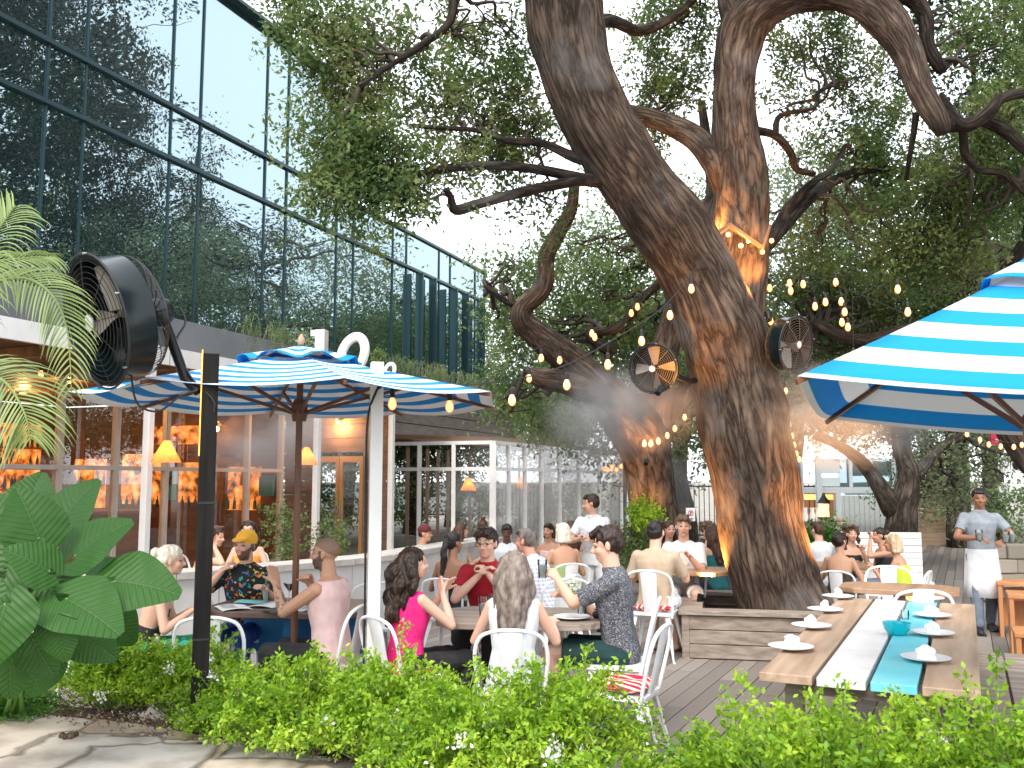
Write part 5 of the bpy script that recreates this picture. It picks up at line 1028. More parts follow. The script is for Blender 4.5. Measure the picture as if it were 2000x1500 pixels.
# ---------------------------------------------------------------- parasols
st_l = stripe_mat('parasol_stripe', 8, (.02, .3, .68), (.82, .83, .84), .2); st_r = stripe_mat('wide_stripe', 4.6, (.015, .33, .72), (.82, .83, .84), .3)
def parasol(cx, cy, n, Rr, zt, ze, rot, m, lab, pole_m, ruffle=.3, sag=.05, tilt=0, pr=.024):
    t = thing('parasol', lab, 'parasol', (cx, cy, 0)); q = MB(); K = 12; M_ = 10
    def surf(f0, f1, zo, amp):
        vs = []; uvs = []; fs = []; fu = []
        for i in range(n):
            a0 = rot+2*math.pi*i/n; a1 = rot+2*math.pi*(i+1)/n; p0 = Vector((math.cos(a0), math.sin(a0), 0))*Rr; p1 = Vector((math.cos(a1), math.sin(a1), 0))*Rr; b0 = len(vs)
            for k in range(K+1):
                f = f0+(f1-f0)*k/K
                for j in range(M_+1):
                    s_ = j/M_; p = p0.lerp(p1, s_)*f; z = zt+(ze-zt)*f-sag*math.sin(math.pi*f)*.15; z -= sag*math.sin(math.pi*s_)*f*.9
                    if amp: z += amp*math.sin(s_*math.pi*2)*max(0, (k/K-.3))
                    vs.append(p+Vector((0, 0, z+zo))); uvs.append((s_, f))
            for k in range(K):
                for j in range(M_): a = b0+k*(M_+1)+j; f_ = (a, a+1, a+M_+2, a+M_+1); fs.append(f_); fu.append([uvs[x_] for x_ in f_])
        q.add(vs, fs, 0, fu)
    surf(.12, 1, 0, 0); o = q.build('canopy', m, t, smooth=True); o.modifiers.new('thickness', 'SOLIDIFY').thickness = .003
    q = MB(); surf(.005, ruffle, .05, .035); o = q.build('vent', m, t, smooth=True); o.modifiers.new('thickness', 'SOLIDIFY').thickness = .003
    q = MB(); q.tube([(0, 0, .02), (0, 0, zt+.02)], pr, 14); q.build('pole', pole_m, t, smooth=True)
    q = MB(); q.lathe([(.0, zt+.14), (.012, zt+.13), (.03, zt+.09), (.02, zt+.055)], 12); q.build('finial', wood_mid, t, smooth=True)
    q = MB(); q.lathe([(.05, ze-.16), (.06, ze-.1), (.06, ze-.04), (.04, ze)], 10); q.build('hub', wood_dark, t)
    for i in range(n):
        a = rot+2*math.pi*i/n; d_ = Vector((math.cos(a), math.sin(a), 0)); q = MB()
        q.beam(d_*.04+Vector((0, 0, zt-.07)), d_*(Rr*1.005)+Vector((0, 0, ze-.024)), .018, .024); r_ = q.build('rib', wood_dark, t)
        q = MB(); q.beam(d_*.05+Vector((0, 0, ze-.1)), d_*(Rr*.52)+Vector((0, 0, zt+(ze-zt)*.52-.05)), .018, .024); s2 = q.build('strut', wood_dark, r_)
    if tilt:
        Mt = Matrix.Translation((0, 0, ze)) @ Matrix.Rotation(R(tilt), 4, 'Y') @ Matrix.Translation((0, 0, -ze))
        for ch in [o_ for o_ in C.objects if o_.parent == t and not o_.name.startswith('pole')]: ch.matrix_local = Mt
    MB().lathe([(.28, 0), (.28, .05), (.04, .08), (.04, .3), (.03, .3)], 20).build('base', grey_metal, t); return t
parasol(-1.56, 6.75, 8, 1.54, 2.66, 2.31, R(22.5), st_l, 'blue and white striped octagonal parasol on a dark wood pole at left', wood_dark)
parasol(2.5, 4.38, 4, 1.42, 2.77, 2.06, ANG_T+R(49), st_r, 'large blue and white striped square parasol reaching in from the right edge', wood_dark, .26, .06, 4)
# ---------------------------------------------------------------- fans
def fan(name, loc, axis, r, lab, depth=.22, motor=True, arm=None, tilt_up=(0, 0, 1)):
    t = thing('misting_fan', lab, 'fan', loc, group='black industrial misting fans'); a = Vector(axis).normalized(); q4 = a.to_track_quat('Z', 'Y').to_matrix().to_4x4()
    hs_ = MB().lathe([(r*.97, -depth*.2), (r*1.0, -depth*.18), (r, depth*.4), (r*1.04, depth*.5), (r*1.04, depth*.54), (r*.97, depth*.54), (r*.96, -depth*.17)], 48, q4).build('housing', mat('fan_black', (.004, .01, .012), .22, spec=.35), t, smooth=True)
    for sgn, nm_, dz in ((1, 'front_grille', depth*.55), (-1, 'rear_grille', -depth*.55)):
        q = MB()
        for k in (range(1, 12) if nm_ == 'front_grille' else np.arange(3, 11.6, .45)):
            rr_ = r*k/11.5; zz = dz+.036*(1-(k/11.5)**2) if sgn > 0 else -depth*.2-depth*.6*(1-(k/11.5)**3)**.5; q.tube([q4 @ Vector((rr_*math.cos(x_), rr_*math.sin(x_), zz)) for x_ in np.linspace(0, 2*math.pi, 32, endpoint=False)], r*.006, 4, closed=True)
        for k in range(8 if sgn > 0 else 20):
            x_ = k*2*math.pi/(8 if sgn > 0 else 20); q.tube([q4 @ Vector((f*r*math.cos(x_), f*r*math.sin(x_), dz+.036*(1-f*f) if sgn > 0 else -depth*.2-depth*.6*(1-f**3)**.5)) for f in (.05, .35, .7, .9, 1)], r*.009, 4)
        q.build(nm_, mat('grille_wire', (.06, .06, .06), .35, m=.6) if r > .3 else mat('grille_brown', (.22, .15, .1), .4, m=.4), t)
    q = MB().lathe([(0, depth*.55+.045), (r*.13, depth*.55+.04), (r*.13, depth*.55+.03)], 20, q4).build('badge', mat('badge', (.6, .6, .6), .4), t)
    q = MB()
    for k in range(4):
        b0 = k*math.pi/2; vs = []
        for f in (.14, .4, .7, .9):
            for w_, z_ in ((-.32, -.03), (0, 0), (.32, .035)): x_ = b0+w_*(1.2-.4*f); vs.append(q4 @ Vector((f*r*math.cos(x_), f*r*math.sin(x_), z_)))
        q.add(vs, [(3*i+j, 3*i+j+1, 3*i+j+4, 3*i+j+3) for i in range(3) for j in range(2)])
    q.build('blade', mat('fan_blade', (.3, .27, .24), .4, m=.3), t, smooth=True)
    q = MB().lathe([(r*.2, -depth*.3), (r*.24, -depth*.62), (r*.24, -depth*1.15), (r*.2, -depth*1.25), (0, -depth*1.28)], 24, q4); mo = q.build('motor', black_metal, t, smooth=True)
    q = MB(); q.box(q4 @ Vector((r*.05, -r*.245, -depth*.9)), (.03, .004, .05), q4.to_3x3()); q.build('rating_plate', mat('badge', (.6, .6, .6), .4), mo)
    q = MB(); q.tube([q4 @ Vector((r*1.07*math.cos(x_), r*1.07*math.sin(x_), depth*.56)) for x_ in np.linspace(0, 2*math.pi, 40, endpoint=False)], .007, 6, closed=True); mr_ = q.build('mist_ring', black_rough, t, smooth=True)
    q = MB()
    for x_ in np.linspace(.3, 6.5, 6, endpoint=False): c = q4 @ Vector((r*1.07*math.cos(x_), r*1.07*math.sin(x_), depth*.56)); q.tube([c, c+a*.025], .006, 6)
    q.build('nozzle', steel, mr_)
    if arm:
        L = Vector(loc); q = MB()
        q.tube([Vector(p)-L for p in arm], [.03]*len(arm), 10); q.build('arm', black_metal, t, smooth=True)
    return t, q4
# black post with big fan
pb = P(387, 1425, 5.4); t = thing('wooden_post', 'tall black painted square post with the big fan and an amber edge', 'post', (pb.x, pb.y, .27)); pt_ = P(402, 692, 5.4); hh = pt_.z-.27
q = MB(); q.box((0, 0, hh/2), (.09, .09, hh), R(22)); q.build('shaft', mat('black_stain', (.01, .009, .009), .7, spec=.12, c2=(.022, .02, .018), sc=6, st=(3, 3, .3), bump=.2), t, bevel=.004)
q = MB(); 
for z in (.55, 1.32): q.box((0, 0, z), (.096, .096, .012), R(22))
q.build('cable_tie', black_rough, t)
# amber edge: thin emissive strip along one side of the post
q = MB(); M = Matrix.Rotation(R(22), 3, 'Z'); c = M @ Vector((-.05, -.035, 0)); q.box((c.x, c.y, 1.9), (.006, .022, .62), R(22)); q.build('amber_edge_strip', mat('amber_strip', (1, .5, .1), .5, emit=(1, .42, .05), es=.9), t)
fc = P(232, 622, 5.15); fan('fan', fc, (-.66, -.70, -.27), .355, 'large black drum fan clamped to the black post at upper left', .24, arm=[P(318, 618, 5.3), P(330, 650, 5.35), P(362, 740, 5.38), P(388, 765, 5.37)])
wr = thing('power_cable', 'black cable looping from the big fan to the black post', 'cable', P(255, 730, 5.1)); q = MB()
q.tube([tuple(a) for a in crom([tuple(P(*a)) for a in ((262, 722, 5.1), (258, 745, 5.1), (270, 790, 5.15), (310, 803, 5.2), (350, 775, 5.25), (385, 762, 5.3))], 8)], .006, 6)
q.tube([tuple(a) for a in crom([tuple(P(*a)) for a in ((352, 600, 5.4), (362, 630, 5.4), (345, 670, 5.38), (372, 735, 5.36), (415, 780, 5.35), (418, 805, 5.35))], 8)], .006, 6); q.build('cord', black_rough, wr, smooth=True, world=True)
# white post
wp = P(728, 1270, 6.35); t = thing('wooden_post', 'white square post carrying the string lights and a black cable', 'post', (wp.x, wp.y, 0)); zt = P(733, 708, 6.35).z
MB().box((0, 0, zt/2), (.086, .086, zt), R(14)).build('shaft', white_paint, t, bevel=.004)
q = MB(); q.tube([tuple(a) for a in crom([(.05, -.03, zt-.12), (.0, -.06, zt-.22), (-.055, -.03, zt-.4), (-.06, -.02, zt-.8), (-.055, -.02, .9), (-.06, -.02, .1)], 6)], .008, 6); q.build('cable', black_rough, t, smooth=True)
# tree fans
fan('fan', P(1281, 718, 9.15), (-.45, -.86, -.2), .235, 'left misting fan hanging on the main oak', .16, arm=[P(1300, 725, 9.3), P(1345, 745, 9.4), P(1372, 740, 9.5)])
fan('fan', P(1538, 672, 9.2), (.62, -.74, -.16), .27, 'right misting fan hanging on the main oak', .18, arm=[P(1515, 690, 9.35), P(1485, 735, 9.45), P(1462, 730, 9.5)])
# ---------------------------------------------------------------- string lights
def bulbs(name, lab, cable, pts, s=1.0, drop=.05, grp='strings of warm bulbs', m=None):
    """cable: control points (px,py,Y); pts: bulbs (px,py,Y)"""
    c0 = P(*(cable[0] if cable else pts[0])); t = thing('string_lights', lab, 'string lights', c0, 0, grp); q = MB(); A = []
    if cable: A = [Vector(a) for a in crom([tuple(P(*c)) for c in cable], 8)]; q.tube(A, .0055, 5)
    for b in pts:
        p = P(*b)
        if A:
            n = min(A, key=lambda a: abs(a.x-p.x)+abs(a.z-p.z)*.3); p = Vector((p.x, n.y, p.z)); q.tube([n, p+Vector((0, 0, .055*s))], .004, 4)
        so_ = MB(); so_.lathe([(.014*s, .03*s), (.016*s, .07*s), (.008*s, .085*s)], 8, Matrix.Translation(p)); so_.build('socket', black_rough, t, world=True)
        bu = MB(); bu.lathe([(0, -.045*s), (.016*s, -.038*s), (.026*s, -.018*s), (.024*s, .005*s), (.013*s, .03*s)], 10, Matrix.Translation(p)); bu.build('bulb', m or bulb_mat, t, smooth=True, world=True)
    if q.v: q.build('cable', black_rough, t, world=True)
    return t
bulbs('s', 'long string of bulbs rising from the white post to the oak fork', [(738, 760, 6.3), (775, 742, 6.35), (880, 752, 6.6), (1000, 742, 7.0), (1100, 715, 7.4), (1200, 662, 7.8), (1300, 595, 8.2), (1390, 485, 8.7)],
      [(765, 786, 6.3), (878, 792, 6.6), (1000, 780, 7), (1107, 750, 7.4), (1186, 712, 7.8), (1253, 665, 8), (1307, 616, 8.3), (1348, 565, 8.5)], 1.15)
bulbs('s', 'string of small bulbs in the leaves left of the oak', [(950, 745, 9), (1050, 680, 9.5), (1155, 635, 10), (1240, 580, 10.4), (1300, 540, 10.8)], [(920, 778, 9), (1034, 735, 9.3), (1057, 698, 9.5), (1094, 700, 9.6), (1156, 650, 10), (1160, 660, 10.1), (1232, 612, 10.4), (1245, 598, 10.4)], 1.1)
bulbs('s', 'bulbs hanging in the dark branches right of the oak', [(1500, 540, 10.5), (1560, 530, 10.3), (1640, 560, 10), (1740, 600, 9.5), (1780, 620, 9)], [(1508, 558, 10.4), (1545, 550, 10.3), (1567, 555, 10.3), (1592, 597, 10.2), (1643, 588, 10), (1640, 613, 10.1), (1640, 645, 10.2), (1738, 623, 9.5), (1741, 666, 9.4), (1687, 690, 9.6), (1515, 620, 10.3), (1532, 575, 10.6), (1600, 570, 10.6), (1620, 640, 10.4), (1660, 610, 10.8), (1575, 610, 10.8)], 1.2)
bulbs('s', 'vertical string of small bulbs down the right side of the oak', [(1520, 720, 11.5), (1535, 790, 11.5), (1548, 850, 12), (1560, 900, 12.5)], [(1533, 763, 11.5), (1540, 797, 11.5), (1545, 826, 11.7), (1548, 850, 11.9), (1552, 868, 12.1), (1556, 885, 12.3), (1558, 896, 12.5)], 1.1, m=bulb_far)
bulbs('s', 'curved string of bulbs below the right striped parasol', [(1780, 800, 10.5), (1860, 828, 10.6), (1914, 852, 10.8), (1980, 864, 11), (2060, 850, 11)], [(1830, 822, 10.5), (1860, 832, 10.6), (1888, 847, 10.7), (1914, 858, 10.8), (1936, 867, 10.8), (1958, 871, 10.9), (1980, 872, 11), (1997, 868, 11)], .9, m=bulb_far)
bulbs('s', 'curl of small bulbs around the stub of the second oak', [(1250, 860, 13.2), (1286, 856, 13.1), (1318, 832, 13), (1345, 800, 13)], [(1258, 865, 13.2), (1270, 865, 13.2), (1286, 860, 13.1), (1302, 850, 13.1), (1318, 836, 13), (1337, 814, 13)], 1.25, m=bulb_far)
bulbs('s', 'cluster of tiny bulbs beyond the conservatory corner', [(1175, 912, 16), (1200, 905, 16), (1225, 915, 16)], [(1180, 915, 16), (1187, 917, 16), (1195, 912, 16), (1204, 916, 16), (1213, 910, 16)], 1.2, m=bulb_far)
bulbs('s', 'string of bulbs under the restaurant eave', [(0, 700, 10.8), (80, 715, 11), (210, 755, 12), (300, 770, 12.5)], [(80, 730, 11), (208, 767, 12)], 1.3)
# wooden frame light with bulbs in the fork
lf = thing('light_frame', 'peaked wooden frame holding bare bulbs in the fork of the oak', 'lamp', P(1440, 470, 9.35)); q = MB()
fr = [(1383, 468, 9.2), (1425, 438, 9.25), (1490, 484, 9.3), (1512, 466, 9.5)]; F2 = [(x, y+4, Y+.28) for x, y, Y in fr]
for i in range(2): q.beam(P(*fr[i]), P(*fr[i+1]), .025, .03); q.beam(P(*F2[i]), P(*F2[i+1]), .025, .03)
for a, b_ in zip(fr[:3], F2[:3]): q.beam(P(*a), P(*b_), .02, .02)
q.beam(P(*fr[2]), P(1505, 440, 9.5), .02, .025); q.build('frame', mat('thin_wood', (.2, .1, .045), .6), lf, world=True)
for b in ((1412, 476, 9.3), (1447, 480, 9.3), (1403, 505, 9.25), (1507, 470, 9.4), (1489, 492, 9.35), (1422, 458, 9.4), (1462, 470, 9.4)):
    p = P(*b); MB().ell(p, .026, 12).build('bulb', bulb_mat, lf, smooth=True, world=True)
plight('lamp_light', P(1446, 466, 9.3), 7, r=.1, parent=lf)
# ================================================================ PEOPLE
TS = bpy.data.scenes.new('tmp')
def remesh(mb, vox, smooth=3):
    me = bpy.data.meshes.new('tmp'); me.from_pydata(mb.v, [], mb.f); o = bpy.data.objects.new('tmp', me); TS.collection.objects.link(o)
    r = o.modifiers.new('r', 'REMESH'); r.mode = 'VOXEL'; r.voxel_size = vox; r.use_smooth_shade = True
    if smooth: s_ = o.modifiers.new('s', 'SMOOTH'); s_.iterations = smooth; s_.factor = .5
    with bpy.context.temp_override(scene=TS, view_layer=TS.view_layers[0]): dg = bpy.context.evaluated_depsgraph_get(); dg.update(); out = bpy.data.meshes.new_from_object(o.evaluated_get(dg)); out.materials.clear()
    bpy.data.objects.remove(o); bpy.data.meshes.remove(me); return out
def loftring(mb, secs, n=20):
    """secs: (centre, half width vec, half depth vec)"""
    vs = []
    for c, a, b in secs:
        for j in range(n): t = 2*math.pi*j/n; ct, st = math.cos(t), math.sin(t); k = 1/max(abs(ct)**2.5+abs(st)**2.5, 1e-6)**(1/2.5); vs.append(c+a*ct*k+b*st*k)
    m = len(secs); mb.add(vs, [(i*n+j, i*n+(j+1) % n, (i+1)*n+(j+1) % n, (i+1)*n+j) for i in range(m-1) for j in range(n)]+[tuple(range(n-1, -1, -1)), tuple((m-1)*n+j for j in range(n))])
def skin_mat():
    a = mat('skin', (.6, .38, .28), .5, spec=.35); N, L, p = nodes(a); at = N.new('ShaderNodeAttribute'); at.attribute_name = 'Col'; L.new(at.outputs['Color'], p.inputs['Base Color'])
    p.inputs['Subsurface Weight'].default_value = .12; p.inputs['Subsurface Radius'].default_value = (.02, .008, .004); p.inputs['Subsurface Scale'].default_value = .5; return a
skinm = skin_mat()
def cloth(n, c, c2=None, sc=14, **k):
    return mat('cloth_'+n, c, .85, c2=c2, sc=sc, bump=.35, bsc=k.pop('bsc', 9), **k)
def patt(n, base, cols, scale, th=.45):
    a = mat('cloth_'+n, base, .85, bump=.35, sc=9, bsc=9); N, L, p = nodes(a); tc = N.new('ShaderNodeTexCoord'); vo = N.new('ShaderNodeTexVoronoi'); vo.inputs['Scale'].default_value = scale
    ns = N.new('ShaderNodeTexNoise'); ns.inputs['Scale'].default_value = scale*.8; mx0 = N.new('ShaderNodeMixRGB'); mx0.inputs[0].default_value = .06; mx0.blend_type = 'LINEAR_LIGHT'
    L.new(tc.outputs['Object'], ns.inputs['Vector']); L.new(tc.outputs['Object'], mx0.inputs[1]); L.new(ns.outputs['Color'], mx0.inputs[2]); L.new(mx0.outputs[0], vo.inputs['Vector'])
    sx = N.new('ShaderNodeSeparateXYZ'); L.new(vo.outputs['Color'], sx.inputs[0]); rp = N.new('ShaderNodeValToRGB'); rp.color_ramp.interpolation = 'CONSTANT'; E = rp.color_ramp.elements
    E[0].color = (*cols[0], 1); E[1].color = (*cols[-1], 1); E[1].position = (len(cols)-1)/len(cols)
    for i, q in enumerate(cols[1:-1]): e = E.new((i+1)/len(cols)); e.color = (*q, 1)
    L.new(sx.outputs[0], rp.inputs[0]); lt_ = N.new('ShaderNodeMath'); lt_.operation = 'LESS_THAN'; lt_.inputs[1].default_value = th; L.new(vo.outputs['Distance'], lt_.inputs[0])
    mx = N.new('ShaderNodeMixRGB'); mx.inputs[1].default_value = (*base, 1); L.new(lt_.outputs[0], mx.inputs[0]); L.new(rp.outputs[0], mx.inputs[2]); L.new(mx.outputs[0], p.inputs['Base Color']); return a
def plaid(n, base, c, sc):
    a = mat('cloth_'+n, base, .85, bump=.3, sc=9, bsc=9); N, L, p = nodes(a); tc = N.new('ShaderNodeTexCoord'); sx = N.new('ShaderNodeSeparateXYZ'); L.new(tc.outputs['Object'], sx.inputs[0]); o = []
    for k in (0, 2):
        m = N.new('ShaderNodeMath'); m.operation = 'MULTIPLY'; m.inputs[1].default_value = sc; L.new(sx.outputs[k], m.inputs[0]); f = N.new('ShaderNodeMath'); f.operation = 'FRACT'; L.new(m.outputs[0], f.inputs[0]); g_ = N.new('ShaderNodeMath'); g_.operation = 'LESS_THAN'; g_.inputs[1].default_value = .4; L.new(f.outputs[0], g_.inputs[0]); o.append(g_)
    ad = N.new('ShaderNodeMath'); ad.operation = 'MULTIPLY_ADD'; ad.inputs[1].default_value = .5; L.new(o[0].outputs[0], ad.inputs[0]); h = N.new('ShaderNodeMath'); h.operation = 'MULTIPLY'; h.inputs[1].default_value = .5; L.new(o[1].outputs[0], h.inputs[0]); L.new(h.outputs[0], ad.inputs[2])
    mx = N.new('ShaderNodeMixRGB'); mx.inputs[1].default_value = (*base, 1); mx.inputs[2].default_value = (*c, 1); L.new(ad.outputs[0], mx.inputs[0]); L.new(mx.outputs[0], p.inputs['Base Color']); return a
def hairm(n, c, c2): return mat('hair_'+n, c, .45, c2=c2, sc=22, st=(1, 1, .12), bump=.8, bsc=45, spec=.4)
H = dict(black=hairm('black', (.006, .005, .005), (.02, .016, .014)), dark=hairm('dark', (.014, .007, .004), (.04, .02, .012)), brown=hairm('brown', (.035, .014, .007), (.09, .04, .02)), grey=hairm('grey', (.11, .08, .065), (.26, .21, .18)),
         blond=hairm('blond', (.42, .3, .17), (.68, .55, .38)), plat=hairm('platinum', (.6, .52, .4), (.82, .76, .66)), salt=hairm('salt', (.08, .065, .055), (.2, .17, .15)), lbrown=hairm('lightbrown', (.1, .055, .03), (.2, .12, .07)))
SK = dict(fair=(.68, .42, .31), light=(.63, .37, .26), tan=(.52, .29, .19), olive=(.5, .29, .19), brown=(.3, .15, .09), dark=(.13, .065, .04), red=(.62, .3, .22))
CHL = {'platinum bun': 'woman with the platinum bun', 'yellow cap, beard': 'man in the yellow cap', 'pale pink': 'bearded man in pink', 'magenta': 'woman in magenta', 'red polo': 'man in the red polo', 'grey haired woman': 'grey haired woman in the centre', 'speckled grey': 'man in the speckled grey shirt', 'black ponytail': 'woman with the black ponytail', 'plaid': 'man in the plaid shirt', 'platinum bob and': 'woman with the platinum bob', 'tan tee': 'man in the tan tee', 'young man in a white tee': 'young man in the white tee left of the oak', 'olive strappy': 'woman in the olive strappy dress', 'lime green': 'blonde woman in lime', 'orange laughing': 'curly haired woman in orange', 'standing behind the yellow cap': 'long haired woman behind the yellow cap'}
def person(px, Y, rz, top=None, lab='', pose='sit', skin='light', lean=6, side=0, hyaw=0, hpit=0, hroll=0, LH=(-.2, .32, .78), RH=(.2, .32, .78), LE=None, RE=None, shirt=None, sleeve=.55, shirt_kind='shirt', legs=None, legs_kind='trousers', hair='short', hc='dark', female=False,
           beard=None, glasses=False, vox=None, curlL=.9, curlR=.9, extra=None, near=False, hat=None, grp='people at the patio', s=None, shoe=None, tattoo=False, chl=None, legspread=0, kneeF=.44, z0=0):
    rz = R(rz); vox = vox or (.0075 if near else .011); sit = pose == 'sit'
    f = Vector((-math.sin(rz), math.cos(rz), 0)); pelz = .53 if sit else .93
    la, sa = R(lean), R(side); up = (Matrix.Rotation(-la, 3, 'X') @ Matrix.Rotation(sa, 3, 'Y')) @ Vector((0, 0, 1)); hip = Vector((0, 0, pelz))
    neck = hip+up*.5; headc = neck+up*.07+Vector((0, .03, .082))
    if s is None:
        s = 1.0
        if top is not None: tz = P(px, top, Y).z; s = max(.88, min(1.1, (tz-z0)/(headc.z+.115)))
    X = (px-1000)/1800*Y; hx = f*headc.y*s+Vector((math.cos(rz), math.sin(rz), 0))*headc.x*s
    base = Vector((X, Y, z0))-hx; t = thing('person', lab, 'person', base, rz, grp); t.scale = (s, s, s)
    sw = .155 if female else .185; hw = .155 if female else .15; td = .09 if female else .105
    fw = up.cross(Vector((1, 0, 0))); fw = -fw if fw.y < 0 else fw; rt = fw.cross(up).normalized(); rt = rt if rt.x > 0 else -rt
    sk = SK[skin]
    def sp(v, o=0): return hip+up*v+fw*o
    def torso(mb, inf=0, v0=-.1, v1=.5, strap=False):
        prof = [(-.12, hw*.86, td*.95, 0), (-.04, hw, td*1.08, -.01), (.06, hw*.93, td*.98, 0), (.16, hw*(.8 if female else .92), td*.9, .005), (.28, hw*(.9 if female else 1.05), td*(1.2 if female else 1.05), .012), (.37, sw*.97, td*1.05, .005), (.43, sw*.98, td*.82, -.005), (.475, sw*.62, td*.6, -.01), (.5, sw*.36, td*.5, -.01)]
        ss = []
        for v, a, b, o in prof:
            if v < v0-.001 or v > v1+.001: continue
            ss.append((sp(v, o), rt*(a+inf), fw*(b+inf)))
        loftring(mb, ss)
    def ik(a, b, l1, l2, pole):
        d = b-a; L = min(d.length, (l1+l2)*.985); d_ = d.normalized(); b = a+d_*L; x = (l1*l1-l2*l2+L*L)/(2*L); h = math.sqrt(max(l1*l1-x*x, 0)); pl_ = (Vector(pole)-d_*d_.dot(Vector(pole))).normalized(); return a+d_*x+pl_*h, b
    arms = []
    for sg, Hh, E_ in ((-1, LH, LE), (1, RH, RE)):
        sh = sp(.425)+rt*sg*(sw-.012); pole = Vector(E_) if E_ else Vector((sg*.5, -.35, -1)); el, wr_ = ik(sh, Vector(Hh), .285, .25, pole); arms.append((sg, sh, el, wr_))
    # ---- body
    mb = MB(); torso(mb); mb.cap(sp(.46), headc-up*.05+Vector((0, -.01, 0)), .052 if female else .06, .05 if female else .057)
    for sg, sh, el, wr_ in arms:
        k = .86 if female else 1.0
        mb.cap(sp(.40)+rt*sg*sw*.5, sh, .055*k, .052*k); mb.cap(sh, el, .051*k, .039*k); m1 = el.lerp(wr_, .35); mb.cap(el, m1, .039*k, .04*k); mb.cap(m1, wr_, .04*k, .026*k)
        d_ = (wr_-el).normalized(); ref = Vector((0, 0, 1)) if abs(d_.z) < .8 else Vector((0, -1, 0)); sd = d_.cross(ref).normalized(); nr = sd.cross(d_).normalized(); cl = curlL if sg < 0 else curlR
        hs_ = .9 if female else 1.0
        for j in range(4): y = (-.03+.02*j)*hs_; mb.cap(wr_+sd*y*.7, wr_+d_*.088*hs_+sd*y, .014*hs_, .0125*hs_, 8)
        for j, Lf in enumerate((.062, .072, .068, .052)):
            y = (-.03+.02*j)*hs_; p0 = wr_+d_*.088*hs_+sd*y; a1 = cl*.55; a2 = cl*1.5; d1 = d_*math.cos(a1)-nr*math.sin(a1); d2 = d_*math.cos(a2)-nr*math.sin(a2); p1 = p0+(d1+sd*y*2)*Lf*.55*hs_; p2 = p1+(d2+sd*y*2)*Lf*.5*hs_
            mb.cap(p0, p1, .0105*hs_, .0095*hs_, 8); mb.cap(p1, p2, .0095*hs_, .008*hs_, 8)
        tb = wr_+d_*.025-sd*.028*(-sg)*-1; th = (d_*.75+sd*(.62*sg)*1-nr*.35).normalized(); tb = wr_+d_*.02+sd*sg*.02; mb.cap(tb, tb+th*.05*hs_, .015*hs_, .012*hs_, 8); mb.cap(tb+th*.05*hs_, tb+th*.05*hs_+(th-nr*cl*.5+d_*.3).normalized()*.035*hs_, .0115*hs_, .0095*hs_, 8)
    # legs
    lg = []
    for sg in (-1, 1):
        h0 = hip+Vector((sg*.085, 0, -.04))
        if sit: kn = Vector((sg*(.11+legspread), kneeF, .50)); an = Vector((sg*(.11+legspread), kneeF-.02, .09)); toe = an+Vector((0, .15, -.055))
        elif pose == 'walk': kn = Vector((sg*.1, .12 if sg > 0 else -.02, .5)); an = Vector((sg*.1, .2 if sg > 0 else -.16, .09)); toe = an+Vector((sg*.02, .15, -.055))
        else: kn = Vector((sg*.1, .01, .5)); an = Vector((sg*.11, -.02, .09)); toe = an+Vector((sg*.02, .15, -.055))
        lg.append((sg, h0, kn, an, toe)); mb.cap(h0, kn, .085, .058); m1 = kn.lerp(an, .35); mb.cap(kn, m1, .056, .058); mb.cap(m1, an, .056, .036); mb.cap(an+Vector((0, -.02, -.045)), toe+Vector((0, .0, .0)), .04, .032)
    # head
    Hm = Matrix.Translation(headc) @ (Matrix.Rotation(R(hyaw), 4, 'Z') @ Matrix.Rotation(R(hpit), 4, 'X') @ Matrix.Rotation(R(hroll), 4, 'Y')); H3 = Hm.to_3x3(); g = .95 if female else 1.0
    def hp(x, y, z): return Hm @ Vector((x*g, y*g, z*g))
    def he(c, r, k=10): mb.ell(hp(*c), [q*g for q in r], 14, H3, 0, k)
    he((0, -.012, .032), (.076, .095, .084)); he((0, .02, -.03), (.06, .07, .078)); he((0, .052, -.082), (.03, .03, .026)); he((0, .02, -.07), (.05, .056, .036))
    he((-.034, .058, -.022), (.026, .026, .026)); he((.034, .058, -.022), (.026, .026, .026)); mb.cap(hp(-.032, .077, .028), hp(.032, .077, .028), .011*g, .011*g, 8)
    mb.cap(hp(0, .084, .016), hp(0, .106, -.022), .0085*g, .0125*g, 8); mb.cap(hp(-.012, .094, -.026), hp(.012, .094, -.026), .009*g, .009*g, 8)
    mb.cap(hp(-.018, .08, -.054), hp(.018, .08, -.054), .0085*g, .0085*g, 8); mb.cap(hp(-.014, .08, -.066), hp(.014, .08, -.066), .0095*g, .0095*g, 8)
    for sg in (-1, 1): he((sg*.077, -.005, -.004), (.011, .019, .031), 6)
    me = remesh(mb, vox, 2); me.name = 'body'; me.materials.append(skinm)
    n = len(me.vertices); co = np.empty(n*3, np.float32); me.vertices.foreach_get('co', co); co = co.reshape(-1, 3); Hi = np.array(Hm.inverted()); lc = (co @ Hi[:3, :3].T+Hi[:3, 3])/g
    col = np.tile(np.array([*sk, 1.0], np.float32), (n, 1)); nz = rng.uniform(.97, 1.03, (n, 1)); col[:, :3] *= nz; x, y, z = np.abs(lc[:, 0]), lc[:, 1], lc[:, 2]; skv = np.array(sk)
    face = (y > .045) & (z > -.13) & (z < .13)
    def paint(m, c, k=1.0): col[m, :3] = col[m, :3]*(1-k)+np.array(c)*k
    paint(face & (((x-.04)/.03)**2+((z+.03)/.028)**2 < 1), skv*np.array([1.12, .85, .8]), .5)
    hcol = {'black': (.01, .008, .008), 'dark': (.02, .012, .008), 'brown': (.05, .025, .015), 'grey': (.15, .12, .1), 'blond': (.3, .2, .11), 'plat': (.4, .3, .2), 'salt': (.08, .06, .05), 'lbrown': (.1, .055, .03)}[hc]
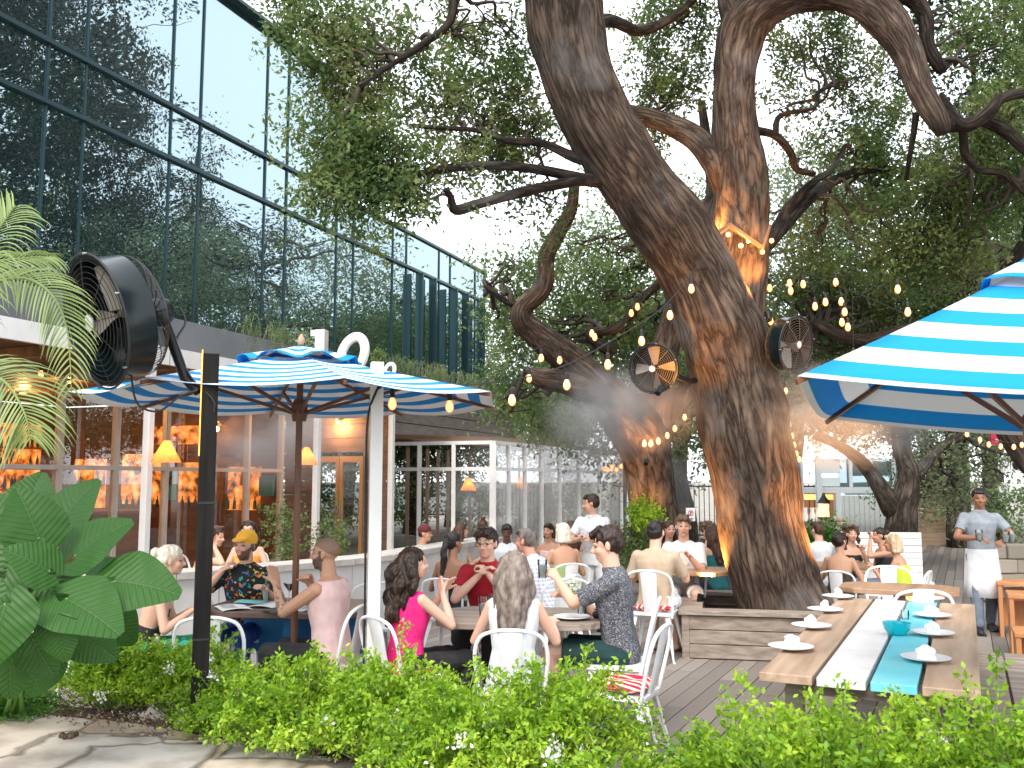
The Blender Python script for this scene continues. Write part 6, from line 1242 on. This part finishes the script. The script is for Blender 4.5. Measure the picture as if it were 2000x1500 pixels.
    if beard:
        m = (y > .0) & (z < -.55*(y-.008)) & (z > -.118) & ~((x < .02) & (z > -.071) & (z < -.05) & (y > .06)); m |= (y > -.005) & (y < .022) & (z < .03) & (z > -.05) & (x > .05); m &= ~((x < .034) & (z > -.036)); paint(m, hcol, beard)
    paint(face & (y > .06) & (x < .024) & (np.abs(z+.06) < .0115), np.array([.5, .16, .14])*(1.0 if skin not in ('dark', 'brown') else .6), .8 if female else .55)
    paint(face & (y > .06) & (x < .02) & (np.abs(z+.0605) < .0022), (.12, .03, .025), .8)
    paint(face & (x > .012) & (x < .05) & (np.abs(z-.031-(.008*(1-((x-.03)/.02)**2))) < (.0045 if not female else .0032)), hcol, .85)
    ey = ((x-.031)/.0135)**2+((z-.005)/.0062)**2; paint(face & (ey < 2.0), skv*.42, .7); paint(face & (ey < .8), (.42, .38, .35)); paint(face & (((x-.031)/.0068)**2+((z-.006)/.0068)**2 < 1), (.03, .018, .012))
    if hair == 'buzz': m = (z > .06-.55*np.maximum(0, .045-y)) & (z > -.05) & (np.linalg.norm(lc, axis=1) < .16); paint(m, hcol, .62)
    if tattoo:
        sg, sh, el, wr_ = arms[0]; d_ = np.array(wr_-el); tt = ((co-np.array(el)) @ d_)/(d_ @ d_); dist = np.linalg.norm(co-np.array(el)-tt[:, None]*d_, axis=1); m = (tt > .0) & (tt < .85) & (dist < .06); nn = np.array([noise.noise(Vector(c)*38) for c in co[m]]); idx = np.where(m)[0][nn > .02] if m.any() else []; paint(idx, (.08, .09, .1), .7)
    at = me.attributes.new('Col', 'FLOAT_COLOR', 'POINT'); at.data.foreach_set('color', col.ravel()); bo = link(me, 'body', t)
    def part(nm, mb2, m, v=None, sm=2, parent=None, disp=0, dsc=20):
        me2 = remesh(mb2, v or vox*1.15, sm); me2.name = nm; me2.materials.append(m)
        if disp:
            n_ = len(me2.vertices); c_ = np.empty(n_*3, np.float32); nr_ = np.empty(n_*3, np.float32); me2.vertices.foreach_get('co', c_); me2.vertex_normals.foreach_get('vector', nr_)
            c_ = c_.reshape(-1, 3); d_ = np.array([noise.noise(Vector((q[0]*dsc, q[1]*dsc, q[2]*dsc*.45))) for q in c_], np.float32)[:, None]; c_ = c_+nr_.reshape(-1, 3)*d_*disp; me2.vertices.foreach_set('co', c_.ravel()); me2.update()
        return link(me2, nm, parent or t)
    # ---- clothes
    if shirt:
        mb = MB()
        if shirt_kind in ('shirt', 'polo'):
            torso(mb, .013, -.12, .5); k = .86 if female else 1
            for sg, sh, el, wr_ in arms:
                mb.cap(sp(.40)+rt*sg*sw*.5, sh, .066*k, .064*k); e2 = sh.lerp(el, min(1, sleeve/.55*.72)) if sleeve <= .76 else el; d_ = (el-sh).normalized(); mb.tube([sh, sh.lerp(e2, .5), e2], [.064*k, .062*k, .063*k], 14)
                if sleeve > .8: mb.tube([el, el.lerp(wr_, (sleeve-.8)*4)], [.052, .045], 12)
            if shirt_kind == 'polo': mb.lathe([(.066, -.03), (.075, .028), (.066, .034)], 16, Matrix.Translation(sp(.485)) @ up.to_track_quat('Z', 'Y').to_matrix().to_4x4())
        elif shirt_kind == 'tank':
            torso(mb, .012, -.12, .37); 
            for sg in (-1, 1): mb.cap(sp(.34, .07)+rt*sg*sw*.5, sp(.465, 0)+rt*sg*sw*.42, .022, .02); mb.cap(sp(.33, -.06)+rt*sg*sw*.55, sp(.465, -.01)+rt*sg*sw*.42, .026, .02)
        elif shirt_kind == 'sleeveless':
            torso(mb, .013, -.12, .475)
            for sg, sh, el, wr_ in arms: mb.cap(sp(.39)+rt*sg*sw*.55, sh+rt*sg*-.02+Vector((0, 0, .006)), .058, .05)
        elif shirt_kind == 'low': torso(mb, .01, -.12, .16); mb.cap(sp(.16, .06)+rt*-.06, sp(.3, .09)+rt*-.05, .05, .03); mb.cap(sp(.16, .06)+rt*.06, sp(.3, .09)+rt*.05, .05, .03)
        elif shirt_kind == 'strappy':
            torso(mb, .011, -.12, .31)
            for sg in (-1, 1): mb.cap(sp(.28, .08)+rt*sg*.08, sp(.47, 0)+rt*sg*.09, .009, .009); mb.cap(sp(.25, -.09)+rt*sg*.08, sp(.47, -.02)+rt*sg*.09, .009, .009)
        part('top' if female else 'shirt', mb, shirt, disp=.006, dsc=16)
    if legs:
        mb = MB(); loftring(mb, [(hip+Vector((0, 0, -.13)), Vector((hw*1.02, 0, 0)), Vector((0, td*1.1, 0))), (hip+Vector((0, 0, -.02)), Vector((hw*1.08, 0, 0)), Vector((0, td*1.2, 0))), (sp(.06), rt*(hw+.006), fw*(td+.004))])
        for sg, h0, kn, an, toe in lg:
            if legs_kind == 'shorts': mb.cap(h0, h0.lerp(kn, .45), .1, .092); mb.tube([h0.lerp(kn, .45), h0.lerp(kn, .82)], [.092, .09], 14)
            elif legs_kind == 'skirt': mb.cap(h0, kn, .1, .085); mb.cap(kn, kn.lerp(an, .6), .085, .1); mb.cap(h0.lerp(kn, .5)*1.0, Vector((0, h0.lerp(kn, .5).y, h0.lerp(kn, .5).z)), .09, .09); mb.cap(kn, Vector((0, kn.y, kn.z)), .08, .08); mb.cap(kn.lerp(an, .5), Vector((0, kn.y, kn.lerp(an, .5).z)), .08, .08)
            else: mb.cap(h0, kn, .097, .073); mb.cap(kn, an+Vector((0, 0, .03)), .073, .06)
        part({'shorts': 'shorts', 'skirt': 'skirt'}.get(legs_kind, 'trousers'), mb, legs, disp=.006, dsc=14)
    if shoe:
        for sg, h0, kn, an, toe in lg: mb = MB(); mb.cap(an+Vector((0, -.025, -.04)), toe+Vector((0, .005, .0)), .05, .042); mb.box(an+Vector((0, .06, -.077)), (.08, .25, .02)); part('shoe', mb, shoe, sm=1)
    # ---- hair
    hm = H[hc]; mb = MB()
    def hh(c, r, k=8): mb.ell(hp(*c), [q*g for q in r], 14, H3, 0, k)
    def strand(pts, rs, n_=8): mb.tube([hp(*q) if len(q) == 3 else q for q in pts], rs, n_)
    def crown(fr=.0):
        hh((0, -.022, .05), (.086, .1, .083)); hh((0, -.045, .015), (.083, .075, .085))
    if hair in ('short', 'side'):
        if hair == 'side': crown()
        else: hh((0, -.022, .048), (.0815, .096, .078)); hh((0, -.045, .015), (.08, .072, .08))
        for sg in (-1, 1): mb.cap(hp(sg*.074, .012, .04), hp(sg*.076, .008, .005), .013, .006)
        if hair == 'side':
            for k_ in range(9): a = -.055+.013*k_; mb.cap(hp(a*.8, .03, .115), hp(a+.012, .088, .083+.012*math.sin(k_*2.1)), .022, .013)
        else:
            for k_ in range(7): a = -.05+.0166*k_; mb.cap(hp(a, .035, .108), hp(a, .078, .08), .018, .012)
    elif hair == 'long' or hair == 'longw':
        crown(); wv_ = .02 if hair == 'longw' else .008; ln_ = .42 if hair == 'long' else .44
        for k_ in range(15):
            a = math.pi*(.98+1.04*k_/14) if 0 else math.pi*(1.0+1.0*k_/14); x0, y0 = .07*math.cos(a), -.03+.075*math.sin(a); x0 = .074*math.cos(a)
            L_ = ln_*(.75 if k_ in (0, 14) else 1)*rnd.uniform(.86, 1.06); pp = hp(x0, y0, .03); pts = [hp(x0*.6, y0*.6, .1), pp]
            for j in range(1, 6): q = pp+Vector((0, 0, -L_*j/5)); o = (q-headc); o.z = 0; bk = up*0; q += o.normalized()*(.018+.02*math.sin(j/5*3))+Vector((rnd.gauss(0, wv_), rnd.gauss(0, wv_), 0)); q += -fw*.012*j*(1 if k_ in range(3, 12) else .3)+Vector((0, up.y*-.0, 0)); pts.append(q)
            mb.tube(crom([tuple(q) for q in pts], 3), [.02]+[.034*(1-.5*(j/18)**2) for j in range(18)], 8)
    elif hair == 'bob':
        crown()
        for k_ in range(13): a = math.pi*(1.0+1.0*k_/12); x0, y0 = .08*math.cos(a), -.03+.08*math.sin(a); mb.cap(hp(x0*.9, y0*.9, .03), hp(x0*1.1, y0*1.1, -.1), .026, .018)
        mb.cap(hp(-.05, .06, .09), hp(.03, .07, .085), .024, .018)
    elif hair == 'bun': crown(); hh((0, -.13, .06), (.042, .038, .042)); mb.cap(hp(0, -.06, .04), hp(0, -.11, .055), .05, .03)
    elif hair == 'topbun': crown(); hh((0, -.06, .15), (.042, .042, .036))
    elif hair == 'ponytail':
        crown(); mb.cap(hp(0, -.08, .03), hp(0, -.12, .02), .03, .026); pts = [hp(0, -.11, .03)]
        for j in range(1, 7): pts.append(hp(0, -.135, .02)+Vector((.004*math.sin(j), -.01, -.075*j)))
        mb.tube(pts, [.026, .034, .038, .038, .035, .028, .012], 10)
    elif hair == 'curly' or hair == 'curlyl':
        crown()
        for k_ in range(46 if hair == 'curly' else 90): a = rnd.uniform(math.pi*.92, math.pi*2.08); zz = rnd.uniform(-.06 if hair == 'curly' else -.22, .11); r_ = .088+rnd.uniform(0, .03); mb.ell(hp(r_*math.cos(a), -.02+r_*math.sin(a), zz), .022*rnd.uniform(.8, 1.3), 6, None, 0, 4)
        for k_ in range(10): mb.ell(hp(rnd.uniform(-.06, .06), rnd.uniform(.0, .07), .115), .02, 6, None, 0, 4)
    elif hair == 'cap' or hair == 'buzz':
        if hair == 'cap': hh((0, -.04, .005), (.08, .068, .06))
    if mb.v: part('hair', mb, hm, vox*(.8 if near else 1), 1, disp=.01 if hair not in ('long', 'longw', 'ponytail') else .01, dsc=46 if hair != 'short' else 55)
    if hat:
        mb = MB(); hh((0, -.012, .062), (.089, .103, .082)); o = part('cap', mb, hat, vox*.9, 1); mb = MB(); vs = []
        for sg in (0, 1):
            for i in range(9):
                a = math.pi*(i/8); vs.append(hp(.072*math.cos(a), .06+.0*math.sin(a), .068-.012*sg)); vs.append(hp(.062*math.cos(a), .065+.085*math.sin(a), .066-.012*sg-.018*math.sin(a)))
        fs = []
        for i in range(8): a = 2*i; fs += [(a, a+1, a+3, a+2), (18+a, 18+a+2, 18+a+3, 18+a+1), (a+1, 18+a+1, 18+a+3, a+3)]
        mb.add(vs, fs); mb.build('brim', hat, o, smooth=True)
    if beard and beard > .85:
        mb = MB(); mb.ell(hp(0, .042, -.088), [.046*g, .047*g, .032*g], 14, H3); mb.cap(hp(-.05, .03, -.06), hp(.05, .03, -.06), .02, .02); mb = None
    if glasses:
        mb = MB()
        for sg in (-1, 1): mb.tube([hp(sg*.031+.021*math.cos(a), .1, .006+.0165*math.sin(a)) for a in np.linspace(0, 2*math.pi, 18, endpoint=False)], .0016, 5, closed=True); mb.tube([hp(sg*.052, .098, .01), hp(sg*.078, .0, .012)], .0015, 4)
        mb.tube([hp(-.01, .102, .01), hp(.01, .102, .01)], .0015, 4); mb.build('glasses', black_metal, t)
    if sit and Y < 11: chair(base+f*.02*s+Vector((0, 0, z0)), rz, 'white chair under the '+next((v for k, v in CHL.items() if k in lab), lab), 'tan tee' in lab or 'magenta' in lab, s)
    def world(p): return Matrix.Translation(base) @ Matrix.Rotation(rz, 4, 'Z') @ (Vector(p)*s)
    t['_'] = 0; del t['_']
    return t, arms, world, hp
cw = dict(black=cloth('black', (.012, .012, .013), (.025, .025, .027)), green=patt('green_print', (.01, .28, .12), [(.02, .45, .2), (.05, .5, .45), (.01, .2, .1)], 16, .4), floral=patt('floral', (.008, .01, .014), [(.6, .12, .03), (.02, .3, .2), (.6, .42, .06), (.03, .18, .35), (.3, .4, .1)], 24, .36),
  pink=cloth('pink', (.72, .48, .47), (.78, .57, .55)), magenta=cloth('magenta', (.72, .01, .16), (.8, .02, .22)), red=cloth('red', (.32, .005, .015), (.4, .008, .02)), white=cloth('white', (.72, .74, .76), (.64, .67, .7)), speck=patt('speckle', (.05, .055, .07), [(.3, .31, .33), (.2, .21, .24), (.38, .38, .4)], 60, .42),
  plaid=plaid('plaid', (.74, .75, .78), (.36, .4, .52), 28), tan=cloth('tan', (.5, .38, .27), (.44, .33, .23)), lime=cloth('lime', (.5, .75, .05), (.58, .8, .08)), olive=cloth('olive', (.035, .033, .02), (.05, .045, .03)), grey=cloth('grey', (.2, .23, .27), (.26, .29, .33)), jeans=cloth('jeans', (.11, .14, .19), (.16, .2, .26)),
  navy=cloth('navy', (.01, .03, .06), (.015, .04, .08)), teal=cloth('teal', (.01, .12, .13), (.02, .16, .17)), sage=cloth('sage', (.3, .42, .17), (.36, .48, .22)), orange=cloth('orange', (.75, .3, .05), (.8, .36, .08)), leafp=patt('leaf_print', (.7, .73, .78), [(.35, .45, .55), (.45, .52, .6)], 22, .3), darkteal=cloth('forest', (.005, .03, .03), (.008, .045, .045)), apron=cloth('apron', (.72, .73, .76), (.64, .65, .68)), yellow=cloth('yellow', (.85, .42, .03), (.9, .48, .05)), blue=cloth('blue', (.02, .06, .3), (.03, .09, .4)))
G1 = 'friends at the menu table'
person(345, 6.95, -75, 1066, 'woman with a platinum bun, backless black top and green skirt at far left', skin='fair', lean=16, female=True, hc='plat', hair='bun', hpit=-4, shirt=cw['black'], shirt_kind='low', legs=cw['green'], legs_kind='skirt', LH=(-.1, .38, .8), RH=(.12, .36, .8), near=True, grp=G1)
person(486, 7.75, 178, 1040, 'man with a yellow cap, beard and dark floral shirt facing the camera', skin='light', lean=6, hc='dark', hair='cap', beard=.8, hat=cw['yellow'], hyaw=-18, hpit=4, shirt=cw['floral'], shirt_kind='polo', sleeve=.5, legs=cw['blue'], LH=(-.24, .28, .84), RH=(.17, .16, .98), RE=(.8, .3, -1), near=True, curlR=1.3, grp=G1)
person(640, 6.65, 70, 1050, 'bearded man in a pale pink tank top raising an open hand', skin='tan', lean=4, hc='salt', hair='buzz', beard=.92, hyaw=10, shirt=cw['pink'], shirt_kind='sleeveless', legs=cw['black'], LH=(-.1, .4, .98), LE=(-.4, .3, -1), RH=(.06, .22, .96), RE=(.6, .4, -1), near=True, curlL=.15, curlR=1.2, tattoo=True, grp=G1)
person(428, 9.3, -100, 1028, 'curly haired woman in orange laughing behind the yellow cap', skin='light', lean=18, female=True, hc='brown', hair='curly', shirt=cw['orange'], shirt_kind='tank', legs=cw['jeans'], RH=(.1, .25, 1.05), z0=.1, hpit=-8)
person(490, 10.2, 190, 1018, 'woman with long dark hair standing behind the yellow cap', skin='light', lean=0, female=True, hc='dark', hair='long', shirt=cw['orange'], shirt_kind='tank', legs=cw['jeans'], z0=.08)
G2 = 'four friends at the middle table'
person(812, 6.4, -50, 1070, 'woman in a magenta top with long dark wavy hair seen from behind', skin='fair', lean=4, female=True, hc='dark', hair='longw', hyaw=-12, shirt=cw['magenta'], shirt_kind='sleeveless', legs=cw['black'], LH=(.03, .3, .98), LE=(-.6, .1, -1), RH=(.08, .26, .97), RE=(.7, 0, -1), near=True, curlL=.2, curlR=.3, grp=G2)
person(951, 7.55, 168, 1033, 'young man in glasses and dark red polo resting his chin on his hands', skin='fair', lean=8, hc='dark', hair='side', glasses=True, hyaw=-8, hpit=-4, shirt=cw['red'], shirt_kind='polo', sleeve=.5, legs=cw['black'], LH=(-.05, .24, .95), LE=(-.8, .5, -1), RH=(.03, .25, .94), RE=(.8, .4, -1), near=True, curlL=1.3, grp=G2)
person(1004, 5.95, -4, 1078, 'grey haired woman in a white sleeveless top with her back to the camera', skin='fair', lean=3, female=True, hc='grey', hair='long', shirt=cw['white'], shirt_kind='sleeveless', legs=cw['white'], LH=(-.22, .36, .8), RH=(.24, .36, .8), near=True, grp=G2)
pm_, arms_, wf_, hp_ = person(1183, 6.58, 78, 1031, 'dark haired young man in a speckled grey shirt looking down at his glass', skin='fair', lean=5, hc='dark', hair='side', hyaw=6, hpit=-12, shirt=cw['speck'], shirt_kind='polo', sleeve=.6, legs=cw['darkteal'], legs_kind='shorts', LH=(.02, .42, .96), LE=(-.6, .2, -1), RH=(.1, .34, .82), near=True, curlL=1.0, shoe=black_rough, grp=G2)
wpx = wf_(arms_[0][3]); glass(tuple(wpx+Vector((-.10, .0, .0))), 'frosted drink held by the man in the speckled grey shirt', .13, .036)
wt = MB(); wc = arms_[1][3].lerp(arms_[1][2], .1); wt.tube([arms_[1][3].lerp(arms_[1][2], .06), arms_[1][3].lerp(arms_[1][2], .2)], [.034, .036], 14); wt.build('watch', black_rough, pm_, smooth=True)
G3 = 'diners at the tables behind'
person(888, 9.2, -20, 1040, 'woman with a long black ponytail and bare tan back behind the man in red', skin='brown', lean=6, female=True, hc='black', hair='ponytail', hyaw=-30, shirt=cw['black'], shirt_kind='strappy', legs=cw['black'], grp=G3)
person(1026, 8.9, 60, 1034, 'grey haired man in a pale plaid shirt leaning to the left', skin='red', lean=22, side=0, hc='salt', hair='short', shirt=cw['plaid'], shirt_kind='polo', sleeve=.7, legs=cw['jeans'], grp=G3)
person(1098, 10.6, 15, 1022, 'woman with a platinum bob and bare shoulders in a sage green dress', skin='tan', lean=6, female=True, hc='plat', hair='bob', shirt=cw['sage'], shirt_kind='strappy', legs=cw['sage'], legs_kind='skirt', grp=G3)
person(1115, 11.4, -15, 1018, 'woman with straight brown hair beyond the platinum bob', skin='light', lean=4, female=True, hc='brown', hair='long', shirt=cw['white'], shirt_kind='tank', legs=cw['jeans'], grp=G3)
person(990, 12.3, 175, 1028, 'man in a white tee looking down beyond the grey haired man', skin='dark', lean=6, hc='black', hair='short', hpit=-14, shirt=cw['white'], legs=cw['black'], grp=G3)
person(832, 12.0, -100, 1032, 'person in a red cap and orange top behind the low wall', skin='tan', lean=10, hc='dark', hair='cap', hat=cloth('maroon', (.12, .02, .02)), shirt=cw['orange'], shirt_kind='sleeveless', legs=cw['black'], grp=G3)
person(904, 12.6, -60, 1022, 'woman with brown hair looking away left of the conservatory post', skin='light', lean=4, female=True, hc='brown', hair='long', shirt=cw['orange'], shirt_kind='tank', legs=cw['jeans'], grp=G3)
person(944, 13.2, 0, 1016, 'woman with a brown top bun seen from behind in the distance', skin='light', lean=4, female=True, hc='brown', hair='topbun', shirt=cw['teal'], shirt_kind='tank', legs=cw['jeans'], grp=G3)
person(1070, 12.5, 150, 1024, 'person half hidden beside the platinum bob facing the camera', skin='tan', lean=4, female=True, hc='dark', hair='bob', shirt=cw['pink'], shirt_kind='tank', legs=cw['jeans'], grp=G3)
person(1153, 10.8, 150, 984, 'standing server in a pale leaf print shirt writing an order', pose='stand', skin='light', lean=9, hc='dark', hair='short', hyaw=-65, hpit=-10, shirt=cw['leafp'], shirt_kind='polo', sleeve=.5, legs=cw['white'], LH=(-.02, .26, 1.16), RH=(.08, .24, 1.14), RE=(1, -.1, -1), shoe=black_rough, grp='restaurant staff', s=.92)
person(1278, 9.3, -22, 1018, 'man in a tan tee with dark hair, back to the camera by the planter', skin='fair', lean=7, hc='black', hair='short', hyaw=-5, shirt=cw['tan'], sleeve=.6, legs=cw['white'], legs_kind='shorts', RH=(.2, .42, .84), grp=G3, vox=.009)
person(1331, 10.4, 165, 1008, 'young man in a white tee looking at the camera left of the oak', skin='fair', lean=4, hc='lbrown', hair='side', hyaw=8, shirt=cw['white'], sleeve=.6, legs=cw['white'], legs_kind='shorts', LH=(-.08, .34, .88), RH=(.12, .32, .86), shoe=white_metal, legspread=.04, grp=G3, vox=.009)
person(1304, 11.6, 190, 1018, 'person partly hidden behind the young man in the white tee', skin='light', lean=2, female=True, hc='brown', hair='long', shirt=cw['olive'], legs=cw['jeans'], grp=G3)
person(1382, 11.2, 40, 1022, 'woman with long brown hair in a teal tank near the trunk', skin='light', lean=6, female=True, hc='brown', hair='long', shirt=cw['teal'], shirt_kind='tank', legs=cw['black'], grp=G3)
person(1378, 13.0, -150, 1018, 'woman with curly blond hair talking behind the teal tank', skin='light', lean=4, female=True, hc='lbrown', hair='curly', shirt=cw['olive'], legs=cw['jeans'], RH=(.1, .2, 1.1), grp=G3)
person(1408, 13.4, 170, 1016, 'smiling woman in a dark green top farther left of the trunk', skin='light', lean=2, female=True, hc='dark', hair='long', shirt=cw['olive'], shirt_kind='tank', legs=cw['jeans'], grp=G3)
G4 = 'diners right of the oak'
person(1590, 12.0, 20, 1020, 'man in a white shirt half hidden by the right edge of the oak trunk', skin='fair', lean=4, hc='brown', hair='short', shirt=cw['white'], legs=cw['jeans'], grp=G4)
person(1632, 10.3, -30, 1040, 'woman in an olive strappy dress with a dark updo seen from behind', skin='olive', lean=5, female=True, hc='dark', hair='bun', hyaw=-20, shirt=cw['olive'], shirt_kind='strappy', legs=cw['olive'], legs_kind='skirt', grp=G4, vox=.009)
person(1656, 11.8, 178, 1036, 'woman with curly auburn hair smiling toward the camera at right', skin='light', lean=6, female=True, hc='brown', hair='curlyl', shirt=cw['black'], shirt_kind='tank', legs=cw['jeans'], LH=(-.08, .3, .95), grp=G4)
person(1708, 11.6, 95, 1046, 'woman in profile raising her hand behind the blonde in lime', skin='tan', lean=12, female=True, hc='dark', hair='bun', shirt=cw['black'], shirt_kind='tank', legs=cw['jeans'], LH=(-.05, .3, 1.12), grp=G4)
person(1733, 10.3, 55, 1047, 'blonde woman in a lime green tank leaning left over the table', skin='tan', lean=14, female=True, hc='blond', hair='bob', shirt=cw['lime'], shirt_kind='tank', legs=cw['white'], LH=(-.1, .38, .86), grp=G4, vox=.009)
wtr, wa_, wwf_, _ = person(1906, 10.7, 165, 955, 'waiter in a grey polo and long white apron carrying glasses', pose='walk', skin='brown', lean=2, hc='black', hair='short', hyaw=-4, hpit=-6, shirt=cw['grey'], shirt_kind='polo', sleeve=.5, legs=cw['jeans'], LH=(-.18, .3, 1.1), LE=(-1, -.3, -.6), RH=(.1, .3, 1.12), RE=(1, -.3, -.6), shoe=black_rough, grp='restaurant staff', vox=.009)
mb = MB(); sec = []
for v, a, b, o in ((.98, .168, .135, .01), (.85, .18, .15, .015), (.6, .2, .17, .03), (.42, .225, .18, .04)): sec.append((Vector((0, o, v)), Vector((a, 0, 0)), Vector((0, b, 0))))
vs = []; n = 24
for c, a, b in sec:
    for j in range(n): t_ = -.9+ (math.pi+1.8)*j/(n-1); vs.append(c+a*math.cos(t_)*(1+.04*math.sin(j*2.1))+b*math.sin(t_)*(1+.05*math.sin(j*1.7)))
mb.add(vs, [(i*n+j, i*n+j+1, (i+1)*n+j+1, (i+1)*n+j) for i in range(3) for j in range(n-1)]); ao = mb.build('apron', cw['apron'], wtr, smooth=True); ao.modifiers.new('thickness', 'SOLIDIFY').thickness = .004
for i, k in enumerate((0, 1)):
    p = wwf_(wa_[k][3]); glass((p.x-.02, p.y-.09, p.z-.02), ['glasses stacked in the waiter\'s hand at right', 'single cup held by the waiter in front of his chest'][i], .12, .04)
    if i == 0: glass((p.x+.06, p.y-.08, p.z-.01), 'second glass in the waiter\'s right side hand', .12, .036)
bpy.data.scenes.remove(TS)
# ---------------------------------------------------------------- mist
def mist(loc, rad, dens, lab, rot=(0, 0, 0)):
    q = MB().ell((0, 0, 0), 1, 20, None, 0, 14); me = q.mesh('mist', []); a = bpy.data.materials.new('mist_volume'); a.use_nodes = True; N = a.node_tree.nodes; L = a.node_tree.links; N.remove(N['Principled BSDF'])
    v = N.new('ShaderNodeVolumePrincipled'); v.inputs['Color'].default_value = (.97, .97, .98, 1); v.inputs['Anisotropy'].default_value = .2
    tc = N.new('ShaderNodeTexCoord'); ln_ = N.new('ShaderNodeVectorMath'); ln_.operation = 'LENGTH'; L.new(tc.outputs['Object'], ln_.inputs[0])
    nz = N.new('ShaderNodeTexNoise'); nz.inputs['Scale'].default_value = 1.6; nz.inputs['Detail'].default_value = 3; L.new(tc.outputs['Object'], nz.inputs['Vector'])
    m1 = N.new('ShaderNodeMapRange'); m1.inputs[1].default_value = 1; m1.inputs[2].default_value = .15; m1.inputs[3].default_value = 0; m1.inputs[4].default_value = dens; L.new(ln_.outputs['Value'], m1.inputs[0])
    m2 = N.new('ShaderNodeMapRange'); m2.inputs[1].default_value = .38; m2.inputs[2].default_value = .68; L.new(nz.outputs[0], m2.inputs[0]); mm_ = N.new('ShaderNodeMath'); mm_.operation = 'MULTIPLY'; L.new(m1.outputs[0], mm_.inputs[0]); L.new(m2.outputs[0], mm_.inputs[1]); L.new(mm_.outputs[0], v.inputs['Density']); L.new(v.outputs[0], N['Material Output'].inputs['Volume'])
    me.materials.append(a); o = bpy.data.objects.new('mist', me); C.objects.link(o); o.location = loc; o.scale = rad; o.rotation_euler = rot; tag(o, lab, 'mist', kind='stuff')
if MIST:
    mist(P(1640, 800, 9.3), (1.15, .7, .65), 3.4, 'fine mist blowing right from the right tree fan')
    mist(P(1210, 800, 9.6), (.9, .7, .6), 3.0, 'fine mist drifting left from the left tree fan')
    mist(P(1110, 950, 15.5), (2.5, 1.6, 1.3), 1.3, 'thin mist hanging in front of the conservatory')
    mist(P(560, 860, 10.5), (1.2, .8, .6), 1.6, 'thin mist below the left striped parasol')
